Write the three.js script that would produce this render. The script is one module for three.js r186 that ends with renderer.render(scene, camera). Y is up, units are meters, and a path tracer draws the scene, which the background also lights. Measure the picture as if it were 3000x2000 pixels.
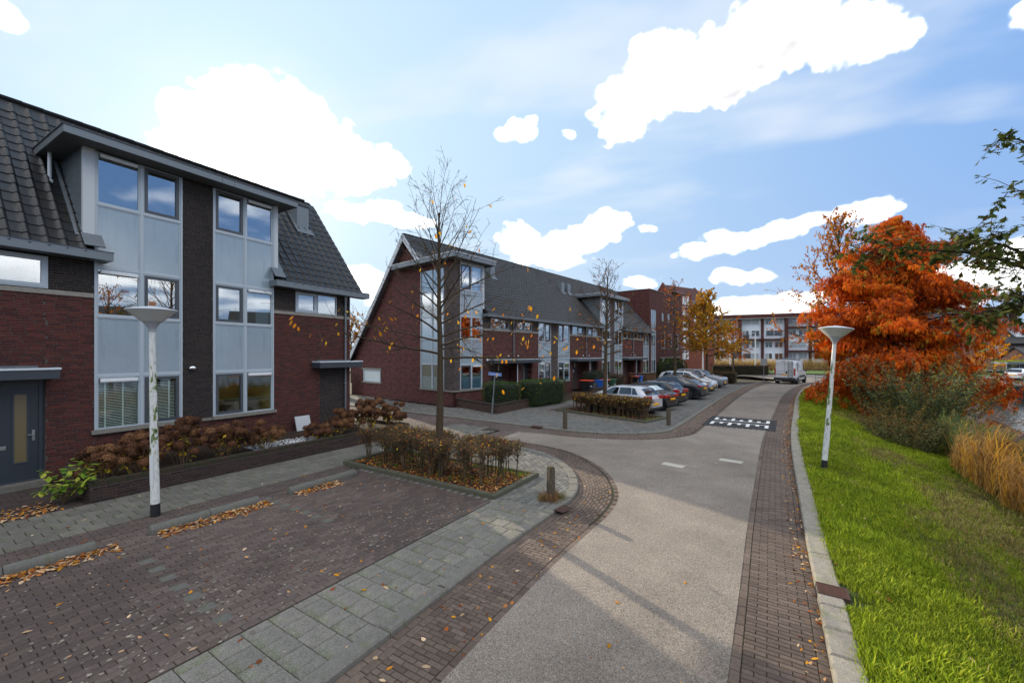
import * as THREE from 'three';
import { mergeGeometries, mergeVertices, toCreasedNormals } from 'three/addons/utils/BufferGeometryUtils.js';
import { RoundedBoxGeometry } from 'three/addons/geometries/RoundedBoxGeometry.js';
import { MarchingCubes } from 'three/addons/objects/MarchingCubes.js';

// ---------------------------------------------------------------- camera, sky, sun, exposure
const scene = new THREE.Scene();
const camera = new THREE.PerspectiveCamera(79.61, 1024 / 682, 0.1, 600);
camera.position.set(0, 3.1, 0);
camera.lookAt(0, 3.1, -10);
camera.setViewOffset(3000, 2000, 0, -37, 3000, 2000);      // a shifted lens: verticals stay upright
const renderer = new THREE.WebGLRenderer({ antialias: true });
renderer.setSize(1024, 682);
renderer.toneMapping = THREE.LinearToneMapping;
renderer.toneMappingExposure = 1.75;
renderer.shadowMap.enabled = true;
const SUN_AZ = -33.2, SUN_EL = 19.3, rad = Math.PI / 180;
const sunDir = new THREE.Vector3(Math.sin(SUN_AZ * rad) * Math.cos(SUN_EL * rad), Math.sin(SUN_EL * rad), -Math.cos(SUN_AZ * rad) * Math.cos(SUN_EL * rad));
const sun = new THREE.DirectionalLight(new THREE.Color(1.0, 0.86, 0.66), 3.3);
sun.position.copy(sunDir).multiplyScalar(120);
sun.target.position.set(0, 0, 0);
sun.castShadow = true;
Object.assign(sun.shadow.camera, { left: -60, right: 60, top: 60, bottom: -60, near: 1, far: 260 });
sun.shadow.mapSize.set(4096, 4096);
sun.shadow.radius = 1;
scene.add(sun, sun.target);

// seeded random numbers and noise
let seedState = 12345;
const seed = (n) => { seedState = (n * 2654435761) >>> 0; };
const rnd = () => { seedState = (seedState + 0x6d2b79f5) | 0; let t = Math.imul(seedState ^ (seedState >>> 15), 1 | seedState); t = (t + Math.imul(t ^ (t >>> 7), 61 | t)) ^ t; return ((t ^ (t >>> 14)) >>> 0) / 4294967296; };
const rr = (a, b) => a + (b - a) * rnd();
const pick = (a) => a[Math.floor(rnd() * a.length)];
const clamp = (x, a = 0, b = 1) => Math.min(b, Math.max(a, x));
const lerp = (a, b, t) => a + (b - a) * t;
const smooth = (a, b, x) => { const t = clamp((x - a) / (b - a)); return t * t * (3 - 2 * t); };
const hash2 = (x, y, s) => { let h = (Math.imul(x, 374761393) + Math.imul(y, 668265263) + Math.imul(s, 1442695041)) | 0; h = Math.imul(h ^ (h >>> 13), 1274126177); return ((h ^ (h >>> 16)) >>> 0) / 4294967296; };
function vnoise(x, y, s = 0, p = 0) {                       // value noise, repeating every p cells when p is given
  const ix = Math.floor(x), iy = Math.floor(y), fx = x - ix, fy = y - iy, u = fx * fx * (3 - 2 * fx), v = fy * fy * (3 - 2 * fy);
  const w = p ? (k) => ((k % p) + p) % p : (k) => k;
  const x0 = w(ix), x1 = w(ix + 1), y0 = w(iy), y1 = w(iy + 1);
  return lerp(lerp(hash2(x0, y0, s), hash2(x1, y0, s), u), lerp(hash2(x0, y1, s), hash2(x1, y1, s), u), v);
}
function fbm(x, y, oct = 5, s = 0, p = 0) { let a = 0.5, sum = 0, n = 0; for (let i = 0; i < oct; i++) { sum += a * vnoise(x, y, s + i * 17, p); n += a; a *= 0.5; x *= 2; y *= 2; p *= 2; } return sum / n; }

// the sky: air, sun glow and clouds by direction (azimuth from straight ahead, elevation, in degrees)
const CLOUDS = [
  [-33, 26.6, 4.92, 3.96], [-28.5, 26.8, 4.82, 3.74], [-36.6, 24.6, 3.64, 2.86], [-24, 24.6, 4.92, 3.52], [-19.5, 23.9, 4.28, 2.2], [-16, 23.6, 2.78, 1.32], [-29, 22, 8.56, 3.52], [-21, 21.8, 4.71, 1.98], [-37, 21, 5.35, 2.42], [16.2, 30.2, 5.06, 3.59], [15.4, 28, 3.29, 2.21], [20, 32.6, 4.81, 3.86], [19, 35, 2.79, 1.93], [24.3, 31.8, 5.32, 3.86], [28.5, 31.6, 5.06, 3.31], [31.6, 33.2, 4.56, 3.86], [33.8, 35, 3.8, 3.59], [36, 33.2, 4.05, 3.59], [39.4, 30.6, 4.05, 2.48], [42.4, 29.3, 3.04, 1.38], [26.5, 29.6, 4.43, 1.93], [-0.9, 28.4, 2, 1.1], [1.7, 28.9, 2.2, 1.5], [7.7, 28, 0.95, 0.65], [0.4, 15.4, 3.06, 2.38], [3.4, 14.6, 4.94, 2], [8, 15.2, 4, 1.88], [13.4, 17, 2.94, 2], [10.8, 15.6, 2.35, 1.62], [5.5, 12.9, 5.17, 1.25], [18.5, 16.2, 1.53, 0.625], [-21, 17.8, 3.3, 1.4], [-17.6, 18.3, 2.6, 1.3], [-14, 17.4, 3, 1], [24.4, 12.6, 2.99, 1.08], [28.4, 13.4, 3.49, 1.49], [32.4, 14.2, 3.49, 1.49], [36, 14.6, 2.49, 0.945], [40.6, 14.6, 2.74, 1.35], [42.6, 15.2, 1.62, 0.81], [17.5, 9.6, 2.35, 0.88], [28.2, 9.3, 2.35, 0.99], [31, 9.4, 1.5, 0.77], [-20, 9.6, 3.21, 1.98], [-17, 7.4, 3.21, 1.65], [29, 5.4, 5.35, 1.65], [34, 6, 4.28, 1.54], [23.5, 4.4, 4.28, 0.99], [48.5, 6.5, 4.82, 2.09], [51, 8.6, 3.21, 1.54], [44, 4, 4.28, 1.21], [52.5, 27, 2.4, 1.6], [-52, 27.5, 2.4, 1.6], [-57, 24, 3.4, 1.8],
];
function skyTexture(W = 3072, H = 1536) {
  const data = new Float32Array(W * H * 4);
  for (let row = 0; row < H; row++) {
    const up = ((row + 0.5) / H - 0.5) * Math.PI, el = up / rad, y = Math.sin(up), c = Math.cos(up);
    const near = CLOUDS.filter((e) => Math.abs(e[1] - el) < e[3] * 2.2);
    for (let col = 0; col < W; col++) {
      const o = (row * W + col) * 4;
      if (el < -1) { data[o] = 0.20; data[o + 1] = 0.21; data[o + 2] = 0.22; data[o + 3] = 1; continue; }
      const round = ((col + 0.5) / W - 0.5) * 2 * Math.PI, x = Math.cos(round) * c, z = Math.sin(round) * c;
      const az = Math.atan2(x, -z) / rad, dot = x * sunDir.x + y * sunDir.y + z * sunDir.z, ang = Math.acos(clamp(dot, -1, 1)) / rad;
      const t = smooth(18, 104, ang), k = Math.exp(-Math.max(el, 0) / 10), E = 1 / 1.75;
      let r = lerp(0.56, 0.15, t), g = lerp(0.77, 0.37, t), b = lerp(0.98, 0.84, t);
      r = lerp(r, 0.66, k * 0.85); g = lerp(g, 0.79, k * 0.85); b = lerp(b, 0.94, k * 0.8);
      const glow = 0.9 * Math.exp(-ang / 5) + 0.22 * Math.exp(-ang / 20);
      r = (r + glow) * E; g = (g + glow * 0.98) * E; b = (b + glow * 0.92) * E;
      // thin high veil
      const px = x / (y + 0.12), pz = z / (y + 0.12);
      const veil = smooth(0.52, 0.86, fbm(px * 1.3 + pz * 0.5 + 9, pz * 2.6 - px * 0.8, 5, 5)) * smooth(4, 24, el) * 0.55;
      r = lerp(r, 0.54, veil); g = lerp(g, 0.57, veil); b = lerp(b, 0.60, veil);
      // cumulus
      let d = 0, wsum = 0, base = 0;
      const wx = (fbm(az * 0.3 + 40, el * 0.4, 5, 21) - 0.5) * 2.6, wy = (fbm(az * 0.3, el * 0.4 + 70, 5, 33) - 0.5) * 1.8;
      for (const e of near) {
        const dx = (az + wx - e[0]) / (e[2] * 1.12); if (dx > 1.5 || dx < -1.5) continue;
        const dy = (el + wy - e[1]) / (el < e[1] ? e[3] * 0.95 : e[3] * 1.12), v = 1 - dx * dx - dy * dy;
        if (v > 0) { d += v * (1 - d * 0.6); wsum += v; base += v * clamp(0.5 - dy * 0.55); }
      }
      d = Math.min(d, 1.2); base = wsum > 0 ? base / wsum : 0;
      const detail = d > 0 ? fbm(az * 0.7, el * 1.0, 7, 50) : 0.5, body = d > 0 ? fbm(az * 0.28 + 9, el * 0.42, 4, 58) : 0.5;
      let a = smooth(0.0, 0.62, d + (detail - 0.54) * 1.5 * smooth(0, 0.12, d));
      let shade = 1.35 - 0.8 * smooth(0.3, 0.95, base + (body - 0.5) * 0.6) * smooth(0.25, 0.95, d) + (detail - 0.55) * 0.4;
      const away = smooth(58, 72, Math.abs(az)) ;
      if (away > 0 && el > 2) {                              // the sky beside and behind the camera goes on in the same way
        const n = fbm(px * 0.9 + 3, pz * 0.9 - 8, 6, 77), a2 = smooth(0.43, 0.58, n) * away * smooth(2, 9, el);
        if (a2 > a) { a = a2; shade = 1.5 - smooth(0.52, 0.8, n) * 0.9; }
      }
      const lit = Math.max(0.49, shade) + 0.8 * Math.exp(-ang / 16);
      r = lerp(r, lit, a); g = lerp(g, lit * 0.995, a); b = lerp(b, lit * 0.99 + 0.01, a);
      data[o] = r; data[o + 1] = g; data[o + 2] = b; data[o + 3] = 1;
    }
  }
  const tx = new THREE.DataTexture(data, W, H, THREE.RGBAFormat, THREE.FloatType);
  tx.mapping = THREE.EquirectangularReflectionMapping; tx.magFilter = THREE.LinearFilter; tx.wrapS = THREE.RepeatWrapping; tx.needsUpdate = true;
  return tx;
}
scene.background = skyTexture();
scene.environment = scene.background;

// ---------------------------------------------------------------- helpers
const used = new Map();
function numbered(name) { const n = used.get(name) ?? 0; used.set(name, n + 1); return n ? `${name}_${String(n).padStart(3, '0')}` : name; }
function tag(o, label, category, group, kind) { Object.assign(o.userData, { label, category }); if (group) o.userData.group = group; if (kind) o.userData.kind = kind; return o; }
function thing(name, label, category, x = 0, D = 0, y = 0, turn = 0, group) {
  const o = new THREE.Group(); o.name = numbered(name); o.position.set(x, y, -D); o.rotation.y = turn; scene.add(o); return tag(o, label, category, group);
}
function structure(name, label, category) { return tag(thing(name, label, category), label, category, undefined, 'structure'); }
const wound = new WeakSet();
function wind(g) {                                          // make every triangle's winding agree with its normals
  if (wound.has(g)) return g; wound.add(g);
  const p = g.attributes.position, n = g.attributes.normal; if (!n) return g;
  const ix = g.index ? g.index.array : null, N = (ix ? ix.length : p.count) / 3, P = p.array, Q = n.array;
  for (let t = 0; t < N; t++) {
    const a = ix ? ix[3 * t] : 3 * t, b = ix ? ix[3 * t + 1] : 3 * t + 1, c = ix ? ix[3 * t + 2] : 3 * t + 2;
    const ux = P[3 * b] - P[3 * a], uy = P[3 * b + 1] - P[3 * a + 1], uz = P[3 * b + 2] - P[3 * a + 2], vx = P[3 * c] - P[3 * a], vy = P[3 * c + 1] - P[3 * a + 1], vz = P[3 * c + 2] - P[3 * a + 2];
    const k = (uy * vz - uz * vy) * (Q[3 * a] + Q[3 * b] + Q[3 * c]) + (uz * vx - ux * vz) * (Q[3 * a + 1] + Q[3 * b + 1] + Q[3 * c + 1]) + (ux * vy - uy * vx) * (Q[3 * a + 2] + Q[3 * b + 2] + Q[3 * c + 2]);
    if (k >= 0) continue;
    if (ix) { ix[3 * t + 1] = c; ix[3 * t + 2] = b; }
    else for (const key of Object.keys(g.attributes)) { const at = g.attributes[key], m = at.itemSize; for (let i = 0; i < m; i++) { const q = at.array[b * m + i]; at.array[b * m + i] = at.array[c * m + i]; at.array[c * m + i] = q; } }
  }
  return g;
}
function part(parent, name, geo, mat, label) {
  wind(geo);
  const m = new THREE.Mesh(geo, mat); m.name = parent === scene ? numbered(name) : name; m.castShadow = m.receiveShadow = true; parent.add(m); if (label) m.userData.label = label; return m;
}
function copyThing(src, label, x, D, y, turn) { const c = src.clone(); c.name = numbered(src.name.replace(/_\d{3}$/, '')); c.userData = { ...src.userData, label }; c.position.set(x, y, -D); c.rotation.y = turn; scene.add(c); return c; }
function instanced(parent, name, geo, mat, list, stuff = true, label) { wind(geo);   // list of {m, c}
  const im = new THREE.InstancedMesh(geo, mat, list.length); im.name = parent === scene ? numbered(name) : name;
  list.forEach((e, i) => { im.setMatrixAt(i, e.m); if (e.c) im.setColorAt(i, e.c); });
  im.castShadow = im.receiveShadow = true; if (stuff) im.userData.kind = 'stuff'; if (label) im.userData.label = label; parent.add(im); return im;
}
const turnOf = (A) => (90 - A) * rad;                       // A: degrees from straight ahead to the right; local x then runs that way and local z faces right of it
class Frame {                                               // a plan frame: s along direction A, n to its right
  constructor(x, D, A) { this.x = x; this.D = D; this.A = A; this.d = [Math.sin(A * rad), Math.cos(A * rad)]; this.n = [this.d[1], -this.d[0]]; }
  at(s, n) { return [this.x + s * this.d[0] + n * this.n[0], this.D + s * this.d[1] + n * this.n[1]]; }
  of(x, D) { const a = x - this.x, b = D - this.D; return [a * this.d[0] + b * this.d[1], a * this.n[0] + b * this.n[1]]; }
}
const flat = (g) => { const q = g.index ? g.toNonIndexed() : g; for (const k of Object.keys(q.attributes)) if (!['position', 'normal', 'uv'].includes(k)) q.deleteAttribute(k); return q; };
function metric(g, k = 1, ox = 0, oy = 0) {                 // uv in metres, projected on the nearest axis plane
  const q = flat(g), p = q.attributes.position, n = q.attributes.normal, uv = new Float32Array(p.count * 2);
  for (let i = 0; i < p.count; i++) {
    const ax = Math.abs(n.getX(i)), ay = Math.abs(n.getY(i)), az = Math.abs(n.getZ(i));
    const [u, v] = ay > ax && ay > az ? [p.getX(i), p.getZ(i)] : ax > az ? [p.getZ(i), p.getY(i)] : [p.getX(i), p.getY(i)];
    uv[2 * i] = (u + ox) * k; uv[2 * i + 1] = (v + oy) * k;
  }
  q.setAttribute('uv', new THREE.BufferAttribute(uv, 2)); return q;
}
const merge = (list) => mergeGeometries(list.map((g) => { const q = flat(g); if (!q.attributes.uv) q.setAttribute('uv', new THREE.BufferAttribute(new Float32Array(q.attributes.position.count * 2), 2)); return q; }));
const box = (x0, x1, y0, y1, z0, z1) => metric(new THREE.BoxGeometry(x1 - x0, y1 - y0, z1 - z0).translate((x0 + x1) / 2, (y0 + y1) / 2, (z0 + z1) / 2));
const rbox = (x0, x1, y0, y1, z0, z1, r = 0.01) => metric(new RoundedBoxGeometry(x1 - x0, y1 - y0, z1 - z0, 1, r).translate((x0 + x1) / 2, (y0 + y1) / 2, (z0 + z1) / 2));
function bevelled(w, h, d, b = 0.004) {                     // a paver or brick: top face slightly smaller, lying on y = -h .. 0
  const X = w / 2, Z = d / 2, P = [], q = (a, c, e, f) => P.push(...a, ...c, ...e, ...a, ...e, ...f);
  const t = [[-X + b, 0, -Z + b], [X - b, 0, -Z + b], [X - b, 0, Z - b], [-X + b, 0, Z - b]], m = [[-X, -b, -Z], [X, -b, -Z], [X, -b, Z], [-X, -b, Z]], l = m.map((v) => [v[0], -h, v[2]]);
  q(t[3], t[2], t[1], t[0]);
  for (let i = 0; i < 4; i++) { const j = (i + 1) % 4; q(t[i], t[j], m[j], m[i]); q(m[i], m[j], l[j], l[i]); }
  const g = new THREE.BufferGeometry(); g.setAttribute('position', new THREE.Float32BufferAttribute(P, 3)); g.computeVertexNormals();
  return metric(g, 1, rnd() * 7, rnd() * 7);
}
class Tubes {                                               // many tapered tubes in one geometry
  constructor() { this.p = []; this.n = []; this.i = []; this.uv = []; }
  add(pts, radii, sides = 5) {
    const base = this.p.length / 3, T = new THREE.Vector3(), A = new THREE.Vector3(), B = new THREE.Vector3(), up = new THREE.Vector3(); let len = 0;
    for (let k = 0; k < pts.length; k++) {
      T.copy(pts[Math.min(k + 1, pts.length - 1)]).sub(pts[Math.max(k - 1, 0)]).normalize();
      if (k) len += pts[k].distanceTo(pts[k - 1]);
      up.set(0, 1, 0); if (Math.abs(T.y) > 0.9) up.set(1, 0, 0);
      A.crossVectors(T, up).normalize(); B.crossVectors(T, A);
      for (let s = 0; s <= sides; s++) {
        const a = (s / sides) * Math.PI * 2, c = Math.cos(a), d = Math.sin(a), nx = A.x * c + B.x * d, ny = A.y * c + B.y * d, nz = A.z * c + B.z * d;
        this.p.push(pts[k].x + nx * radii[k], pts[k].y + ny * radii[k], pts[k].z + nz * radii[k]); this.n.push(nx, ny, nz); this.uv.push((s / sides) * 6.283 * radii[0], len);
      }
    }
    for (let k = 0; k < pts.length - 1; k++) for (let s = 0; s < sides; s++) { const a = base + k * (sides + 1) + s, b = a + sides + 1; this.i.push(a, a + 1, b, b, a + 1, b + 1); }
  }
  build() { const g = new THREE.BufferGeometry(); g.setAttribute('position', new THREE.Float32BufferAttribute(this.p, 3)); g.setAttribute('normal', new THREE.Float32BufferAttribute(this.n, 3)); g.setAttribute('uv', new THREE.Float32BufferAttribute(this.uv, 2)); g.setIndex(this.i); return g; }
}
const V3 = (x, y, z) => new THREE.Vector3(x, y, z);
const tubeOf = (pts, r, sides = 8) => { const t = new Tubes(); t.add(pts, pts.map((_, i) => (Array.isArray(r) ? r[i] : r)), sides); return t.build(); };
const cyl = (x, y0, y1, z, r0, r1 = r0, n = 16) => metric(new THREE.CylinderGeometry(r1, r0, y1 - y0, n).translate(x, (y0 + y1) / 2, z));
const lathe = (pts, n = 32) => flat(new THREE.LatheGeometry(pts.map((p) => new THREE.Vector2(p[0], p[1])), n));
const mat4 = (x, y, z, rx = 0, ry = 0, rz = 0, sx = 1, sy = sx, sz = sx, order = 'YXZ') => new THREE.Matrix4().compose(V3(x, y, z), new THREE.Quaternion().setFromEuler(new THREE.Euler(rx, ry, rz, order)), V3(sx, sy, sz));
function polygon(pts, y = 0) {                              // a flat sheet from [x, D] points, facing up, uv in metres
  const s = new THREE.Shape(pts.map((p) => new THREE.Vector2(p[0], p[1]))), g = new THREE.ShapeGeometry(s);
  g.rotateX(-Math.PI / 2); g.translate(0, y, 0); return metric(g);
}
const inside = (pts, x, y) => { let c = false; for (let i = 0, j = pts.length - 1; i < pts.length; j = i++) { const a = pts[i], b = pts[j]; if ((a[1] > y) !== (b[1] > y) && x < ((b[0] - a[0]) * (y - a[1])) / (b[1] - a[1]) + a[0]) c = !c; } return c; };
const inView = (x, y, D, m = 0) => D > 0.5 && Math.abs(x / D) < 1.25 + m && (3.1 - y) / D < 0.803 + m && (y - 3.1) / D < 0.865 + m;
function pieces(parent, name, stuffName, list, geos, mats, most = 300, tint = true) {   // list of {m, g, k, c}: the pieces that show largest become meshes, the others one part
  parent.updateWorldMatrix(true, false); const p = V3(), rank = list.map((e) => { p.setFromMatrixPosition(e.m).applyMatrix4(parent.matrixWorld); const D = -p.z; return { e, r: inView(p.x, p.y, D, 0.02) ? p.distanceTo(camera.position) : 1e3 + p.distanceTo(camera.position) }; }).sort((a, b) => a.r - b.r);
  for (const { e } of rank.slice(0, most)) { const m = new THREE.Mesh(wind(geos[e.g % geos.length]), mats[e.k % mats.length]); m.name = name; m.castShadow = m.receiveShadow = true; m.matrix.copy(e.m); m.matrix.decompose(m.position, m.quaternion, m.scale); parent.add(m); }
  const rest = rank.slice(most).map((q) => q.e), byG = new Map();
  for (const e of rest) { const key = Math.floor((e.g % geos.length) / 3); if (!byG.has(key)) byG.set(key, []); byG.get(key).push(e); }
  const white = mats[0].clone(); white.color.set(1, 1, 1);
  for (const [key, v] of byG) instanced(parent, stuffName, geos[key * 3], white, v.map((e) => ({ m: e.m, c: mats[e.k % mats.length].color.clone().multiplyScalar(1 + (rnd() - 0.5) * 0.16) })));
}

// ---------------------------------------------------------------- textures and materials
function dataTex(size, fn, srgb = true, rep = 1) {          // fn(u, v, x, y) -> [r, g, b] 0..255 or one number
  const d = new Uint8Array(size * size * 4);
  for (let y = 0; y < size; y++) for (let x = 0; x < size; x++) {
    const c = fn(x / size, y / size, x, y), o = (y * size + x) * 4;
    if (typeof c === 'number') d[o] = d[o + 1] = d[o + 2] = clamp(c, 0, 255); else { d[o] = clamp(c[0], 0, 255); d[o + 1] = clamp(c[1], 0, 255); d[o + 2] = clamp(c[2], 0, 255); }
    d[o + 3] = 255;
  }
  const t = new THREE.DataTexture(d, size, size); t.wrapS = t.wrapT = THREE.RepeatWrapping; t.magFilter = THREE.LinearFilter; t.minFilter = THREE.LinearMipmapLinearFilter; t.generateMipmaps = true;
  if (srgb) t.colorSpace = THREE.SRGBColorSpace; t.repeat.set(rep, rep); t.needsUpdate = true; return t;
}
function canvasTex(w, h, draw, srgb = true) { const c = document.createElement('canvas'); c.width = w; c.height = h; draw(c.getContext('2d'), w, h); const t = new THREE.CanvasTexture(c); if (srgb) t.colorSpace = THREE.SRGBColorSpace; t.wrapS = t.wrapT = THREE.RepeatWrapping; t.magFilter = THREE.LinearFilter; return t; }
const reuse = (t, rep) => { const c = t.clone(); c.repeat.set(rep, rep); c.needsUpdate = true; return c; };
// light multiplier maps (near white) so that the material's colour stays the real base colour
const grainTex = dataTex(512, (u, v, x, y) => { const n = fbm(u * 16, v * 16, 4, 3, 16), s = hash2(x, y, 9), q = hash2(x >> 1, y >> 1, 4); const k = 190 + 50 * (n - 0.5) + 46 * (s - 0.5) + 50 * (q - 0.5); return [k, k, k]; });
const grainBump = dataTex(512, (u, v, x, y) => 128 + 90 * (hash2(x >> 1, y >> 1, 4) - 0.5) + 120 * (fbm(u * 32, v * 32, 3, 3, 32) - 0.5), false);
const stoneTex = dataTex(512, (u, v, x, y) => {             // concrete tile: speckled with light and dark aggregate, some algae
  const n = fbm(u * 8, v * 8, 5, 31, 8), s = hash2(x, y, 19), q = hash2(x >> 1, y >> 1, 14), m = smooth(0.5, 0.75, fbm(u * 6, v * 6, 4, 51, 6));
  const k = 196 + 50 * (n - 0.5) + (s > 0.84 ? 52 : s < 0.2 ? -80 : 0) + 80 * (q - 0.5); return [k - 14 * m, k - 6 * m, k - 26 * m];
});
const asphaltTex = dataTex(1536, (u, v, x, y) => {
  const n = fbm(u * 6, v * 6, 5, 61, 6), m = fbm(u * 24, v * 24, 3, 63, 24), s = hash2(x, y, 71), q = hash2(x >> 1, y >> 1, 72), p = hash2((x + 1) >> 1, (y + 1) >> 1, 74);
  let k = 176 + 54 * (n - 0.5) + 26 * (m - 0.5), w = 0;
  if (s > 0.80) { k += 34; w = 6; } else if (s < 0.26) k -= 38; if (q > 0.85) { k += 18; w = 9; } else if (q < 0.2) k -= 20; if (p > 0.9) w += 8;
  const oil = smooth(0.66, 0.8, fbm(u * 4 + 0.3, v * 4, 4, 91, 4)) * 34; k -= oil;
  return [k + 4 + w, k + w * 0.3, k - 5 - w * 0.4];
});
const asphaltBump = dataTex(1024, (u, v, x, y) => 255 * (0.5 * hash2(x, y, 71) + 0.5 * hash2(x >> 1, y >> 1, 72)), false);
const soilTex = dataTex(512, (u, v, x, y) => { const n = fbm(u * 12, v * 12, 5, 11, 12), s = hash2(x >> 1, y >> 1, 2); const k = 150 + 120 * (n - 0.5) + 70 * (s - 0.5); return [k, k * 0.92, k * 0.82]; });
const grassTex = dataTex(1024, (u, v, x, y) => { const n = fbm(u * 10, v * 10, 5, 41, 10), s = hash2(x >> 1, y >> 2, 2), d = smooth(0.55, 0.75, fbm(u * 5 + 0.1, v * 9, 4, 44, 1) ); const k = 150 + 90 * (n - 0.5) + 90 * (s - 0.5); return [k * (1 + 0.5 * d), k, k * (0.9 + 0.3 * d)]; });
const tileBlot = grainTex;
function brickTexture(W, H, cols, rows, tones, mortar, sd) { // running bond seen from afar: colour and height
  seed(sd); const bw = W / cols, bh = H / rows, J = Math.max(1.6, bh * 0.17), list = [];
  for (let r = 0; r < rows; r++) for (let c = 0; c < cols; c++) list.push([r, c, pick(tones), rr(0.84, 1.14)]);
  const color = canvasTex(W, H, (g) => {
    g.fillStyle = mortar; g.fillRect(0, 0, W, H);
    for (const [r, c, t, k] of list) for (const w of [0, -W]) { g.fillStyle = `rgb(${t.map((v) => Math.round(Math.min(255, v * k))).join()})`; g.fillRect(c * bw + (r % 2) * bw * 0.5 + w + J * 0.4, r * bh + J * 0.5, bw - J * 0.8, bh - J); }
    const im = g.getImageData(0, 0, W, H), d = im.data; for (let i = 0; i < d.length; i += 4) { const x = (i / 4) % W, y = Math.floor(i / 4 / W), k = 0.86 + 0.28 * hash2(x >> 1, y >> 1, 5) + 0.06 * (fbm((x / W) * 5, (y / H) * 5, 3, 8, 5) - 0.5); d[i] *= k; d[i + 1] *= k; d[i + 2] *= k; } g.putImageData(im, 0, 0);
  });
  const bump = canvasTex(W, H, (g) => { g.fillStyle = '#000'; g.fillRect(0, 0, W, H); for (const [r, c, , k] of list) for (const w of [0, -W]) { const v = Math.round(190 + 60 * (k - 0.84)); g.fillStyle = `rgb(${v},${v},${v})`; g.fillRect(c * bw + (r % 2) * bw * 0.5 + w + J * 0.4, r * bh + J * 0.5, bw - J * 0.8, bh - J); } }, false);
  return { color, bump };
}
const S = (hex, o = {}) => new THREE.MeshStandardMaterial({ color: hex, roughness: 0.8, ...o });
const P = (hex, o = {}) => new THREE.MeshPhysicalMaterial({ color: hex, roughness: 0.5, ...o });
const brickMat = (b, k = 1, o = {}) => { const m = S(0xffffff, { roughness: 0.9, map: b.color.clone(), bumpMap: b.bump.clone(), bumpScale: 0.008, ...o }); for (const t of [m.map, m.bumpMap]) { t.repeat.set(1 / (8 * 0.222) / k, 1 / (32 * 0.062) / k); t.needsUpdate = true; } return m; };
const redBrickTex = brickTexture(512, 1024, 8, 32, [[112, 60, 52], [102, 54, 48], [118, 66, 57], [95, 51, 47], [108, 58, 51]], '#4a4240', 7);
const darkBrickTex = brickTexture(512, 1024, 8, 32, [[72, 62, 60], [64, 56, 55], [80, 68, 64], [58, 52, 52]], '#625a56', 8);
const tanBrickTex = brickTexture(512, 1024, 8, 32, [[164, 112, 88], [176, 122, 98], [150, 100, 80], [184, 134, 108]], '#9a8878', 9);
const orangeBrickTex = brickTexture(512, 1024, 8, 32, [[150, 74, 52], [138, 66, 46], [160, 84, 60]], '#7c6558', 10);
const grain = (hex, o = {}) => S(hex, { map: grainTex, bumpMap: grainBump, bumpScale: 0.002, roughness: 0.92, ...o });
const rep = (m, k) => { for (const n of ['map', 'bumpMap', 'roughnessMap']) if (m[n]) m[n] = reuse(m[n], k); return m; };
const panelTex = dataTex(512, (u, v, x, y) => { const st = fbm(u * 30, v * 2.5, 4, 201, 1e6), n = fbm(u * 7, v * 7, 4, 203, 7), k = (hash2(x >> 1, y >> 1, 6) - 0.5) * 10 - 9 * smooth(0.55, 0.8, st) + 8 * (n - 0.5); return [143 + k, 160 + k, 170 + k]; });
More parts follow.
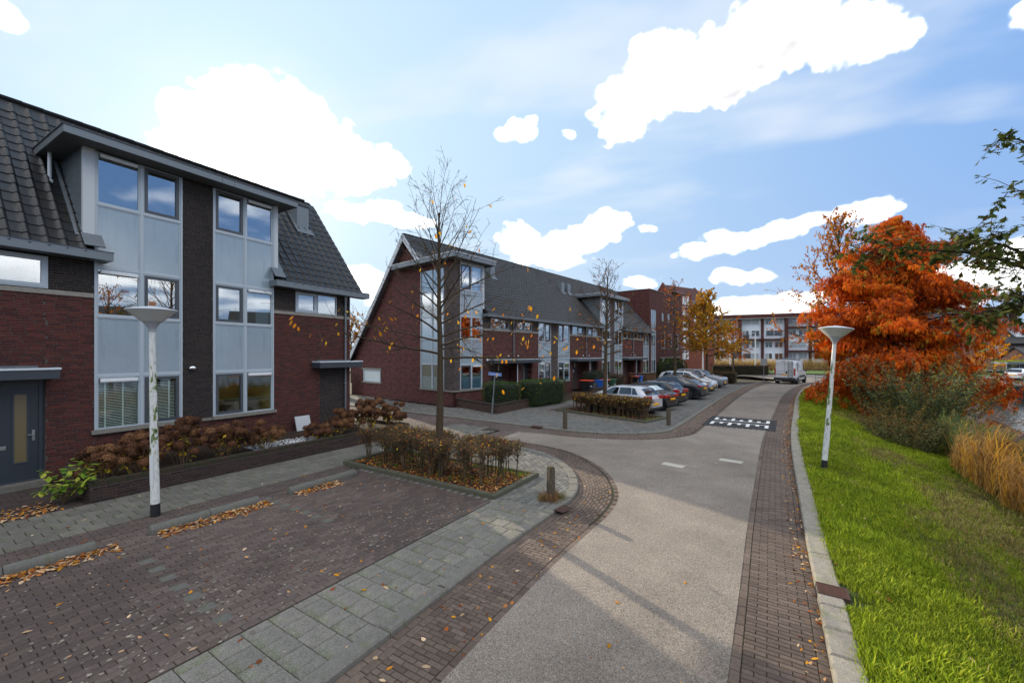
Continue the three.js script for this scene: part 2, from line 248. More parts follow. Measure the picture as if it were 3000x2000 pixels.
const M = {
  redBrick: brickMat(redBrickTex, 1, { color: 0xd6d2d4 }), darkBrick: brickMat(darkBrickTex), tanBrick: brickMat(tanBrickTex), orangeBrick: brickMat(orangeBrickTex, 1, { color: 0xc8c0c0 }),
  mortar: rep(grain(0x6d625d), 4),
  frame: S(0xa9b4bb, { roughness: 0.45 }), frameLight: S(0xc3cbd0, { roughness: 0.45 }), sash: S(0x43494e, { roughness: 0.42 }), anthracite: S(0x363d44, { roughness: 0.45 }), fascia: P(0x6c7478, { roughness: 0.35, metalness: 0.25 }), soffit: S(0x595b5c, { roughness: 0.6 }),
  trimGrey: S(0xb7bdc0, { roughness: 0.5 }), zinc: rep(S(0x8b979d, { roughness: 0.42, metalness: 0.35, map: grainTex }), 0.8), lead: rep(S(0x8a949c, { roughness: 0.6, metalness: 0.3, map: grainTex }), 3),
  whiteMetal: S(0xd8dcde, { roughness: 0.4 }), steel: S(0xb4b9bc, { roughness: 0.3, metalness: 0.9 }), galvanised: rep(S(0xa8b0b5, { roughness: 0.4, metalness: 0.55, map: grainTex }), 2),
  panel: P(0xffffff, { roughness: 0.14, ior: 1.8, map: reuse(panelTex, 0.4) }), sill: rep(grain(0xa9a498), 2), stoneBand: rep(grain(0xbcb6aa), 2),
  glass: P(0xd6e4ea, { transmission: 1, thickness: 0, roughness: 0.01, ior: 3.4 }), glassPlain: P(0xeef4f2, { transmission: 1, thickness: 0, roughness: 0.01, ior: 1.75 }),
  frosted: P(0xdfe8ea, { transmission: 0.35, thickness: 0, roughness: 0.5 }),
  darkRoom: S(0x3a3632, { roughness: 1 }), greyRoom: S(0x8a857c, { roughness: 1 }), ochreRoom: S(0xb59a5a, { roughness: 1 }), redRoom: S(0x7a3c24, { roughness: 1 }), curtain: P(0xd8d8d4, { roughness: 1 }), blind: S(0xdfe3df, { roughness: 0.6 }),
  door: P(0x2f363d, { roughness: 0.42 }), rubber: S(0x1b1b1c, { roughness: 0.9 }), black: S(0x17181a, { roughness: 0.6 }),
  asphalt: S(0xada69e, { map: reuse(asphaltTex, 1 / 10), bumpMap: reuse(asphaltBump, 1 / 7), bumpScale: 0.004, roughness: 0.93 }),
  bedding: rep(S(0x4b463c, { map: soilTex, roughness: 1 }), 1.2), mossBedding: rep(S(0x55563a, { map: soilTex, roughness: 1 }), 1.2), sand: rep(S(0x7a6e5a, { map: soilTex, roughness: 1 }), 1.2),
  soil: rep(S(0x54402e, { map: soilTex, bumpMap: grainBump, bumpScale: 0.02, roughness: 1 }), 0.8), ground: rep(S(0x6a6a52, { map: soilTex, roughness: 1 }), 0.2),
  turf: rep(S(0x5a6e26, { map: grassTex, roughness: 1 }), 0.35), kerb: rep(S(0x8f8b82, { map: stoneTex, bumpMap: grainBump, bumpScale: 0.002, roughness: 0.95 }), 1.5), kerbLight: rep(S(0xb6ad9e, { map: stoneTex, bumpMap: grainBump, bumpScale: 0.003, roughness: 0.95 }), 1.3),
  bark: rep(S(0x7c7260, { map: soilTex, bumpMap: grainBump, bumpScale: 0.012, roughness: 1 }), 4), twig: S(0x6e5a46, { roughness: 0.95 }), darkBark: rep(S(0x4a4038, { map: soilTex, roughness: 1 }), 3), greenTwig: rep(S(0x8c8066, { map: soilTex, roughness: 1 }), 3),
  wood: rep(S(0x86847a, { map: soilTex, bumpMap: grainBump, bumpScale: 0.006, roughness: 1 }), 3), plank: rep(S(0xa07c50, { map: soilTex, roughness: 0.9 }), 2),
  lampGrey: S(0x9ea3a6, { roughness: 0.4 }), lampBowl: P(0xd9d9d2, { roughness: 0.35, transmission: 0.15, thickness: 0 }),
  water: P(0x1d2a26, { roughness: 0.06, ior: 1.33 }), iron: rep(S(0x6c5044, { roughness: 0.75, metalness: 0.4, map: grainTex }), 4),
  tyre: S(0x161617, { roughness: 0.85 }), carGlass: P(0x10161a, { roughness: 0.03, ior: 1.9 }), redLamp: P(0x9c0c0a, { roughness: 0.12, clearcoat: 1 }), headLamp: P(0xd4dce0, { roughness: 0.08, metalness: 0.5, clearcoat: 1 }), alloy: S(0xb7babd, { roughness: 0.3, metalness: 0.8 }), darkAlloy: S(0x55585c, { roughness: 0.4, metalness: 0.6 }), plate: S(0xe0a410, { roughness: 0.5 }), trim: S(0x1e2022, { roughness: 0.7 }),
};
const leafMat = (hex, o = {}) => P(hex, { roughness: 0.85, transmission: 0.4, thickness: 0, specularIntensity: 0.25, side: THREE.DoubleSide, ...o });
const C = (hex) => new THREE.Color(hex);

// ---------------------------------------------------------------- ground plan: curves in [x, D] (D = metres ahead of the camera)
class Curve {
  constructor(pts, n = 500) {
    const c = new THREE.CatmullRomCurve3(pts.map((p) => V3(p[0], p[1], 0)), false, 'centripetal'), q = c.getPoints(n); this.p = q.map((v) => [v.x, v.y]); this.s = [0];
    for (let i = 1; i < this.p.length; i++) this.s.push(this.s[i - 1] + Math.hypot(this.p[i][0] - this.p[i - 1][0], this.p[i][1] - this.p[i - 1][1]));
    this.length = this.s[this.s.length - 1];
  }
  at(s, off = 0) {                                          // point at arc length s, off metres to the right; with direction angle
    let i = 0, j = this.s.length - 1; while (j - i > 1) { const m = (i + j) >> 1; if (this.s[m] <= s) i = m; else j = m; }
    const a = this.p[i], b = this.p[j], L = this.s[j] - this.s[i] || 1, t = (s - this.s[i]) / L, k0 = Math.max(0, i - 2), k1 = Math.min(this.p.length - 1, j + 2);
    let dx = this.p[k1][0] - this.p[k0][0], dD = this.p[k1][1] - this.p[k0][1]; const l = Math.hypot(dx, dD); dx /= l; dD /= l;
    return { x: lerp(a[0], b[0], t) + dD * off, D: lerp(a[1], b[1], t) - dx * off, A: Math.atan2(dx, dD) / rad, dx, dD };
  }
  pts(off, s0 = 0, s1 = this.length, step = 0.25) { const o = [], n = Math.max(2, Math.ceil((s1 - s0) / step)); for (let i = 0; i <= n; i++) { const q = this.at(lerp(s0, s1, i / n), off); o.push([q.x, q.D]); } return o; }
  near(x, D) { let best = 1e9, k = 0; for (let i = 0; i < this.p.length; i++) { const d = (this.p[i][0] - x) ** 2 + (this.p[i][1] - D) ** 2; if (d < best) { best = d; k = i; } } const q = this.at(this.s[k]); const off = (x - q.x) * q.dD - (D - q.D) * q.dx; return { s: this.s[k], off, d: Math.sqrt(best) }; }
}
const KR = new Curve([[-6, -10.6], [-2.6, -5.2], [0.6, 0], [3.04, 3.86], [3.9, 5.22], [4.73, 6.55], [6.39, 9.14], [10.05, 14.76], [14.35, 20.9], [21.6, 31], [27.7, 38.6], [34.5, 45.5], [42, 52]]);
const KN = new Curve([[-10.5, -9.9], [-6.1, -3], [-1.68, 4.03], [-1.05, 5.1], [-0.2, 6.51], [0.68, 7.85], [1.12, 8.5], [1.47, 9.23], [1.63, 10.08], [1.62, 11.1], [1.39, 12.08], [0.95, 13.0], [0.3, 13.65], [-1.0, 14.5], [-3.7, 16.3], [-7, 18.5], [-14, 23.1]]);
const KF = new Curve([[-16, 28.9], [-6.62, 22.68], [-3.94, 20.9], [-1.34, 19.15], [0.87, 17.66], [2.09, 16.76], [3.0, 16.3], [3.9, 16.07], [5.13, 16.03], [6.37, 16.6], [7.17, 17.63], [9.3, 20.75], [17.4, 32.6], [23, 40], [28, 45.6], [32, 49]]);
const ROAD = -0.06, near1 = new Frame(-3.46, 3.87, 32.5), H1 = new Frame(-11.09, 9.7, 29.7), H2 = new Frame(-3.38, 24, 39.6);
const sKN = (x, D) => KN.near(x, D).s, tipN = sKN(0.3, 13.65), tipF = KF.near(0.87, 17.66).s;

const bankY = (d) => d < 0.3 ? 0.03 : d < 4.8 ? lerp(0.03, -1.05, Math.pow((d - 0.3) / 4.5, 1.1)) : d < 7.4 ? lerp(-1.05, -2.1, (d - 4.8) / 2.6) : -2.1;
const kerbW = 0.27, groundAt = (x, D) => { const q = KR.near(x, D); return q.off > kerbW ? bankY(q.off - kerbW) : 0; };

{
  // base ground to the horizon, the canal cut out on the right by lying lower
  const g = structure('ground', 'dull earth and grass ground reaching to the horizon', 'ground');
  const bank = KR.pts(0.2, 0, KR.length, 1), outer = [[-300, -60], [-300, 330], [330, 330], [330, 46], [36, 46], ...bank.slice().reverse().filter((p) => p[1] < 46), [bank[0][0], -60]];
  part(g, 'earth', polygon(outer, -0.5), M.ground);
  part(g, 'canal_bed', polygon([[-60, -60], [330, -60], [330, 60], [-60, 60]], -3.2), M.soil);
  const w = structure('water', 'canal water beyond the reeds, reflecting the sky', 'water');
  const gw = new THREE.PlaneGeometry(200, 120, 1, 1); gw.rotateX(-Math.PI / 2); gw.translate(100, -1.62, 20 - 30 + 0);
  const wn = dataTex(256, (u, v) => 255 * fbm(u * 14, v * 22, 4, 12, 1e6), false); wn.repeat.set(40, 24);
  part(w, 'water_surface', gw, (M.water.bumpMap = wn, M.water.bumpScale = 0.02, M.water));

  // asphalt carriageway
  const road = structure('road', 'grey-beige asphalt carriageway with a tongue into the side street', 'road');
  const left = KN.pts(0.9, 0, tipN, 0.3).concat([[-0.41, 15.25], [-0.25, 15.75], [0.26, 16.61]]).concat(KF.pts(0.9, KF.near(1.9, 16.9).s, KF.length, 0.4)), right = KR.pts(-0.86, 0, KR.length, 0.4).reverse();
  part(road, 'asphalt', polygon(left.concat(right), ROAD + 0.004), M.asphalt);
  // end of the street: cross road, cycle path
  const cross = structure('cross_road', 'pale asphalt cross road at the end of the street', 'road');
  const X = new Frame(34, 62, 105);
  part(cross, 'asphalt', polygon([X.at(-120, -5), X.at(160, -5), X.at(160, 1.5), X.at(-120, 1.5)], -0.1), rep(S(0xa8a6a2, { map: asphaltTex, roughness: 0.95 }), 0.1));
  part(cross, 'junction', polygon([[24, 41.5], [28.2, 46], [33, 50], [34, 60], [52, 57], [44, 52], [34.5, 45.5], [27.7, 38.6]], -0.085), M.asphalt);
}
const REDPAVER = [0x766660, 0x6c5d57, 0x807068, 0x645650, 0x72635a].map((c) => grain(c)), GREYTILE = [0x979389, 0x918d84, 0x9c978d, 0x8d897f, 0x959187].map((c) => S(c, { map: stoneTex, bumpMap: grainBump, bumpScale: 0.0015, roughness: 0.93 })), SIDETILE = [0x878479, 0x817e75, 0x8c887e, 0x7d7a71].map((c) => S(c, { map: stoneTex, bumpMap: grainBump, bumpScale: 0.001, roughness: 0.9 })), BANDBRICK = [0x827064, 0x78675b, 0x8c796b, 0x6e5d52, 0x7e6c5e].map((c) => grain(c));
const lum = (m) => m.color.r + m.color.g + m.color.b; for (const set of [REDPAVER, GREYTILE, SIDETILE, BANDBRICK]) set.sort((a, b) => lum(a) - lum(b));
const shadeOf = (x, D) => Math.floor(clamp(0.5 + (fbm(x * 0.55 + 30, D * 0.55 + 30, 4, 37) - 0.5) * 1.5 + rr(-0.42, 0.42), 0, 0.999) * 5);
for (const set of [REDPAVER, BANDBRICK]) for (const m of set) rep(m, 2.2);
for (const set of [GREYTILE, SIDETILE]) for (const m of set) rep(m, 0.8);
const PAVER = [0, 1, 2].map(() => bevelled(0.197, 0.07, 0.0965, 0.006)), TILE = [0, 1, 2].map(() => bevelled(0.292, 0.06, 0.292, 0.008)), HALF = [0, 1, 2].map(() => bevelled(0.292, 0.06, 0.142, 0.008)), CROSS = [0, 1, 2].map(() => bevelled(0.197, 0.07, 0.0655, 0.006));
const MARK = bevelled(0.17, 0.03, 0.17, 0.005), jig = (y, x, D, A, k = 1) => mat4(x, y + rr(-0.0025, 0.0015) * k, -D, rr(-0.006, 0.006) * k, turnOf(A) + rr(-0.008, 0.008), rr(-0.006, 0.006) * k);
function bond(frame, poly, L, Wd, y, opt = {}) {            // running bond inside a polygon given in the frame's s, n
  const out = [], s0 = Math.min(...poly.map((p) => p[0])), s1 = Math.max(...poly.map((p) => p[0])), n0 = Math.min(...poly.map((p) => p[1])), n1 = Math.max(...poly.map((p) => p[1]));
  for (let r = 0, n = n0 + Wd / 2; n < n1; r++, n += Wd) for (let s = s0 + ((r % 2) * L) / 2; s < s1; s += L) {
    if (!inside(poly, s, n) || (opt.skip && opt.skip(s, n))) continue;
    const [x, D] = frame.at(s, n); if (D < 1.2 || !inView(x, 0, D, 0.25)) continue;
    const grey = opt.grey && opt.grey(s, n); out.push({ m: jig(y, x, D, frame.A), g: Math.floor(rnd() * 3), k: grey ? 5 : shadeOf(x, D) });
  }
  return out;
}
const rect = (s0, s1, n0, n1) => [[s0, n0], [s1, n0], [s1, n1], [s0, n1]];
const sheetOf = (frame, poly) => poly.map((p) => frame.at(p[0], p[1]));
{
  seed(21);
  // parking bay of brown bricks, grey marker stones between the bays
  const bay = structure('parking_bay', 'brown brick parking bay in front of the planter with lichen spots and grey marker stones', 'parking bay');
  const bayPoly = rect(-7, 5.72, -4.45, 0);
  part(bay, 'bedding', polygon(sheetOf(near1, bayPoly), -0.014), M.bedding);
  const mats = [...REDPAVER, rep(S(0x7c7a74, { map: stoneTex, roughness: 0.95 }), 2)];
  pieces(bay, 'paving_brick', 'paving_bricks', bond(near1, bayPoly, 0.204, 0.103, 0), PAVER, mats, 300);
  for (const [m, n0] of [[0.82, -0.44], [3.18, -2.0]]) for (let i = 0; i < 7; i++) { const [x, D] = near1.at(m, n0 - i * (m > 1 ? 0.36 : 0.41)); const q = part(bay, 'marker_stone', MARK, mats[5]); q.position.set(x, 0.005, -D); q.rotation.y = turnOf(32.5) + rr(-0.01, 0.01); }
  // lichen blots on the bay and the path
  const blot = new THREE.CircleGeometry(0.5, 9).rotateX(-Math.PI / 2), spots = [], spotMat = S(0xb9b4ab, { roughness: 1 });
  for (let i = 0; i < 1000; i++) { const cl = rnd() < 0.55, s = cl ? pick([1.3, 2.6, 3.6, 0.2, 4.4]) + rr(-0.6, 0.6) : rr(-2.5, 5.6), n = cl ? pick([-0.5, -0.8, -1.3]) + rr(-0.45, 0.45) : rr(-4.4, 1.2), [x, D] = near1.at(s, n); if (!inView(x, 0, D)) continue; const k = rr(0.012, 0.042) * (rnd() < 0.1 ? 1.5 : 1); spots.push({ m: mat4(x, 0.003 + i * 5e-7, -D, 0, rr(0, 6), 0, k, 1, k * rr(0.6, 1.2)), c: C(pick([0xb9b4ab, 0x9f9a92, 0xa8a49a, 0xc7c2b6, 0x918a84])) }); }
  instanced(bay, 'lichen_spots', blot, spotMat, spots);
  // grey tile strip between bay and kerb
  seed(22);
  const strip = structure('tile_path', 'grey concrete tile strip between the brick bay and the kerb', 'path');
  const stripPoly = rect(-7, 5.9, 0, 1.2);
  part(strip, 'bedding', polygon(sheetOf(near1, rect(-7, 5.9, 0.002, 1.3)), -0.016), M.bedding);
  const tiles = [];
  for (let r = 0; r < 43; r++) { const s = -7 + 0.15 + r * 0.3, h = r % 2; for (let k = 0; k < 5; k++) { let n, half = false; if (h) { if (k === 4) continue; n = 0.152 + k * 0.301; } else { if (k === 0 || k === 4) { half = true; n = k === 0 ? 0.076 : 1.129; } else n = 0.302 + (k - 1) * 0.301; } if (h && n > 1.2) continue; const [x, D] = near1.at(s, n); if (D < 1.5 || !inView(x, 0, D, 0.2)) continue; tiles.push({ m: jig(0, x, D, 32.5), g: half ? 3 + Math.floor(rnd() * 3) : Math.floor(rnd() * 3), k: shadeOf(x, D) }); } }
  pieces(strip, 'paving_tile', 'paving_tiles', tiles, [...TILE, ...HALF], GREYTILE, 300);
  // sidewalk of smooth tiles between planter and wheel stops
  seed(23);
  const walk = structure('sidewalk', 'weathered grey tile sidewalk along the low planter wall', 'sidewalk');
  const walkPoly = rect(-6, 12.6, -6.93, -4.46);
  part(walk, 'bedding', polygon(sheetOf(near1, walkPoly), -0.017), M.mossBedding);
  pieces(walk, 'paving_tile', 'paving_tiles', bond(near1, rect(-6, 12.6, -6.93, -5.1), 0.302, 0.302, 0).map((e) => ({ ...e, k: e.k % 4 })).concat(bond(near1, rect(-6, 5.7, -5.1, -4.46), 0.204, 0.103, 0).map((e) => ({ ...e, g: 3 + (e.g % 3), k: 4 + (e.k % 3) }))), [...TILE, ...PAVER], [...SIDETILE, ...REDPAVER.slice(0, 3)], 300);
  // corner of small grey pavers round the hedge bed
  seed(24);
  const corner = structure('corner_pavement', 'small grey pavers on the rounded corner beside the wooden post', 'pavement');
  const inner = KN.pts(-0.2, sKN(0.71, 7.9) - 2.0, KN.length - 9.5, 0.2).map((p) => near1.of(p[0], p[1])), cornerPoly = [[5.72, 1.2], ...inner.filter((p) => p[0] > 5.75), [12.2, -4.46], [5.72, -4.46]];
  part(corner, 'bedding', polygon(sheetOf(near1, cornerPoly), -0.015), M.mossBedding);
  pieces(corner, 'paver', 'pavers', bond(near1, cornerPoly, 0.204, 0.103, 0, { skip: (s, n) => s > 5.8 && s < 7.68 && n < -0.06 && n > -5.2 }), PAVER, [0x8a8880, 0x7f7d77, 0x94928a, 0x747370, 0x86837a].map((c) => rep(S(c, { map: stoneTex, bumpMap: grainBump, bumpScale: 0.0015, roughness: 0.95 }), 2.2)), 300);
  // entry path beside the planter and the driveway of the left door
  const entry = structure('entry_path', 'dark brick entry path in front of the grey door', 'path');
  const entryPoly = rect(-3, 1.0, -9.6, -6.94);
  part(entry, 'bedding', polygon(sheetOf(near1, entryPoly), -0.018), M.mossBedding);
  pieces(entry, 'paving_brick', 'paving_bricks', bond(near1, entryPoly, 0.204, 0.07, 0).map((e) => ({ ...e })), [0, 1].map(() => bevelled(0.198, 0.06, 0.065, 0.004)), [0x5a4a46, 0x51443f, 0x62524b, 0x4b403d, 0x584843].map((c) => rep(grain(c), 2.2)), 300);
}
function crossBand(name, label, curve, side, s0, s1, wide, most, alongRows, kerbRows = 1) {   // gutter of bricks along a kerb: lengthwise rows at the edges, cross bricks (or lengthwise courses) between
  const g = structure(name, label, 'brick gutter'), list = [], y = ROAD, put = (s, off, A, gi) => { const q = curve.at(s, side * off); if (q.D > 1.3 && inView(q.x, 0, q.D, 0.15)) list.push({ m: jig(y, q.x, q.D, q.A + A), g: gi * 3 + Math.floor(rnd() * 3), k: shadeOf(q.x, q.D) }); };
  const a = curve.pts(0, s0, s1, 0.3), b = curve.pts(side * (wide + 0.12), s0, s1, 0.3).reverse();
  part(g, 'bedding', polygon(side > 0 ? a.concat(b) : a.concat(b), y - 0.012), M.mossBedding);
  for (let r = 0; r < kerbRows; r++) for (let s = s0 + (r % 2) * 0.1; s < s1; s += 0.204) put(s, 0.05 + r * 0.101, 0, 0);
  const n0 = kerbRows * 0.101, n1 = wide - 0.1;
  for (let s = s0; s < s1; s += 0.204) put(s, n1 + 0.055, 0, 0);
  const cols = Math.max(2, Math.round((n1 - n0) / 0.204)), BL = (n1 - n0) / cols, sc = (BL - 0.006) / 0.198;
  if (!alongRows) { let r = 0; for (let s = s0; s < s1; s += 0.0725, r++) for (let c = 0; c <= cols; c++) { const odd = r % 2, half = odd && (c === 0 || c === cols); if (!odd && c === cols) continue; const off = n0 + (odd ? (c === 0 ? BL / 4 : c === cols ? (n1 - n0) - BL / 4 : c * BL) : (c + 0.5) * BL), q = curve.at(s, side * off); if (q.D > 1.3 && inView(q.x, 0, q.D, 0.15)) list.push({ m: jig(y, q.x, q.D, q.A + 90).multiply(new THREE.Matrix4().makeScale(half ? sc * 0.47 : sc, 1, 1)), g: 3 + Math.floor(rnd() * 3), k: shadeOf(q.x, q.D) }); } }
  else { let r = 0; for (let off = n0 + 0.038; off < n1 - 0.02; off += 0.0725, r++) { const k = (curve.at(arc0 + 2, 0), 1); for (let s = s0 + (r % 2) * 0.1; s < s1; s += 0.204 * k) put(s, off, 0, 1); } }
  pieces(g, 'gutter_brick', 'gutter_bricks', list, [...PAVER, ...CROSS], BANDBRICK, most);
}
seed(25);
crossBand('brick_gutter', 'brown brick gutter strip along the light kerb of the grass verge', KR, -1, KR.near(0.6, 0).s, KR.length - 6, 0.86, 300, false, 1);
const arc0 = sKN(0.78, 8.0);
crossBand('brick_gutter', 'brown brick gutter strip along the tile path by the parking bay', KN, 1, sKN(-6.1, -3) + 3, arc0, 0.9, 300, false, 2);
crossBand('brick_gutter', 'curved brick gutter round the corner with the wooden post', KN, 1, arc0, tipN + 1.2, 0.9, 300, true, 1);
crossBand('brick_gutter', 'brick gutter along the far pavement and the parked cars', KF, 1, KF.near(0.87, 17.66).s, KF.length - 4, 0.9, 200, true, 1);
{
  seed(26);
  const side = structure('side_street', 'brown brick side street between the two houses', 'street');
  const poly = KN.pts(0, tipN + 0.6, KN.length, 0.5).concat(KF.pts(0, 0, tipF + 1.4, 0.5));
  part(side, 'bedding', polygon(poly, ROAD - 0.014), M.bedding);
  const f = new Frame(0.3, 13.65, -56.6);
  pieces(side, 'paving_brick', 'paving_bricks', bond(f, poly.map((p) => f.of(p[0], p[1])), 0.204, 0.103, ROAD - 0.002), PAVER, REDPAVER, 200);
  // pavement in front of the second row: small grey pavers, then the parking bay there
  seed(27);
  const far = structure('pavement', 'grey paver pavement round the second hedge bed', 'pavement');
  const g0 = H2.at(-0.2, 0), edge = KF.pts(-0.22, 0, KF.near(28, 45.6).s, 0.5), farPoly = [...edge, H2.at(30, 0.3), H2.at(-0.02, 0.3), H2.at(-0.3, -0.2), H2.at(-0.3, -14)];
  part(far, 'bedding', polygon(farPoly, -0.02), M.bedding);
  const bay2 = new Frame(7.17, 17.63, 34.3), inBay = (x, D) => { const [s, n] = bay2.of(x, D); return s > 1.2 && s < 27 && n < -1.9 && n > -7.2; };
  const list = bond(new Frame(0.87, 17.66, -56.6), farPoly.map((p) => new Frame(0.87, 17.66, -56.6).of(p[0], p[1])), 0.206, 0.104, 0).filter((e) => { const x = e.m.elements[12], D = -e.m.elements[14]; return !inBay(x, D) && D < 42; });
  pieces(far, 'paver', 'pavers', list, PAVER, [0x83827d, 0x797874, 0x8c8a84, 0x716f6d, 0x807d77].map((c) => rep(S(c, { map: stoneTex, roughness: 0.95 }), 2.2)), 200);
  const b2 = structure('parking_bay', 'dark brick parking bay under the row of parked cars', 'parking bay'), bp = rect(1.2, 27, -7.2, -1.9);
  part(b2, 'bedding', polygon(sheetOf(bay2, bp), -0.012), M.bedding);
  pieces(b2, 'paving_brick', 'paving_bricks', bond(bay2, rect(1.2, 27, -4.4, -1.9), 0.206, 0.104, 0), PAVER, REDPAVER, 150);
  part(b2, 'rear_paving', polygon(sheetOf(bay2, rect(1.2, 27, -7.2, -4.42)), -0.002), rep(S(0x5f4d49, { map: grainTex, roughness: 0.95 }), 2));
  const gardens = structure('front_gardens', 'bare soil and paving of the front gardens of the second row', 'garden');
  part(gardens, 'soil', polygon([H2.at(0, 0), H2.at(30, 0), H2.at(30, 3.4), H2.at(-0.0, 3.4)], 0.004), M.soil);
}
// kerbs, stone by stone
function kerb(name, label, curve, off, w, top, s0, s1, mat, step = 1.0) {
  const g = structure(name, label, 'kerb'); let i = 0;
  for (let s = s0; s < s1; s += step) {
    const a = curve.at(s + 0.006, off), b = curve.at(s + step - 0.006, off); if (Math.max(a.D, b.D) < 0.8) continue;
    const L = Math.hypot(b.x - a.x, b.D - a.D), geo = bevelled(L, 0.24, w, 0.022), A = Math.atan2(b.x - a.x, b.D - a.D) / rad;
    const m = part(g, 'kerb_stone', metric(geo, 1, i * 0.7, i * 0.3), mat); m.position.set((a.x + b.x) / 2, top + rr(-0.006, 0.006), -(a.D + b.D) / 2); m.rotation.y = turnOf(A); m.rotation.x = rr(-0.01, 0.01); i++;
  }
}
seed(28);
const drainR = KR.near(3.95, 5.38).s;
kerb('kerb', 'light concrete kerb beside the grass verge, nearer the camera than its drain', KR, kerbW / 2, kerbW, 0.05, KR.near(0.6, 0).s, drainR - 0.16, M.kerbLight, 0.5);
kerb('kerb', 'light concrete kerb beside the grass verge, beyond its drain', KR, kerbW / 2, kerbW, 0.05, drainR + 0.16, KR.length - 5, M.kerbLight);
kerb('kerb', 'grey flush kerb between the tile path and the brick gutter', KN, -0.11, 0.22, 0.006, sKN(-6.1, -3) + 3, arc0 + 0.4, M.kerb);
kerb('kerb', 'curved grey kerb round the corner behind the wooden post', KN, -0.11, 0.22, 0.012, arc0 + 0.95, tipN + 9, M.kerb, 0.5);
kerb('kerb', 'grey kerb of the far pavement past the second hedge bed', KF, -0.11, 0.22, 0.008, 0, KF.length - 3, M.kerb, 0.8);

// ---------------------------------------------------------------- houses
const FACE = [0, 1, 2].map(() => bevelled(0.208, 0.03, 0.049, 0.004).rotateX(Math.PI / 2));
const FACERED = [0x6e332b, 0x622d27, 0x7a3a2f, 0x5a2c28, 0x74382e].map((c) => rep(grain(c, { bumpScale: 0.003 }), 3)), FACEDARK = [0x39322f, 0x332d2b, 0x403733, 0x2e2a29, 0x3c3532].map((c) => rep(grain(c, { bumpScale: 0.003 }), 3));
function faceBricks(zones, dz = 0.004) {                    // real bricks on a wall, zones [t0, t1, y0, y1]
  const out = [];
  for (const [t0, t1, y0, y1] of zones) for (let k = Math.ceil(y0 / 0.062 - 0.01); (k + 0.8) * 0.062 <= y1; k++) {
    const y = (k + 0.5) * 0.062; let t = t0 - hash2(k, 3, 8) * 0.2;
    for (let i = 0; t < t1; i++) { const L = hash2(k, i, 12) < 0.16 ? 0.098 : 0.208, a = Math.max(t, t0 + 0.003), b = Math.min(t + L, t1 - 0.003); if (b - a > 0.03) out.push({ m: mat4((a + b) / 2, y, dz + rr(-0.003, 0.003), 0, rr(-0.006, 0.006), rr(-0.005, 0.005), (b - a) / 0.208, 1, 1), g: Math.floor(rnd() * 3), k: Math.floor(rnd() * 5) }); t += L + 0.013; }
  }
  return out;
}
function wallBox(parent, zones, mat, z0 = -0.12, z1 = 0, name = 'wall', label) { return part(parent, name, merge(zones.map((q) => box(q[0], q[1], q[2], q[3], z0, z1))), mat, label); }
function room(t0, t1, y0, y1, depth, z = -0.1) {            // an open-fronted room behind a window
  const p = [], q = (a, b, c, d) => p.push(...a, ...b, ...c, ...a, ...c, ...d), zb = z - depth, A = [t0, y0], B = [t1, y0], Cc = [t1, y1], E = [t0, y1], f = (v, zz) => [v[0], v[1], zz];
  q(f(A, zb), f(B, zb), f(Cc, zb), f(E, zb)); q(f(A, z), f(B, z), f(B, zb), f(A, zb)); q(f(E, zb), f(Cc, zb), f(Cc, z), f(E, z)); q(f(A, z), f(A, zb), f(E, zb), f(E, z)); q(f(B, zb), f(B, z), f(Cc, z), f(Cc, zb));
  const g = new THREE.BufferGeometry(); g.setAttribute('position', new THREE.Float32BufferAttribute(p, 3)); g.computeVertexNormals(); return metric(g);
}
const ring = (t0, t1, y0, y1, w, z0, z1) => merge([box(t0, t1, y0, y0 + w, z0, z1), box(t0, t1, y1 - w, y1, z0, z1), box(t0, t0 + w, y0 + w, y1 - w, z0, z1), box(t1 - w, t1, y0 + w, y1 - w, z0, z1)]);
function curtainGeo(t0, t1, y0, y1, z, amp = 0.03, waves = 9) {
  const g = new THREE.PlaneGeometry(t1 - t0, y1 - y0, waves * 4, 1), p = g.attributes.position; g.translate((t0 + t1) / 2, (y0 + y1) / 2, z);
  for (let i = 0; i < p.count; i++) p.setZ(i, z + amp * Math.sin(((p.getX(i) - t0) / (t1 - t0)) * waves * 6.283)); g.computeVertexNormals(); return g;
}
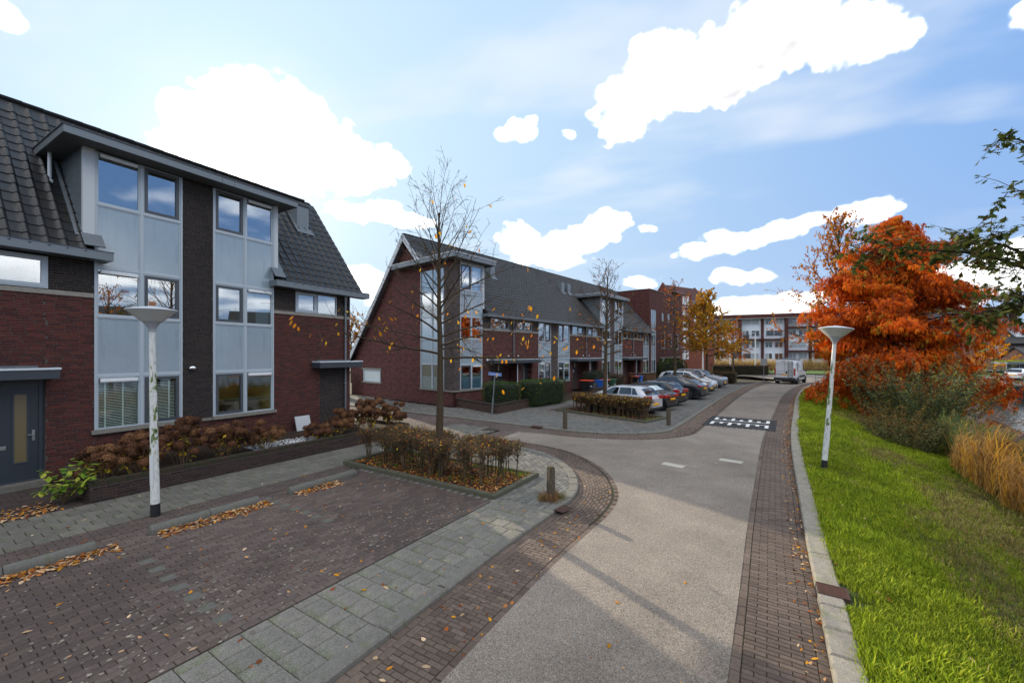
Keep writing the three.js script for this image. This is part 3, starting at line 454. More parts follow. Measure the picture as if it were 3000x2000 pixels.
function windowHalf(house, t0, t1, y0, y1, o = {}) {        // one window: outer frame, pane, and what the photo shows on it
  const w = part(house, 'window', ring(t0, t1, y0, y1, 0.035, -0.07, 0.012), M.frame); let a = t0 + 0.035, b = t1 - 0.035, c = y0 + 0.035, d = y1 - 0.035;
  if (o.sash) { part(w, 'sash', ring(a, b, c, d, 0.075, -0.05, 0.02), o.sash === true ? M.sash : o.sash); a += 0.075; b -= 0.075; c += 0.075; d -= 0.075; }
  if (o.screen) part(w, 'sunscreen_box', rbox(a + 0.02, b - 0.02, d - 0.10, d - 0.01, 0.0, 0.085, 0.02), M.whiteMetal);
  part(w, 'pane', box(a, b, c, d, -0.03, -0.022).scale(1, 1, 1), o.glass ?? M.glass);
  if (o.slats) { for (let y = c + 0.02, i = 0; y < d - 0.08; y += 0.042, i++) { const s = part(w, 'blind_slat', SLAT(b - a), M.blind); s.position.set((a + b) / 2, y, -0.085); s.rotation.x = 0.35; } for (const f of o.tapes ?? [0.18, 0.62]) part(w, 'ladder_tape', box(lerp(a, b, f) - 0.015, lerp(a, b, f) + 0.015, c, d - 0.06, -0.062, -0.06), M.blind); }
  if (o.frost) part(w, 'frosted_film', box(a, b, c, c + (d - c) * o.frost, -0.045, -0.042), S(0xd5dfe0, { roughness: 0.7 }));
  if (o.curtain) part(w, 'curtain', curtainGeo(lerp(a, b, o.curtain[0]), lerp(a, b, o.curtain[1]), c, d, -0.16), M.curtain);
  if (o.roller) part(w, 'roller_blind', box(a, b, lerp(d, c, o.roller), d, -0.06, -0.056), S(0xd2d4cf));
  return w;
}
const slatCache = new Map(); const SLAT = (w) => { const k = w.toFixed(2); if (!slatCache.has(k)) slatCache.set(k, box(-w / 2, w / 2, -0.0015, 0.0015, -0.016, 0.016)); return slatCache.get(k); };
function panelHalf(house, t0, t1, y0, y1) { const p = part(house, 'panel', box(t0 + 0.03, t1 - 0.03, y0 + 0.03, y1 - 0.03, -0.03, -0.004), M.panel); part(p, 'panel_bead', ring(t0, t1, y0, y1, 0.032, -0.05, 0.008), M.frame); return p; }
function glazedColumn(house, t0, t1, rows, rooms = M.darkRoom) {   // rows: [y0, y1, leftOptions | 'panel', rightOptions]
  const mid = (t0 + t1) / 2, y0 = rows[0][0], y1 = rows[rows.length - 1][1];
  part(house, 'window_frame', merge([box(t0 - 0.045, t0, y0, y1, -0.1, 0.03), box(t1, t1 + 0.045, y0, y1, -0.1, 0.03), box(mid - 0.03, mid + 0.03, y0, y1, -0.1, 0.028), ...rows.slice(1).map((r) => box(t0, mid - 0.03, r[0] - 0.055, r[0], -0.1, 0.026)), ...rows.slice(1).map((r) => box(mid + 0.03, t1, r[0] - 0.055, r[0], -0.1, 0.026))]), M.frame);
  rows.forEach((r, i) => {
    const top = i < rows.length - 1 ? r[1] - 0.055 : r[1];
    if (r[2] === 'panel') { panelHalf(house, t0, mid - 0.03, r[0], top); panelHalf(house, mid + 0.03, t1, r[0], top); return; }
    windowHalf(house, t0, mid - 0.03, r[0], top, r[2]); windowHalf(house, mid + 0.03, t1, r[0], top, r[3]);
    part(house, 'room', room(t0 - 0.02, t1 + 0.02, r[0] - 0.1, r[1] + 0.05, 1.7), r[4] ?? rooms);
  });
}
function tileGeo() {                                        // concrete roof tile with a roll on one side; z runs down the slope
  const X = [0, 0.1, 0.185, 0.2, 0.215, 0.24, 0.265, 0.288, 0.3], Y = [0.004, 0, 0.002, 0.012, 0.032, 0.045, 0.042, 0.022, 0.002], L = 0.42, T = 0.02, P = [];
  const q = (a, b, c, d) => P.push(...a, ...b, ...c, ...a, ...c, ...d);
  for (let i = 0; i < X.length - 1; i++) { const a = [X[i], Y[i], 0], b = [X[i + 1], Y[i + 1], 0], c = [X[i + 1], Y[i + 1], L - 0.008], d = [X[i], Y[i], L - 0.008], c2 = [X[i + 1], Y[i + 1] - 0.008, L], d2 = [X[i], Y[i] - 0.008, L], e = [X[i + 1], Y[i + 1] - T, L], f = [X[i], Y[i] - T, L]; q(d, c, b, a); q(d2, c2, c, d); q(f, e, c2, d2); }
  q([0.3, Y[8] - T, 0], [0.3, Y[8], 0], [0.3, Y[8], L], [0.3, Y[8] - T, L]); q([0, Y[0], 0], [0, Y[0] - T, 0], [0, Y[0] - T, L], [0, Y[0], L]);
  const g = new THREE.BufferGeometry(); g.setAttribute('position', new THREE.Float32BufferAttribute(P, 3)); g.computeVertexNormals(); return metric(toCreasedNormals(g, 0.7), 1, rnd() * 5, rnd() * 5);
}
const ROOFTILE = [0, 1, 2].map(tileGeo);
const tileTex = dataTex(512, (u, v, x, y) => { const n = fbm(u * 10, v * 10, 5, 131, 10), l = smooth(0.62, 0.72, fbm(u * 40, v * 40, 3, 133, 40)) * smooth(0.5, 0.7, fbm(u * 5, v * 5, 3, 135, 5)); const k = 170 + 70 * (n - 0.5) + 40 * (hash2(x, y, 3) - 0.5) + 80 * l; return [k, k, k - 10 * l]; });
const TILEMAT = [0x26292e, 0x212429, 0x2b2e32, 0x24272b, 0x2a2a29].map((c) => rep(S(c, { map: tileTex, bumpMap: grainBump, bumpScale: 0.002, roughness: 0.4 }), 1.4));
function roofTiles(t0, t1, eave, ridge, skip) {             // eave and ridge as [y, z]
  const out = [], run = eave[1] - ridge[1], rise = ridge[0] - eave[0], a = Math.atan2(rise, run), L = Math.hypot(run, rise), rows = Math.floor(L / 0.338);
  for (let r = 0; r < rows; r++) for (let t = t0, i = 0; t < t1 - 0.15; t += 0.298, i++) {
    const d = 0.36 + r * 0.338, y = eave[0] + d * Math.sin(a), z = eave[1] - d * Math.cos(a); if (skip && skip(t + 0.15, y, z)) continue;
    out.push({ m: mat4(t + rr(-0.003, 0.003), y + 0.03 * Math.cos(a), z + 0.03 * Math.sin(a), a - 0.062 + rr(-0.006, 0.006), 0, rr(-0.008, 0.008)), g: Math.floor(rnd() * 3), k: Math.floor(rnd() * 5) });
  }
  return out;
}
const ridgeCap = () => metric(new THREE.CylinderGeometry(0.115, 0.125, 0.42, 10, 1, false, -Math.PI / 2, Math.PI).rotateX(Math.PI / 2).rotateY(Math.PI / 2));
function ridgeTiles(roof, t0, t1, y, z, most = 300) { const g = ridgeCap(), n = Math.floor((t1 - t0) / 0.4); for (let i = 0; i < n; i++) { const m = part(roof, 'ridge_tile', g, TILEMAT[i % 5]); m.position.set(t0 + 0.2 + i * 0.4, y + rr(-0.004, 0.004), z); m.rotation.z = 0.03; } }
const slab = (t0, t1, a, b, th) => { // a sloping sheet from a [y, z] to b [y, z]
  const P = [], q = (c, d, e, f) => P.push(...c, ...d, ...e, ...c, ...e, ...f), L = Math.hypot(b[0] - a[0], b[1] - a[1]), ny = Math.abs(b[1] - a[1]) / L * th, nz = Math.abs(b[0] - a[0]) / L * th * Math.sign(a[1] - b[1]);
  const A = [[t0, a[0], a[1]], [t1, a[0], a[1]], [t1, b[0], b[1]], [t0, b[0], b[1]]], B = A.map((v) => [v[0], v[1] - ny, v[2] - nz]);
  q(A[0], A[1], A[2], A[3]); q(B[3], B[2], B[1], B[0]); for (let i = 0; i < 4; i++) { const j = (i + 1) % 4; q(B[i], B[j], A[j], A[i]); }
  const g = new THREE.BufferGeometry(); g.setAttribute('position', new THREE.Float32BufferAttribute(P, 3)); g.computeVertexNormals(); return metric(g);
};
function prism(pts, x0, x1) {                               // polygon in [z, y], extruded along x
  const s = new THREE.Shape(pts.map((p) => new THREE.Vector2(p[0], p[1]))), g = new THREE.ExtrudeGeometry(s, { depth: x1 - x0, bevelEnabled: false });
  g.rotateY(-Math.PI / 2); g.scale(1, 1, 1); const p = g.attributes.position; // shape x -> z, depth -> -x
  for (let i = 0; i < p.count; i++) p.setX(i, p.getX(i) + x1); g.computeVertexNormals(); return metric(g);
}
function canopyOver(house, t0, t1, depth, y0 = 2.53, y1 = 2.74) { const c = part(house, 'canopy', box(t0, t1, y0, y1, 0.012, depth), M.anthracite); part(c, 'canopy_edge', merge([box(t0 - 0.02, t1 + 0.02, y1, y1 + 0.045, depth - 0.06, depth + 0.02), box(t0 - 0.02, t0 + 0.04, y1, y1 + 0.045, 0.03, depth - 0.06), box(t1 - 0.04, t1 + 0.02, y1, y1 + 0.045, 0.03, depth - 0.06)]), M.frameLight); part(c, 'lead_flashing', box(t0 + 0.2, t1 - 0.25, y1 + 0.002, y1 + 0.09, 0.012, 0.035), M.lead); return c; }
function gutterBox(house, t0, t1, y0, y1, z1) { const g = part(house, 'gutter', merge([box(t0, t1, y0, y0 + 0.02, 0.005, z1), box(t0, t1, y0 + 0.02, y1, z1 - 0.02, z1), box(t0, t0 + 0.02, y0 + 0.02, y1, 0.005, z1 - 0.02), box(t1 - 0.02, t1, y0 + 0.02, y1, 0.005, z1 - 0.02)]), M.fascia); part(g, 'gutter_lip', box(t0 - 0.01, t1 + 0.01, y1, y1 + 0.02, z1 - 0.03, z1 + 0.012), M.anthracite); return g; }
function frontDoor(house, t0, t1, y0, y1, z, o = {}) {
  const d = part(house, 'door', box(t0 + 0.06, t1 - 0.06, y0 + 0.03, y1 - 0.06, z - 0.05, z), M.door);
  part(d, 'door_frame', merge([box(t0, t0 + 0.06, y0, y1, z - 0.08, z + 0.03), box(t1 - 0.06, t1, y0, y1, z - 0.08, z + 0.03), box(t0 + 0.06, t1 - 0.06, y1 - 0.06, y1, z - 0.08, z + 0.03), box(t0 + 0.06, t1 - 0.06, y0, y0 + 0.03, z - 0.08, z + 0.05)]), M.anthracite);
  const w = t1 - t0, a = o.g0 ?? t0 + w * 0.52, b = o.g1 ?? t0 + w * 0.67;
  part(d, 'door_glass_trim', ring(a - 0.035, b + 0.035, y0 + 0.42, y1 - 0.3, 0.035, z, z + 0.014), M.anthracite);
  part(d, 'door_glass', box(a, b, y0 + 0.455, y1 - 0.335, z, z + 0.006), P(0x6a5f44, { roughness: 0.25, ior: 1.7 }));
  part(d, 'handle_plate', rbox(t1 - 0.17, t1 - 0.12, y0 + 0.92, y0 + 1.17, z, z + 0.012, 0.004), M.steel);
  part(d, 'handle', merge([cyl(t1 - 0.145, -0.03, 0.03, 0, 0.011).rotateX(Math.PI / 2).translate(0, y0 + 1.07, z + 0.03), box(t1 - 0.25, t1 - 0.135, y0 + 1.06, y0 + 1.082, z + 0.045, z + 0.062)]), M.steel);
  if (o.slot !== undefined) part(d, 'letter_slot', rbox(o.slot, o.slot + 0.34, y0 + 0.78, y0 + 0.865, z, z + 0.012, 0.004), M.steel);
  return d;
}
// ---- the near house
const house1 = thing('house', 'dark-tiled house with grey panel bays behind the dried hydrangeas, nearest the camera', 'house', H1.x, H1.D, 0, turnOf(H1.A));
{
  seed(31);
  const TL = -7, red = [[TL, -1.5, 0, 4.52], [-1.5, 0.02, 2.5, 4.52], [0.02, 0.855, 0, 4.52], [0.855, 5.425, 0, 1.05], [5.425, 7.24, 0, 4.52], [7.24, 8.64, 2.62, 4.52]];
  const dark = [[TL, -2.3, 4.65, 5.46], [0.06, 0.855, 4.65, 5.46], [5.425, 6.24, 4.66, 5.46], [7.98, 8.64, 4.66, 5.46], [6.24, 7.98, 5.42, 5.46]], col = [[2.735, 3.535, 1.16, 8.3]], patch = [[7.24, 8.64, 0, 2.62]];
  const w1 = wallBox(house1, red, M.mortar, -0.14, -0.004, 'wall', 'red brick wall');
  const w2 = wallBox(house1, [...dark, ...col], M.mortar, -0.14, -0.004, 'wall', 'dark brick wall');
  const w3 = wallBox(house1, patch, M.mortar, -0.16, -0.03, 'wall', 'dark brick wall patch under the right canopy');
  const view = (z) => z.map((q) => [Math.max(q[0], -2.6), q[1], Math.max(q[2], 0), q[3]]);
  pieces(w1, 'brick', 'bricks', faceBricks(view(red)), FACE, FACERED, 300);
  pieces(w2, 'brick', 'bricks', faceBricks(view([...dark, ...col])), FACE, FACEDARK, 200);
  pieces(w3, 'brick', 'bricks', faceBricks(patch, -0.025), FACE, FACEDARK, 60);
  part(house1, 'stone_band', merge([box(TL, 0.855, 4.53, 4.64, -0.1, 0.022), box(5.425, 8.66, 4.54, 4.65, -0.1, 0.022)]), M.stoneBand);
  part(house1, 'window_sill', merge([box(0.8, 2.74, 1.055, 1.15, -0.1, 0.09), box(2.745, 3.52, 1.055, 1.13, -0.1, 0.04), box(3.525, 5.5, 1.055, 1.15, -0.1, 0.09)]), M.sill);
  const up = [4.1, 5.35], top = [6.98, 8.28];
  glazedColumn(house1, 0.9, 2.69, [[1.16, 2.56, { screen: true, slats: true, glass: M.glassPlain }, { sash: true, slats: true, tapes: [0.78], glass: M.glassPlain }], [2.56, 4.1, 'panel'], [4.1, 5.36, { screen: true }, { sash: true }], [5.36, 6.98, 'panel'], [6.98, 8.29, { screen: true }, { sash: true }]]);
  glazedColumn(house1, 3.58, 5.38, [[1.16, 2.56, { sash: true, glass: M.glassPlain }, { screen: true, glass: M.glassPlain }, M.ochreRoom], [2.56, 4.1, 'panel'], [4.1, 5.36, { sash: true, curtain: [0.05, 0.3] }, { screen: true, curtain: [0.45, 1], glass: M.glass }, M.greyRoom], [5.36, 6.98, 'panel'], [6.98, 8.29, { sash: true }, { screen: true }]]);
  part(house1, 'interior_cabinet', merge([box(3.62, 4.0, 1.1, 1.75, -1.5, -0.9), box(4.5, 5.2, 1.1, 1.5, -1.4, -0.7)]), S(0x6f6a5c)); part(house1, 'interior_cushion', new THREE.SphereGeometry(0.22, 12, 8).scale(1.4, 0.8, 1).translate(4.9, 1.45, -0.55), S(0x3c3a36));
  // strips of windows under the eaves
  for (const [a, b, c] of [[-2.3, -1.14, 0], [-1.12, 0.06, 1], [6.24, 7.1, 1], [7.12, 7.98, 0]]) { windowHalf(house1, a, b, 4.66, 5.42, { sash: c ? M.frame : undefined }); part(house1, 'room', room(a, b, 4.6, 5.45, 1.2), a > 0 ? M.redRoom : M.darkRoom); }
  part(house1, 'flower_pot', cyl(7.78, 4.7, 4.8, -0.16, 0.04, 0.055), S(0xb9b2a6));
  // door and canopies
  frontDoor(house1, -1.18, 0.0, 0.15, 2.5, -0.12, { g0: -0.44, g1: -0.25, slot: -0.9 });
  part(house1, 'door_reveal', merge([box(-1.5, -1.19, 0, 2.5, -0.3, -0.1), box(0.002, 0.02, 0, 2.5, -0.3, -0.1), box(-1.5, 0.02, 2.5, 2.52, -0.3, -0.1)]), M.anthracite);
  part(house1, 'door_step', rbox(-1.3, 0.05, 0, 0.15, -0.12, 0.16, 0.01), M.kerb);
  canopyOver(house1, -4.2, 0.15, 0.5); canopyOver(house1, 6.9, 8.85, 0.5, 2.57, 2.78);
  const pipe = part(house1, 'downpipe', merge([cyl(8.36, 2.83, 5.25, 0.075, 0.042), cyl(8.36, 0.02, 2.55, 0.075, 0.042), cyl(8.36, 5.25, 5.5, 0.075, 0.06, 0.09)]), M.galvanised);
  part(pipe, 'pipe_clamp', merge([cyl(8.36, 3.9, 3.93, 0.075, 0.05), cyl(8.36, 1.9, 1.93, 0.075, 0.05)]), M.steel);
  // roof
  const eave = [5.6, 0.36], ridge = [10.1, -3.15], slope = (z) => eave[0] + (eave[1] - z) * (ridge[0] - eave[0]) / (eave[1] - ridge[1]), zAt = (y) => eave[1] - (y - eave[0]) * (eave[1] - ridge[1]) / (ridge[0] - eave[0]);
  const roof = part(house1, 'roof', merge([slab(TL, 0.64, eave, ridge, 0.12), slab(5.58, 8.9, eave, ridge, 0.12), slab(0.64, 5.58, [8.5, zAt(8.5)], ridge, 0.12), slab(TL, 8.9, [4.5, -7.6], [10.1, -3.15], 0.12)]), M.black);
  pieces(roof, 'roof_tile', 'roof_tiles', roofTiles(-1.75, 9.0, eave, ridge, (t, y, z) => t > 0.62 && t < 5.6 && y < 8.75), ROOFTILE, TILEMAT, 300);
  ridgeTiles(roof, -2.2, 8.95, 10.12, -3.15);
  part(house1, 'verge_board', merge([slab(8.9, 8.96, [5.58, 0.38], [10.06, -3.15], 0.24), slab(8.9, 8.96, [4.5, -7.6], [10.06, -3.15], 0.24)]), M.soffit);
  const gz = [[-0.004, 0], [-0.004, 5.45], [-0.2, 5.95], [-3.15, 9.92], [-7.5, 4.6], [-7.5, 0]];
  part(house1, 'gable_wall', prism(gz, 8.5, 8.635), M.redBrick); part(house1, 'party_wall', prism(gz, TL + 0.05, TL + 0.2), M.redBrick); part(house1, 'rear_wall', box(TL + 0.2, 8.5, 0, 4.6, -7.5, -7.35), M.redBrick);
  // box dormer over both bays
  const dz = zAt(8.3) - 0.2;
  const dormer = part(house1, 'dormer_roof', merge([box(0.18, 5.95, 8.31, 8.49, 0.58, 0.6), box(0.18, 0.2, 8.31, 8.49, dz, 0.58), box(5.93, 5.95, 8.31, 8.49, dz, 0.58), box(0.2, 5.93, 8.42, 8.47, dz - 0.3, 0.58)]), M.fascia);
  part(dormer, 'dormer_soffit', box(0.2, 5.93, 8.315, 8.335, dz, 0.58), M.soffit); part(dormer, 'roof_lip', merge([box(0.16, 5.97, 8.49, 8.515, 0.56, 0.62), box(0.16, 0.2, 8.49, 8.515, dz, 0.56)]), M.anthracite); part(dormer, 'roof_edge', box(1.15, 5.2, 8.515, 8.6, 0.1, 0.16), M.frameLight);
  part(dormer, 'fascia_joint', merge([box(3.52, 3.53, 8.31, 8.49, 0.6, 0.603), box(3.86, 3.87, 8.31, 8.49, 0.6, 0.603)]), M.anthracite);
  for (const [a, b, s] of [[0.64, 0.7, -1], [5.5, 5.56, 1]]) { const ck = part(house1, 'dormer_cheek', prism([[-0.06, slope(-0.06) - 0.05], [-0.06, 8.315], [zAt(8.315), 8.315]], a, b), M.zinc); part(ck, 'lead_flashing', (() => { const t0 = s < 0 ? 0.5 : 5.53, t1 = s < 0 ? 0.67 : 5.72; return slab(t0, t1, [slope(0.05) + 0.06, 0.05 + 0.05], [slope(dz) + 0.06, dz + 0.05], 0.03); })(), M.lead); }
  part(house1, 'corner_board', merge([box(0.64, 0.855, 6.0, 8.31, -0.06, 0.05), box(5.425, 5.56, 6.0, 8.31, -0.06, 0.05)]), M.trimGrey);
  for (const q of [0.6, 5.3]) part(house1, 'flashing_apron', slab(q, q + 0.38, [5.8, 0.36], [6.14, 0.06], 0.03), M.lead);
  gutterBox(house1, TL, 1.1, 5.46, 5.66, 0.46); gutterBox(house1, 5.28, 9.28, 5.46, 5.66, 0.46);
  part(house1, 'dormer_downpipe', merge([cyl(0.34, slope(-1.2) + 0.02, 8.31, -1.2, 0.04), cyl(0.34, slope(-1.1) + 0.02, slope(-1.1) + 0.12, -1.1, 0.045)]), M.trimGrey);
  const vent = part(house1, 'chimney', box(7.42, 7.94, slope(-1.75) - 0.2, 9.3, -2.25, -1.75), M.fascia); part(vent, 'chimney_cap', box(7.39, 7.97, 9.3, 9.34, -2.28, -1.72), M.black); part(vent, 'lead_flashing', merge([slab(7.3, 8.06, [slope(-1.55) + 0.08, -1.5], [slope(-1.75) + 0.08, -1.7], 0.03), slab(7.3, 7.42, [slope(-1.75) + 0.08, -1.7], [slope(-2.25) + 0.08, -2.2], 0.03)]), M.lead);
  // oval chrome lamp on the dark brick
  const lampW = part(house1, 'wall_lamp', new THREE.SphereGeometry(0.085, 20, 14).scale(1.15, 0.9, 0.8).translate(2.98, 2.68, 0.05), S(0xe0e2e4, { roughness: 0.08, metalness: 1 })); part(lampW, 'lamp_base', cyl(0, 0, 0.03, 0, 0.07).rotateX(Math.PI / 2).translate(2.98, 2.68, 0), M.steel);
}
// ---- the second row, seen across the side street
const row2 = thing('terraced_row', 'terraced brick row with a long dark tiled roof across the side street', 'terraced houses', H2.x, H2.D, 0, turnOf(H2.A));
{
  seed(41);
  const L = 30.2, eave = [5.6, 0.36], ridge = [10.92, -4.5], slope = (z) => eave[0] + (eave[1] - z) * (ridge[0] - eave[0]) / (eave[1] - ridge[1]), zAt = (y) => eave[1] - (y - eave[0]) * (eave[1] - ridge[1]) / (ridge[0] - eave[0]);
  const pairs = [8.41, 18.51, 28.4], red = [], dark = [], doors = [3.2, 13.25, 23.3];
  red.push([-0.0, 2.345, 0, 0.86]); dark.push([0, 0.445, 0.95, 8.66]);
  for (const p of pairs) { const e = p + 4.3; red.push([p - 0.045, Math.min(e + 0.045, L), 0, 0.86]); if (p < 28) dark.push([p + 1.595, p + 2.605, 0.95, p > 18 && p < 19 ? 8.5 : 5.46]); else dark.push([p + 1.55, L, 0.95, 5.46]); }
  const spans = [[2.345, 8.365], [12.755, 18.465], [22.855, 28.355]];
  spans.forEach(([a, b], i) => {
    const d = doors[i]; red.push([a, d, 0, 2.6], [d + 3.2, b, 0, 2.6].map((v, k) => (k === 0 ? d + 4.35 : v)), [d + 2.7, d + 3.15, 0, 2.6], [a, b, 2.6, 4.6]); dark.push([a, d - 0.05, 4.74, 5.46], [d + 1.75, d + 2.55, 4.74, 5.46], [d + 4.35, b, 4.74, 5.46]);
    part(row2, 'stone_band', box(a, b, 4.61, 4.73, -0.1, 0.03), M.stoneBand);
    for (const [u, v] of [[d - 0.05, d + 0.85], [d + 0.85, d + 1.75], [d + 2.55, d + 3.45], [d + 3.45, d + 4.35]]) { windowHalf(row2, u, v, 4.75, 5.44, { sash: rnd() < 0.5 }); }
    part(row2, 'room', room(d - 0.05, d + 1.75, 4.7, 5.46, 1.1), M.darkRoom); part(row2, 'room', room(d + 2.55, d + 4.35, 4.7, 5.46, 1.1), M.darkRoom);
    canopyOver(row2, d - 0.45, d + 4.55, 0.75, 2.5, 2.72);
    // two door niches under each canopy
    wallBox(row2, [[d + 0.95, d + 2.0, 0, 2.6]], M.darkBrick, -0.95, -0.75, 'niche_wall'); wallBox(row2, [[d + 2.0, d + 2.7, 0, 2.6]], M.redBrick, -0.95, -0.75, 'niche_wall'); wallBox(row2, [[d - 0.08, d, 0, 2.6], [d + 2.7, d + 3.15, 0, 2.6], [d + 4.35, d + 4.43, 0, 2.6]], M.redBrick, -0.95, -0.145, 'niche_side'); wallBox(row2, [[d + 3.15, d + 4.35, 0, 2.6]], M.darkBrick, -0.95, -0.8, 'niche_wall'); part(row2, 'niche_ceiling', box(d, d + 4.35, 2.6, 2.66, -0.95, -0.02), M.soffit);
    frontDoor(row2, d + 0.02, d + 0.94, 0.1, 2.5, -0.7); frontDoor(row2, d + 3.2, d + 4.3, 0.1, 2.5, -0.35);
    part(row2, 'house_number', box(d + 1.3, d + 1.45, 1.5, 1.75, -0.75, -0.735), M.whiteMetal); part(row2, 'wall_lamp', box(d + 1.48, d + 1.56, 1.95, 2.35, -0.75, -0.69), S(0xd9d4c2));
    part(row2, 'porch_post', cyl(d + 2.15, 0, 2.5, 0.45, 0.03), M.frameLight);
    part(row2, 'downpipe', merge([cyl(d + 2.22, 2.78, 5.4, 0.07, 0.045), cyl(d + 2.22, 5.2, 5.45, 0.07, 0.07)]), M.galvanised);
    for (const k of [1.7, 2.75]) part(row2, 'vent_cap', cyl(0, 0, 0.05, 0, 0.05).rotateX(Math.PI / 2).translate(d + k, 2.98, 0), M.whiteMetal);
  });
  const w1 = wallBox(row2, red, M.redBrick, -0.14, 0, 'wall', 'red brick wall'); wallBox(row2, dark, M.darkBrick, -0.14, 0.0, 'wall', 'dark brick wall');
  const half = (f, s) => [{ sash: f, roller: s }, { screen: !f, roller: s }];
  glazedColumn(row2, 0.49, 2.3, [[0.96, 2.5, { sash: true, frost: 0.52 }, { screen: true, frost: 0.52 }], [2.5, 4.05, 'panel'], [4.05, 5.4, {}, {}, M.redRoom], [5.4, 6.98, 'panel'], [6.98, 8.5, { sash: true }, { curtain: [0.1, 0.9] }, M.greyRoom]]);
  glazedColumn(row2, 8.41, 9.96, [[0.96, 2.5, { screen: true, roller: 0.4 }, { sash: true, roller: 0.4 }], [2.5, 4.05, 'panel'], [4.05, 5.46, { roller: 0.65 }, { sash: true, roller: 0.65 }, M.greyRoom]]);
  glazedColumn(row2, 11.06, 12.71, [[0.96, 2.5, { sash: true, roller: 0.15 }, { screen: true, frost: 0.2 }], [2.5, 4.05, 'panel'], [4.05, 5.46, { sash: true }, { roller: 0.1 }]]);
  glazedColumn(row2, 18.51, 20.06, [[0.96, 2.5, { screen: true }, { sash: true }], [2.5, 4.05, 'panel'], [4.05, 5.4, {}, { sash: true }], [5.4, 6.98, 'panel'], [6.98, 8.4, {}, { sash: true }, M.greyRoom]]);
  glazedColumn(row2, 21.16, 22.81, [[0.96, 2.5, { sash: true }, { screen: true }], [2.5, 4.05, 'panel'], [4.05, 5.4, { sash: true, curtain: [0, 1] }, {}], [5.4, 6.98, 'panel'], [6.98, 8.4, { sash: true }, {}, M.greyRoom]]);
  glazedColumn(row2, 28.4, 29.9, [[0.96, 2.5, { screen: true }, { sash: true }], [2.5, 4.05, 'panel'], [4.05, 5.46, {}, { sash: true }]]);
  part(row2, 'window_sill', merge([box(-0.06, 2.4, 0.865, 0.945, -0.1, 0.07), ...pairs.map((p) => box(p - 0.1, Math.min(p + 4.45, L), 0.865, 0.945, -0.1, 0.07))]), M.sill);
  // gable, facing the side street: walls in pieces round the bay of windows, polygon in [z, y]
  const rear = (y) => -4.5 - (10.92 - y) / 1.19;
  part(row2, 'gable_wall', merge([
    prism([[-3.13, 0], [0.0, 0], [0.0, 0.86], [-3.13, 0.86]], 0, 0.14), prism([[-3.13, 8.3], [0, 8.3], [0, 8.64], [zAt(8.64) , 8.64], [-3.13, slope(-3.13) - 0.12]], 0, 0.14),
    prism([[-7.63, 0], [-3.13, 0], [-3.13, slope(-3.13) - 0.12], [-4.5, 10.76], [-7.63, 10.76 - 3.13 * 1.19]], 0, 0.14), prism([[-9.9, 0], [-7.63, 0], [-7.63, 1.1], [-9.9, 1.1]], 0, 0.14), prism([[-9.9, 2.0], [-7.63, 2.0], [-7.63, 10.76 - 3.13 * 1.19], [-9.9, 10.76 - 5.4 * 1.19]], 0, 0.14), prism([[rear(2.5), 0], [-9.9, 0], [-9.9, 10.76 - 5.4 * 1.19], [rear(2.5), 2.35]], 0, 0.14)]), M.redBrick, 'red brick gable');
  part(row2, 'corner_pier', prism([[-0.88, 0.95], [-0.145, 0.95], [-0.145, 8.3], [-0.88, 8.3]], -0.003, 0.14), M.darkBrick);
  part(row2, 'gable_sill', box(-0.07, 0.1, 0.862, 0.945, -3.2, 0.001), M.sill);
  { // windows of the gable bay as sub-parts: frame, panes and panels on the gable face
    const b = part(row2, 'gable_window', merge([box(-0.03, 0.1, 0.96, 8.3, -0.98, -0.93), box(-0.03, 0.1, 0.96, 8.3, -3.13, -3.08), box(-0.03, 0.1, 0.96, 8.3, -2.04, -1.97), ...[2.45, 4.0, 5.35, 6.93].flatMap((y) => [box(-0.028, 0.1, y, y + 0.06, -3.08, -2.04), box(-0.028, 0.1, y, y + 0.06, -1.97, -0.98)])]), M.frame);
    for (const [z0, z1] of [[-3.08, -2.04], [-1.97, -0.98]]) for (const [y0, y1, k] of [[0.96, 2.45, 1], [2.51, 4.0, 0], [4.06, 5.35, 1], [5.41, 6.93, 2], [6.99, 8.3, 1]]) { part(b, k === 0 ? 'panel' : 'pane', box(0.02, 0.03, y0, y1, z0, z1), k === 0 ? M.panel : M.glass); if (y0 < 1) part(b, 'frosted_film', box(0.04, 0.043, y0, y0 + 0.75, z0 + 0.05, z1 - 0.05), S(0xd5dfe0, { roughness: 0.7 })); }
    part(row2, 'gable_room', (() => { const g = room(0.9, 3.15, 0.9, 8.35, 1.6, -0.1); g.rotateY(-Math.PI / 2); g.scale(1, 1, -1); g.computeVertexNormals(); return g; })(), M.greyRoom);
    const s = part(row2, 'gable_window', merge([box(-0.02, 0.1, 1.1, 1.18, -9.88, -7.65), box(-0.02, 0.1, 1.92, 2.0, -9.88, -7.65), box(-0.02, 0.1, 1.18, 1.92, -9.88, -9.8), box(-0.02, 0.1, 1.18, 1.92, -7.73, -7.65)]), M.frame); part(s, 'pane', box(0.03, 0.04, 1.18, 1.92, -9.8, -7.73), S(0xc4cfcf, { roughness: 0.35 }));
    part(row2, 'gable_sill', merge([box(-0.06, 0.1, 1.0, 1.1, -10.05, -7.5), box(-0.06, 0.1, 2.0, 2.1, -10.05, -7.5)]), M.sill);
  }
  // roof
  const roof = part(row2, 'roof', merge([slab(-0.38, 17.9, eave, ridge, 0.14), slab(22.9, L, eave, ridge, 0.14), slab(17.9, 22.9, [8.6, zAt(8.6)], ridge, 0.14), slab(-0.38, L, [2.5, rear(2.5)], ridge, 0.14)].slice(1).concat([slab(2.55, 17.9, eave, ridge, 0.14), slab(-0.38, 2.55, [8.9, zAt(8.9)], ridge, 0.14)])), M.black);
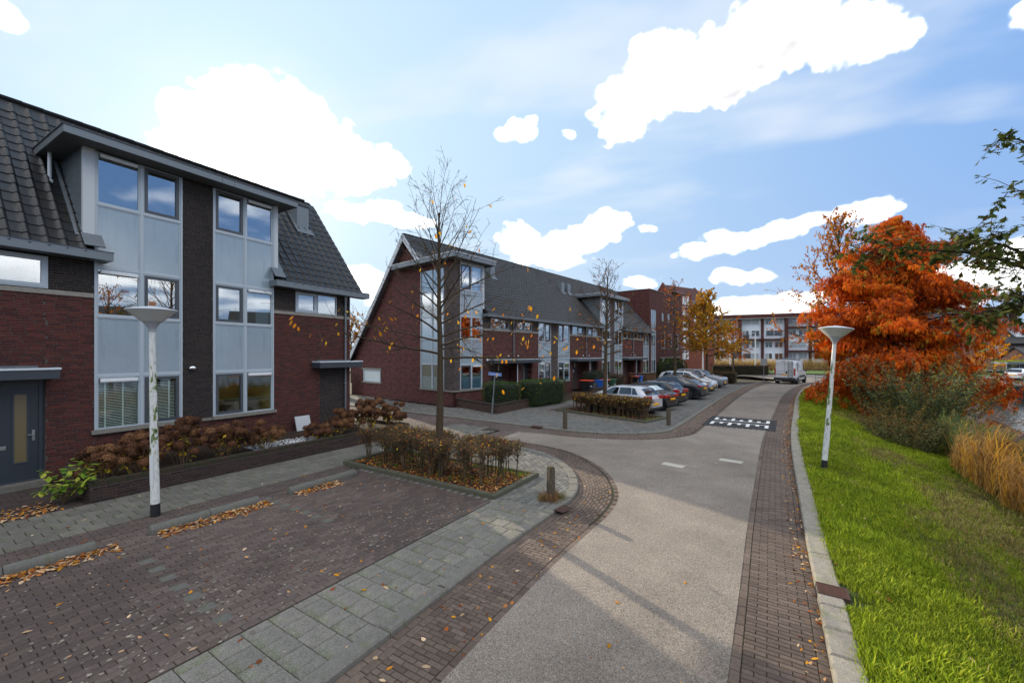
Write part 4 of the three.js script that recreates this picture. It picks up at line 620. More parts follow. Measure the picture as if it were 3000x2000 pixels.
  pieces(roof, 'roof_tile', 'roof_tiles', roofTiles(-0.4, L, eave, ridge, (t, y) => (t < 2.5 && y < 9.05) || (t > 18.2 && t < 23 && y < 8.8)), ROOFTILE, TILEMAT, 300);
  ridgeTiles(roof, -0.4, L - 0.2, 10.94, -4.5);
  part(row2, 'verge_board', merge([slab(-0.44, -0.38, [2.45, rear(2.45)], [10.9, -4.5], 0.3), slab(-0.44, -0.38, [8.93, zAt(8.93)], [10.9, -4.5], 0.3)]), M.trimGrey); part(row2, 'verge_soffit', merge([slab(-0.38, 0.0, [2.3, rear(2.3) + 0.1], [10.72, -4.5], 0.05), slab(-0.38, 0, [8.9, zAt(8.7)], [10.72, -4.5], 0.05)]), M.soffit);
  part(row2, 'far_gable', prism([[0, 0], [0, 5.5], [-4.5, 10.7], [rear(2.5), 2.3], [rear(2.5), 0]], L - 0.14, L), M.redBrick); part(row2, 'rear_wall', box(0.14, L - 0.14, 0, 2.4, rear(2.5), rear(2.5) + 0.14), M.redBrick);
  gutterBox(row2, 2.3, 19, 5.46, 5.64, 0.5); gutterBox(row2, 22.7, L + 0.5, 5.46, 5.64, 0.5);
  // flat dormer roofs
  const d1 = part(row2, 'dormer_roof', merge([box(-0.6, 3.0, 8.66, 8.92, 0.58, 0.6), box(-0.6, -0.58, 8.66, 8.92, -5.45, 0.58), box(-0.58, 2.98, 8.84, 8.9, -2.9, 0.58), box(-0.58, -0.0, 8.84, 8.9, -5.45, -2.9), box(2.98, 3.0, 8.66, 8.92, -2.9, 0.58)]), M.fascia); part(d1, 'dormer_soffit', merge([box(-0.58, 2.98, 8.665, 8.68, 0.0, 0.58), box(-0.58, -0.002, 8.665, 8.68, -5.45, 0.0)]), M.soffit); part(d1, 'roof_lip', merge([box(-0.63, 3.03, 8.92, 8.96, 0.55, 0.63), box(-0.63, -0.55, 8.92, 8.96, -5.45, 0.55)]), M.frameLight);
  const d2 = part(row2, 'dormer_roof', merge([box(17.4, 23.3, 8.42, 8.66, 0.58, 0.6), box(17.4, 17.42, 8.42, 8.66, -2.7, 0.58), box(17.42, 23.28, 8.58, 8.64, -2.9, 0.58), box(23.28, 23.3, 8.42, 8.66, -2.7, 0.58)]), M.fascia); part(d2, 'dormer_soffit', box(17.42, 23.28, 8.425, 8.44, -2.6, 0.58), M.soffit); part(d2, 'roof_lip', merge([box(17.37, 23.33, 8.66, 8.7, 0.55, 0.63), box(17.37, 17.45, 8.66, 8.7, -2.7, 0.55)]), M.frameLight);
  for (const [a, b] of [[18.2, 18.26], [22.94, 23.0], [2.44, 2.5]]) part(row2, 'dormer_cheek', prism([[-0.06, slope(-0.06) - 0.05], [-0.06, 8.42], [zAt(8.42), 8.42]], a, b), M.zinc);
  part(row2, 'corner_board', merge([box(18.2, 18.465, 5.95, 8.42, -0.06, 0.05), box(22.855, 23.0, 5.95, 8.42, -0.06, 0.05), box(2.345, 2.5, 5.95, 8.66, -0.06, 0.05)]), M.trimGrey);
  part(row2, 'dormer_band', merge([box(0.445, 2.345, 8.5, 8.66, -0.1, 0.0), box(18.465, 22.855, 8.4, 8.42, -0.1, -0.05)]), M.trimGrey);
  for (const [t, z] of [[5.85, -2.5], [15.45, -2.5], [16.5, -2.5]]) { const v = part(row2, 'chimney', box(t, t + 0.5, slope(z) - 0.2, slope(z) + 0.95, z - 0.45, z), M.fascia); part(v, 'lead_flashing', slab(t - 0.06, t + 0.56, [slope(z + 0.2) + 0.08, z + 0.25], [slope(z) + 0.08, z + 0.05], 0.03), M.lead); }
  const cam = part(row2, 'wall_camera', new THREE.SphereGeometry(0.09, 14, 10).translate(2.75, 2.72, 0.1), M.whiteMetal);
  for (let r = 0; r < 1; r++) part(row2, 'stepped_flashing', merge(Array.from({ length: 15 }, (_, i) => box(L - 0.5, L - 0.02, slope(-0.1 - i * 0.28) + 0.02, slope(-0.1 - i * 0.28) + 0.24, -0.3 - i * 0.28, -0.02 - i * 0.28))), M.lead);
}
// ---- flat-roofed brick block beyond the row
{
  const b = thing('brick_block', 'flat-roofed brown brick block beyond the dark tiled row', 'apartment block', ...H2.at(30.22, 0), 0, turnOf(H2.A));
  const W = 11.5, Hh = 10.63, holes = [[0.5, 1.95, 0.95, 8.3], [4.05, 4.55, 7.2, 8.15], [6.1, 6.75, 7.15, 8.2], [8.3, 9.0, 6.9, 8.3], [3.95, 5.05, 3.75, 5.7], [6.3, 7.6, 3.75, 5.7], [9.1, 10.2, 3.75, 5.7], [3.4, 10.9, 0, 2.6]];
  const s = new THREE.Shape([[0, 0], [W, 0], [W, Hh], [0, Hh]].map((p) => new THREE.Vector2(...p))); for (const [a, c, d, e] of holes) s.holes.push(new THREE.Path([[a, d], [c, d], [c, e], [a, e]].map((p) => new THREE.Vector2(...p))));
  part(b, 'wall', metric(new THREE.ExtrudeGeometry(s, { depth: 0.2, bevelEnabled: false }).translate(0, 0, -0.2)), rep(brickMat(redBrickTex, 1, { color: 0xc4b4ae }), 1).clone());
  b.children[0].material.map.repeat.copy(M.redBrick.map.repeat); b.children[0].material.bumpMap.repeat.copy(M.redBrick.bumpMap.repeat);
  part(b, 'side_wall', merge([box(0.0, 0.2, 0, Hh, -9, -0.201), box(W - 0.2, W, 0, Hh, -9, -0.201), box(0.2, W - 0.2, 0, Hh, -9, -8.8)]), b.children[0].material); part(b, 'roof', box(0.2, W - 0.2, Hh - 0.3, Hh - 0.15, -8.8, -0.2), M.black); part(b, 'parapet_cap', merge([box(-0.05, W + 0.05, Hh, Hh + 0.06, -0.25, 0.05), box(-0.05, 0.25, Hh, Hh + 0.06, -9, -0.25)]), M.soffit);
  glazedColumn(b, 0.545, 1.905, [[0.96, 2.5, { sash: M.frame }, {}], [2.5, 4.05, 'panel'], [4.05, 5.4, {}, {}], [5.4, 6.8, 'panel'], [6.8, 8.28, {}, {}]]);
  for (const [a, c, d, e] of holes.slice(1, 7)) { windowHalf(b, a, c, d, e, {}); part(b, 'room', room(a, c, d, e, 1.2, -0.21), M.darkRoom); part(b, 'window_sill', box(a - 0.05, c + 0.05, d - 0.08, d - 0.002, -0.05, 0.05), M.sill); }
  part(b, 'porch_wall', merge([box(3.4, 10.9, 0, 2.6, -2.2, -2.0), box(3.4, 3.5, 0, 2.6, -2, -0.21)]), M.darkBrick); part(b, 'porch_lintel', box(3.3, 11.0, 2.6, 2.72, -0.1, 0.06), M.sill); for (const t of [4.7, 9.4]) part(b, 'porch_post', cyl(t, 0, 2.6, -0.1, 0.13), M.whiteMetal);
  frontDoor(b, 5.5, 6.5, 0.05, 2.4, -1.9); part(b, 'house_number', box(7.0, 7.12, 1.5, 2.1, -2, -1.97), M.whiteMetal);
}
// ---- tall orange brick house behind the block
{
  const f = new Frame(29.5, 71, 58), b = thing('brick_house', 'tall orange-red brick house with a red tiled gable roof behind the flat block', 'house', f.x, f.D, 0, turnOf(f.A)), W = 9.6, rt = S(0x6e3a30, { roughness: 0.8, map: tileTex });
  part(b, 'wall', merge([box(0, W, 0, 11, -0.2, 0), box(0, 2.6, 11, 13.4, -0.2, 0.004), box(0, W, 0, 11, -8.2, -8)]), M.orangeBrick); part(b, 'gable_wall', merge([prism([[0, 0], [0, 11], [-4, 15.9], [-8, 11], [-8, 0]], 0.001, 0.2), prism([[-0.2, 0], [-0.2, 11], [-4, 15.6], [-7.8, 11], [-7.8, 0]], W - 0.2, W)]), M.orangeBrick);
  const roof = part(b, 'roof', merge([slab(0.2, W - 0.2, [11, 0.15], [15.7, -4], 0.15), slab(0.2, W - 0.2, [11, -8.15], [15.7, -4], 0.15), slab(0.1, 2.65, [13.45, 0.1], [14.6, -2.8], 0.12)]), rt); for (let i = 0; i < 13; i++) part(roof, 'tile_course', slab(0.2, W - 0.2, [11.05 + i * 0.36, 0.22 - i * 0.317], [11.4 + i * 0.36, -0.08 - i * 0.317], 0.05), rt);
  part(b, 'verge_cap', merge([slab(-0.08, 0.25, [11.05, 0.1], [16.1, -4], 0.25), slab(W - 0.25, W + 0.08, [11.05, 0.1], [16.0, -4], 0.25), slab(-0.08, 0.25, [11.05, -8.1], [16.1, -4], 0.25)]), S(0x6a3e38));
  const win = (t, y, w, h) => { const q = part(b, 'window', ring(t, t + w, y, y + h, 0.07, -0.05, 0.04), M.whiteMetal); part(q, 'pane', box(t + 0.07, t + w - 0.07, y + 0.07, y + h - 0.07, 0.01, 0.02), M.frosted); part(q, 'mullion', box(t + w / 2 - 0.02, t + w / 2 + 0.02, y + 0.07, y + h - 0.07, 0.02, 0.035), M.whiteMetal); };
  for (const y of [11.7, 9.9, 7.2, 5, 2.2]) { win(0.15, y, 0.85, 1.5); win(1.25, y, 0.6, 1.5); } for (const t of [3.4, 5.2, 7.2]) { win(t, 8.9, 0.5, 1.1); win(t, 6.4, 0.7, 1.2); }
  for (const t of [3.1, 4.6, 6.4]) { const k = part(roof, 'skylight', slab(t, t + 0.7, [12.0, -0.55], [12.9, -1.35], 0.1), M.glass); }
  const aw = part(b, 'gable_window', box(-0.03, 0.02, 12.6, 13.6, -2.9, -2.3), M.whiteMetal);
}
// ---- apartment block with balconies at the end of the street
{
  const f = new Frame(42, 104.6, 112), b = thing('apartment_building', 'white panelled apartment building with brown brick piers and balconies at the street end', 'apartment building', f.x, f.D, 0.4, turnOf(f.A)), pitch = 4.75, n = 13, Hh = 11.2, panel = S(0xd4dce4, { roughness: 0.7 }), pier = S(0x6a3c34, { roughness: 0.9, map: grainTex }), rail = S(0x4a4a50, { roughness: 0.6 });
  seed(51);
  part(b, 'wall', box(0, n * pitch, 0, Hh, -10, 0), panel);
  part(b, 'roof', box(-1, n * pitch + 1, Hh, Hh + 0.9, -10.8, 1.6), pier); part(b, 'eaves', box(-0.9, n * pitch + 0.9, Hh - 0.12, Hh - 0.002, -0.1, 1.5), S(0xcfd2d4)); part(b, 'plinth', box(-0.2, n * pitch + 0.2, -0.3, 0.75, 0.001, 1.5), pier);
  for (let i = 0; i <= n; i++) part(b, 'pier', box(i * pitch - 0.28, i * pitch + 0.28, 0, Hh - 0.13, 0.002, i % 2 ? 1.3 : 0.35), pier);
  for (let fl = 0; fl < 4; fl++) for (let i = 0; i < n; i++) {
    const y = 0.75 + fl * 2.72, t = i * pitch, wide = (i + fl) % 3 === 0;
    for (const [a, w] of wide ? [[0.7, 3.4]] : [[0.55, 1.5], [2.5, 1.7]]) {
      const q = part(b, 'window', ring(t + a, t + a + w, y + 0.75, y + 2.2, 0.09, 0.001, 0.1), M.whiteMetal); part(q, 'mullion', box(t + a + w / 2 - 0.04, t + a + w / 2 + 0.04, y + 0.84, y + 2.11, 0.002, 0.08), M.whiteMetal);
      for (const k of [0, 1]) part(q, 'pane', box(t + a + 0.09 + k * (w / 2 - 0.05), t + a + w / 2 - 0.04 + k * (w / 2 - 0.05), y + 0.84, y + 2.11, 0.003, 0.03), rnd() < 0.45 ? S(0x9aa6ac, { roughness: 0.3 }) : P(0x20262a, { roughness: 0.05, ior: 1.9 }));
    }
    if (fl > 0 && ((fl % 2 === 1) === (Math.floor((i + 1) / 2) % 2 === 1))) { const s = part(b, 'balcony', box(t + 0.3, t + pitch - 0.3, y - 0.15, y + 0.12, 0.003, 1.7), pier); part(s, 'railing', merge([box(t + 0.3, t + pitch - 0.3, y + 1.05, y + 1.1, 1.62, 1.68), ...Array.from({ length: 20 }, (_, k) => box(t + 0.32 + k * 0.217, t + 0.35 + k * 0.217, y + 0.12, y + 1.05, 1.63, 1.66))]), rail); if (rnd() < 0.6) part(s, 'balcony_screen', box(t + 0.5, t + 1.8, y + 0.14, y + 1.0, 1.5, 1.56), pick([rail, S(0x8d8f90), S(0x5a4a3c)])); }
  }
}
// ---- house across the canal
{
  const f = new Frame(91.5, 76, 90), b = thing('house', 'pale brick house with a black tiled roof and white dormer across the canal', 'house', f.x, f.D, 0.3, turnOf(f.A)), W = 40, roofM = S(0x25282c, { roughness: 0.6, map: tileTex });
  part(b, 'wall', box(0.2, W, 0, 5.0, -0.25, 0), M.darkBrick); part(b, 'rear_wall', box(0.2, W, 0, 5, -8.4, -8.2), M.tanBrick); part(b, 'gable_wall', prism([[0, 0], [0, 4.9], [-4.2, 8.8], [-8.4, 4.9], [-8.4, 0]], 0, 0.2), M.tanBrick);
  const roof = part(b, 'roof', merge([slab(-0.25, W, [4.7, 0.4], [9, -4.2], 0.15), slab(-0.25, W, [4.7, -8.8], [9, -4.2], 0.15)]), roofM); for (let i = 0; i < 12; i++) part(roof, 'tile_course', slab(-0.22, W, [4.8 + i * 0.35, 0.42 - i * 0.375], [5.1 + i * 0.35, 0.12 - i * 0.375], 0.05), roofM);
  const d = part(b, 'dormer', box(3.2, 14, 6.0, 7.5, -3, -0.9), M.whiteMetal); part(d, 'dormer_roof', box(2.9, 14.3, 7.5, 7.65, -3.2, -0.6), M.trimGrey); for (const t of [4.1, 5.6, 8, 10]) { const q = part(d, 'window', ring(t, t + 1.2, 6.2, 7.3, 0.08, -0.9, -0.85), M.whiteMetal); part(q, 'pane', box(t + 0.08, t + 1.12, 6.28, 7.22, -0.89, -0.87), P(0x1d1512, { roughness: 0.05 })); }
  part(b, 'chimney', box(5, 5.6, 8.6, 9.6, -4.5, -3.9), M.zinc);
  for (const z of [-1.1, -2.9]) { const q = part(b, 'gable_window', box(-0.04, 0.05, 3.0, 4.3, z - 0.45, z + 0.45), M.whiteMetal); part(q, 'pane', box(-0.06, -0.041, 3.1, 4.2, z - 0.35, z + 0.35), M.frosted); }
  part(b, 'annex', merge([box(-3.5, 8, 0, 2.2, 2.5, 6.5)]), M.tanBrick); part(b, 'annex_roof', merge([slab(-3.8, 8, [2.1, 6.9], [4.0, 4.5], 0.12), slab(-3.8, 8, [2.1, 2.1], [4.0, 4.5], 0.12)]), roofM); part(b, 'annex_gable', prism([[6.5, 2.2], [4.5, 3.9], [2.5, 2.2]], -3.5, -3.3), M.tanBrick);
}

// ---------------------------------------------------------------- vegetation
function leafGeo(L, W, bend = 0.25, tip = 0.55) {           // a pointed leaf from its stalk along +y, folded on its midrib
  const P = [], A = [0, 0, 0], rows = [[0.28, 0.78], [tip, 1], [0.82, 0.55]], z = (t) => bend * L * t * t, l = [], r = [], m = [A];
  for (const [t, w] of rows) { l.push([-W / 2 * w, L * t, z(t) + W * 0.14]); r.push([W / 2 * w, L * t, z(t) + W * 0.14]); m.push([0, L * t, z(t)]); } const T = [0, L, z(1)];
  const tri = (a, b, c) => P.push(...a, ...b, ...c);
  tri(m[0], m[1], l[0]); tri(m[0], r[0], m[1]);
  for (let i = 0; i < 2; i++) { tri(l[i], m[i + 1], m[i + 2]); tri(l[i], m[i + 2], l[i + 1]); tri(m[i + 1], r[i], r[i + 1]); tri(m[i + 1], r[i + 1], m[i + 2]); }
  tri(l[2], m[3], T); tri(m[3], r[2], T);
  const g = new THREE.BufferGeometry(); g.setAttribute('position', new THREE.Float32BufferAttribute(P, 3)); g.computeVertexNormals(); g.setAttribute('uv', new THREE.Float32BufferAttribute(new Float32Array(P.length / 3 * 2), 2)); return g;
}
const bladeGeo = (blades, h, spread, sd) => { seed(sd); const P = []; for (let i = 0; i < blades; i++) { const a = rr(0, 6.28), x = rr(-spread, spread), z = rr(-spread, spread), H = h * rr(0.55, 1.2), w = rr(0.0024, 0.005), lx = Math.cos(a) * H * rr(0.15, 0.75), lz = Math.sin(a) * H * rr(0.15, 0.75), wx = -Math.sin(a) * w, wz = Math.cos(a) * w; const b0 = [x - wx, 0, z - wz], b1 = [x + wx, 0, z + wz], m0 = [x + lx * 0.35 - wx * 0.8, H * 0.6, z + lz * 0.35 - wz * 0.8], m1 = [x + lx * 0.35 + wx * 0.8, H * 0.6, z + lz * 0.35 + wz * 0.8], t = [x + lx, H, z + lz]; P.push(...b0, ...b1, ...m1, ...b0, ...m1, ...m0, ...m0, ...m1, ...t); } const g = new THREE.BufferGeometry(); g.setAttribute('position', new THREE.Float32BufferAttribute(P, 3)); g.computeVertexNormals(); return g; };
// the grass bank: ground sheet, then tufts
{
  seed(61);
  const v = structure('grass_verge', 'mown green grass bank sloping from the kerb to the canal', 'grass bank');
  const offs = [0, 0.1, 0.3, 0.8, 1.5, 2.5, 3.5, 4.5, 5.5, 6.3, 7, 8, 9.5], pos = [], idx = [], uv = [], N = Math.ceil(KR.length / 0.5);
  for (let i = 0; i <= N; i++) offs.forEach((d) => { const q = KR.at((KR.length * i) / N, kerbW + d), y = bankY(d) + (d > 0.2 ? (fbm(q.x * 0.9, q.D * 0.9, 3, 5) - 0.5) * 0.12 : -0.02); pos.push(q.x, y, -q.D); uv.push(q.x, q.D); });
  for (let i = 0; i < N; i++) for (let j = 0; j < offs.length - 1; j++) { const a = i * offs.length + j, b = a + offs.length; idx.push(a, b, a + 1, a + 1, b, b + 1); }
  const g = new THREE.BufferGeometry(); g.setAttribute('position', new THREE.Float32BufferAttribute(pos, 3)); g.setAttribute('uv', new THREE.Float32BufferAttribute(uv, 2)); g.setIndex(idx); g.computeVertexNormals();
  for (let i = 0; i < g.attributes.normal.count; i++) if (g.attributes.normal.getY(i) < 0) { g.attributes.normal.setXYZ(i, -g.attributes.normal.getX(i), -g.attributes.normal.getY(i), -g.attributes.normal.getZ(i)); }
  part(v, 'turf', g, M.turf);
  const tufts = [0, 1, 2].map((k) => bladeGeo(14, 0.064, 0.075, 600 + k)), lists = [[], [], []], cols = [0x8c9c1c, 0x9cac24, 0x788a18, 0xacb430, 0x92a220, 0x647a1a], straw = [0xa89858, 0x98894e, 0x8c8c40, 0x7a6a40];
  const sEnd = KR.near(27, 37).s; let tries = 0;
  for (let i = 0; i < 150000 && tries < 400000; i++) {
    tries++; const s = rr(KR.near(0.6, 0).s, sEnd), d = rr(0.0, 5.6), q = KR.at(s, kerbW + d); if (!inView(q.x, bankY(d), q.D, 0.05) || (d < 0.2 && Math.abs(s - drainR) < 0.3)) continue;
    const dist = Math.hypot(q.x, q.D); if (rnd() > clamp(9 / dist, 0.12, 1) ** 1.25) continue;
    const n = fbm(q.x * 0.55 + 3, q.D * 0.55, 4, 15), dry = smooth(0.42, 0.66, fbm(s * 0.35, d * 1.1 + 9, 4, 19)) * smooth(0.6, 2.4, d) * (1 - smooth(4.2, 5, d)) * 0.85, y = bankY(d) + (d > 0.2 ? (fbm(q.x * 0.9, q.D * 0.9, 3, 5) - 0.5) * 0.12 : 0.0) - 0.006;
    const k = rr(0.6, 1.4) * (0.5 + 1.1 * n) * (1 + clamp(dist - 6, 0, 20) * 0.022) * (d < 0.12 ? 0.7 : 1), c = C(rnd() < dry ? pick(straw) : pick(cols)).multiplyScalar(rr(0.7, 1.2) * (0.55 + 0.9 * n)), flatK = rnd() < dry ? 0.5 : 1;
    lists[i % 3].push({ m: mat4(q.x, y, -q.D, rr(-0.2, 0.2), rr(0, 6.28), rr(-0.2, 0.2), k * 1.15, k * flatK, k * 1.15), c });
  }
  const gm = leafMat(0xffffff, { transmission: 0.3, roughness: 0.7 });
  const grass = tag(new THREE.Group(), 'green grass blades with strips of dry mown straw on the canal bank', 'grass', undefined, 'stuff'); grass.name = 'grass'; scene.add(grass);
  lists.forEach((l, i) => instanced(grass, 'grass_blades', tufts[i], gm, l));
}
function growTree(o) {                                      // returns the wood as one geometry and the twig ends
  const T = new Tubes(), tips = [], wood = [];
  const branch = (p0, dir, len, r0, level, up) => {
    const n = Math.max(3, Math.round(len / (level === 0 ? 0.35 : level === 1 ? 0.22 : 0.12))), pts = [p0.clone()], rad_ = [r0], d = dir.clone(), st = len / n, p = p0.clone();
    for (let i = 1; i <= n; i++) { const w = o.wobble[level]; d.x += rr(-w, w); d.y += rr(-w, w) + up * st; d.z += rr(-w, w); d.normalize(); p.addScaledVector(d, st); pts.push(p.clone()); rad_.push(Math.max(o.minR, r0 * (1 - (i / n) * (level === 0 ? 0.8 : 0.85)))); if (level >= 2 || (level === 1 && i > n * 0.4)) tips.push({ p: p.clone(), d: d.clone(), level, end: i === n }); }
    T.add(pts, rad_, level === 0 ? 9 : level === 1 ? 5 : 3);
    return { pts, rad: rad_ };
  };
  const base = V3(0, 0, 0), trunk = branch(base, V3(o.lean ?? 0, 1, 0).normalize(), o.height, o.r, 0, 0.02);
  const along = (b, t) => { const i = Math.min(b.pts.length - 2, Math.floor(t * (b.pts.length - 1))), f = t * (b.pts.length - 1) - i; return { p: b.pts[i].clone().lerp(b.pts[i + 1], f), d: b.pts[i + 1].clone().sub(b.pts[i]).normalize(), r: lerp(b.rad[i], b.rad[i + 1], f) }; };
  const side = (d, ang, az) => { const a = V3(0, 1, 0); if (Math.abs(d.y) > 0.95) a.set(1, 0, 0); const x = V3().crossVectors(d, a).normalize(), y = V3().crossVectors(d, x); return d.clone().multiplyScalar(Math.cos(ang)).addScaledVector(x, Math.sin(ang) * Math.cos(az)).addScaledVector(y, Math.sin(ang) * Math.sin(az)); };
  for (let i = 0; i < o.limbs; i++) {
    const f = i / (o.limbs - 1), t = lerp(o.t0, 0.97, f), a = along(trunk, t), az = i * 2.4 + rr(-0.3, 0.3), el = lerp(o.elLow, o.elHigh, Math.pow(f, 0.8)) + rr(-0.12, 0.12), L = lerp(o.lenLow, o.lenHigh, f) * rr(0.75, 1.15);
    const b = branch(a.p, V3(Math.cos(az) * Math.cos(el), Math.sin(el), Math.sin(az) * Math.cos(el)), L, Math.min(a.r * 0.62, 0.018 + L * 0.014) * (o.thin ?? 1), 1, f < 0.45 ? o.droop : 0.12);
    const n2 = Math.round(L * o.sub);
    for (let j = 0; j < n2; j++) { const q = along(b, rr(0.18, 0.98)), c = branch(q.p, side(q.d, rr(0.45, 1.0), rr(0, 6.28)), L * rr(0.16, 0.42), Math.max(o.minR, q.r * 0.55), 2, f < 0.45 ? o.droop * 0.4 : 0.15); const n3 = Math.round(o.twigs * rr(0.5, 1.3)); for (let k = 0; k < n3; k++) { const e = along(c, rr(0.2, 1)); branch(e.p, side(e.d, rr(0.4, 1.0), rr(0, 6.28)), L * rr(0.05, 0.14), o.minR, 3, 0.1); } }
  }
  return { geo: T.build(), tips };
}
function leafedTree(name, label, x, D, y, o, leaves, colors, leafL, parts, group) {
  seed(o.seed); const t = thing(name, label, 'tree', x, D, y, 0, group), g = growTree(o); part(t, 'trunk', g.geo, o.mat ?? M.bark);
  const lg = leafGeo(leafL, leafL * 0.5), set = colors.map((c) => leafMat(c)), list = [], low = o.low ?? 99;
  for (let i = 0; i < leaves; i++) { const q = pick(g.tips); if (q.p.y > low && rnd() > (o.keep ?? 0.15)) continue; list.push({ m: mat4(q.p.x + rr(-0.02, 0.02), q.p.y + rr(-0.02, 0.01), q.p.z + rr(-0.02, 0.02), rr(1.9, 3.6), rr(0, 6.28), rr(-0.6, 0.6), rr(0.7, 1.25)), k: Math.floor(rnd() * colors.length), g: 0 }); }
  if (parts) { for (const e of list.slice(0, 300)) { const m = part(t, 'leaf', lg, set[e.k]); e.m.decompose(m.position, m.quaternion, m.scale); } if (list.length > 300) instanced(t, 'leaves', lg, leafMat(0xffffff), list.slice(300).map((e) => ({ m: e.m, c: set[e.k].color }))); }
  else instanced(t, 'crown', lg, leafMat(0xffffff), list.map((e) => ({ m: e.m, c: set[e.k].color.clone().multiplyScalar(rr(0.75, 1.2)) })));
  return t;
}
const YEL = [0xf0b01c, 0xe89f18, 0xf4bc2c, 0xe08c16], ORA = [0xc8741e, 0xb85e1a, 0xd48a22, 0xa8501c];
{
  const p1 = near1.at(6.55, -2.3);
  leafedTree('street_tree', 'nearly bare young street tree with a few yellow leaves rising from the near hedge bed', p1[0], p1[1], 0.05, { seed: 71, height: 6.7, r: 0.115, limbs: 34, t0: 0.44, elLow: 0.1, elHigh: 1.2, lenLow: 3.0, lenHigh: 1.35, droop: -0.06, sub: 5.0, twigs: 2.7, wobble: [0.02, 0.06, 0.09, 0.13], minR: 0.0036, low: 4.3, keep: 0.1, thin: 0.72 }, 270, YEL, 0.11, true);
  leafedTree('street_tree', 'nearly bare street tree standing in the second hedge bed beside the silver car', 4.9, 21.6, 0.05, { seed: 72, height: 7.2, r: 0.13, limbs: 34, t0: 0.42, elLow: 0.2, elHigh: 1.2, lenLow: 2.4, lenHigh: 1.2, droop: -0.05, sub: 6, twigs: 3, thin: 0.75, wobble: [0.02, 0.06, 0.1, 0.14], minR: 0.0065, low: 5, keep: 0.4 }, 170, ORA, 0.12, true);
  leafedTree('street_tree', 'sparse orange-leaved street tree between the dark and the white parked cars', 13.3, 33.4, 0, { seed: 73, height: 8.6, r: 0.14, limbs: 24, t0: 0.36, elLow: 0.3, elHigh: 1.2, lenLow: 2.6, lenHigh: 1.1, droop: -0.03, sub: 4.4, twigs: 2.4, wobble: [0.02, 0.07, 0.1, 0.14], minR: 0.009 }, 420, ORA, 0.16, false);
  leafedTree('autumn_tree', 'full yellow-orange autumn tree behind the last parked cars', 22.6, 47.5, 0, { seed: 74, height: 9.4, r: 0.17, limbs: 34, t0: 0.3, elLow: 0.2, elHigh: 1.2, lenLow: 4.1, lenHigh: 1.6, droop: -0.02, sub: 4.6, twigs: 3, wobble: [0.02, 0.07, 0.1, 0.14], minR: 0.01 }, 15000, [0xe0a024, 0xcc8e22, 0xe8b030, 0xa48e2a, 0xd88420, 0x868a30], 0.19, false);
  leafedTree('autumn_tree', 'small orange tree beside the trimmed hedge at the street end', 32.2, 59.5, 0, { seed: 75, height: 7.6, r: 0.15, limbs: 22, t0: 0.36, elLow: 0.2, elHigh: 1.1, lenLow: 2.7, lenHigh: 1.1, droop: -0.02, sub: 4, twigs: 2.4, wobble: [0.02, 0.07, 0.1, 0.14], minR: 0.012 }, 1900, ORA, 0.2, false);
  leafedTree('autumn_tree', 'thin bare-topped orange tree partly behind the big orange cypress', 26.2, 32.5, -0.2, { seed: 76, height: 13.2, r: 0.2, limbs: 42, t0: 0.22, elLow: 0.25, elHigh: 1.25, lenLow: 5.4, lenHigh: 1.9, droop: -0.01, sub: 3.8, twigs: 2.6, wobble: [0.02, 0.06, 0.09, 0.12], minR: 0.009 }, 9000, [0xc87426, 0xd98f24, 0xb4601f, 0xe0a82e, 0x9e5222], 0.18, false);
  leafedTree('autumn_tree', 'yellow tree seen through the gap between the two houses', -17.2, 44, 0, { seed: 77, height: 6, r: 0.16, limbs: 26, t0: 0.25, elLow: 0.2, elHigh: 1.1, lenLow: 3, lenHigh: 1.6, droop: 0, sub: 4, twigs: 2.5, wobble: [0.02, 0.07, 0.1, 0.14], minR: 0.012 }, 5200, [0xd0962a, 0xb98a2e, 0xc47a22, 0x8f8438], 0.19, false);
}
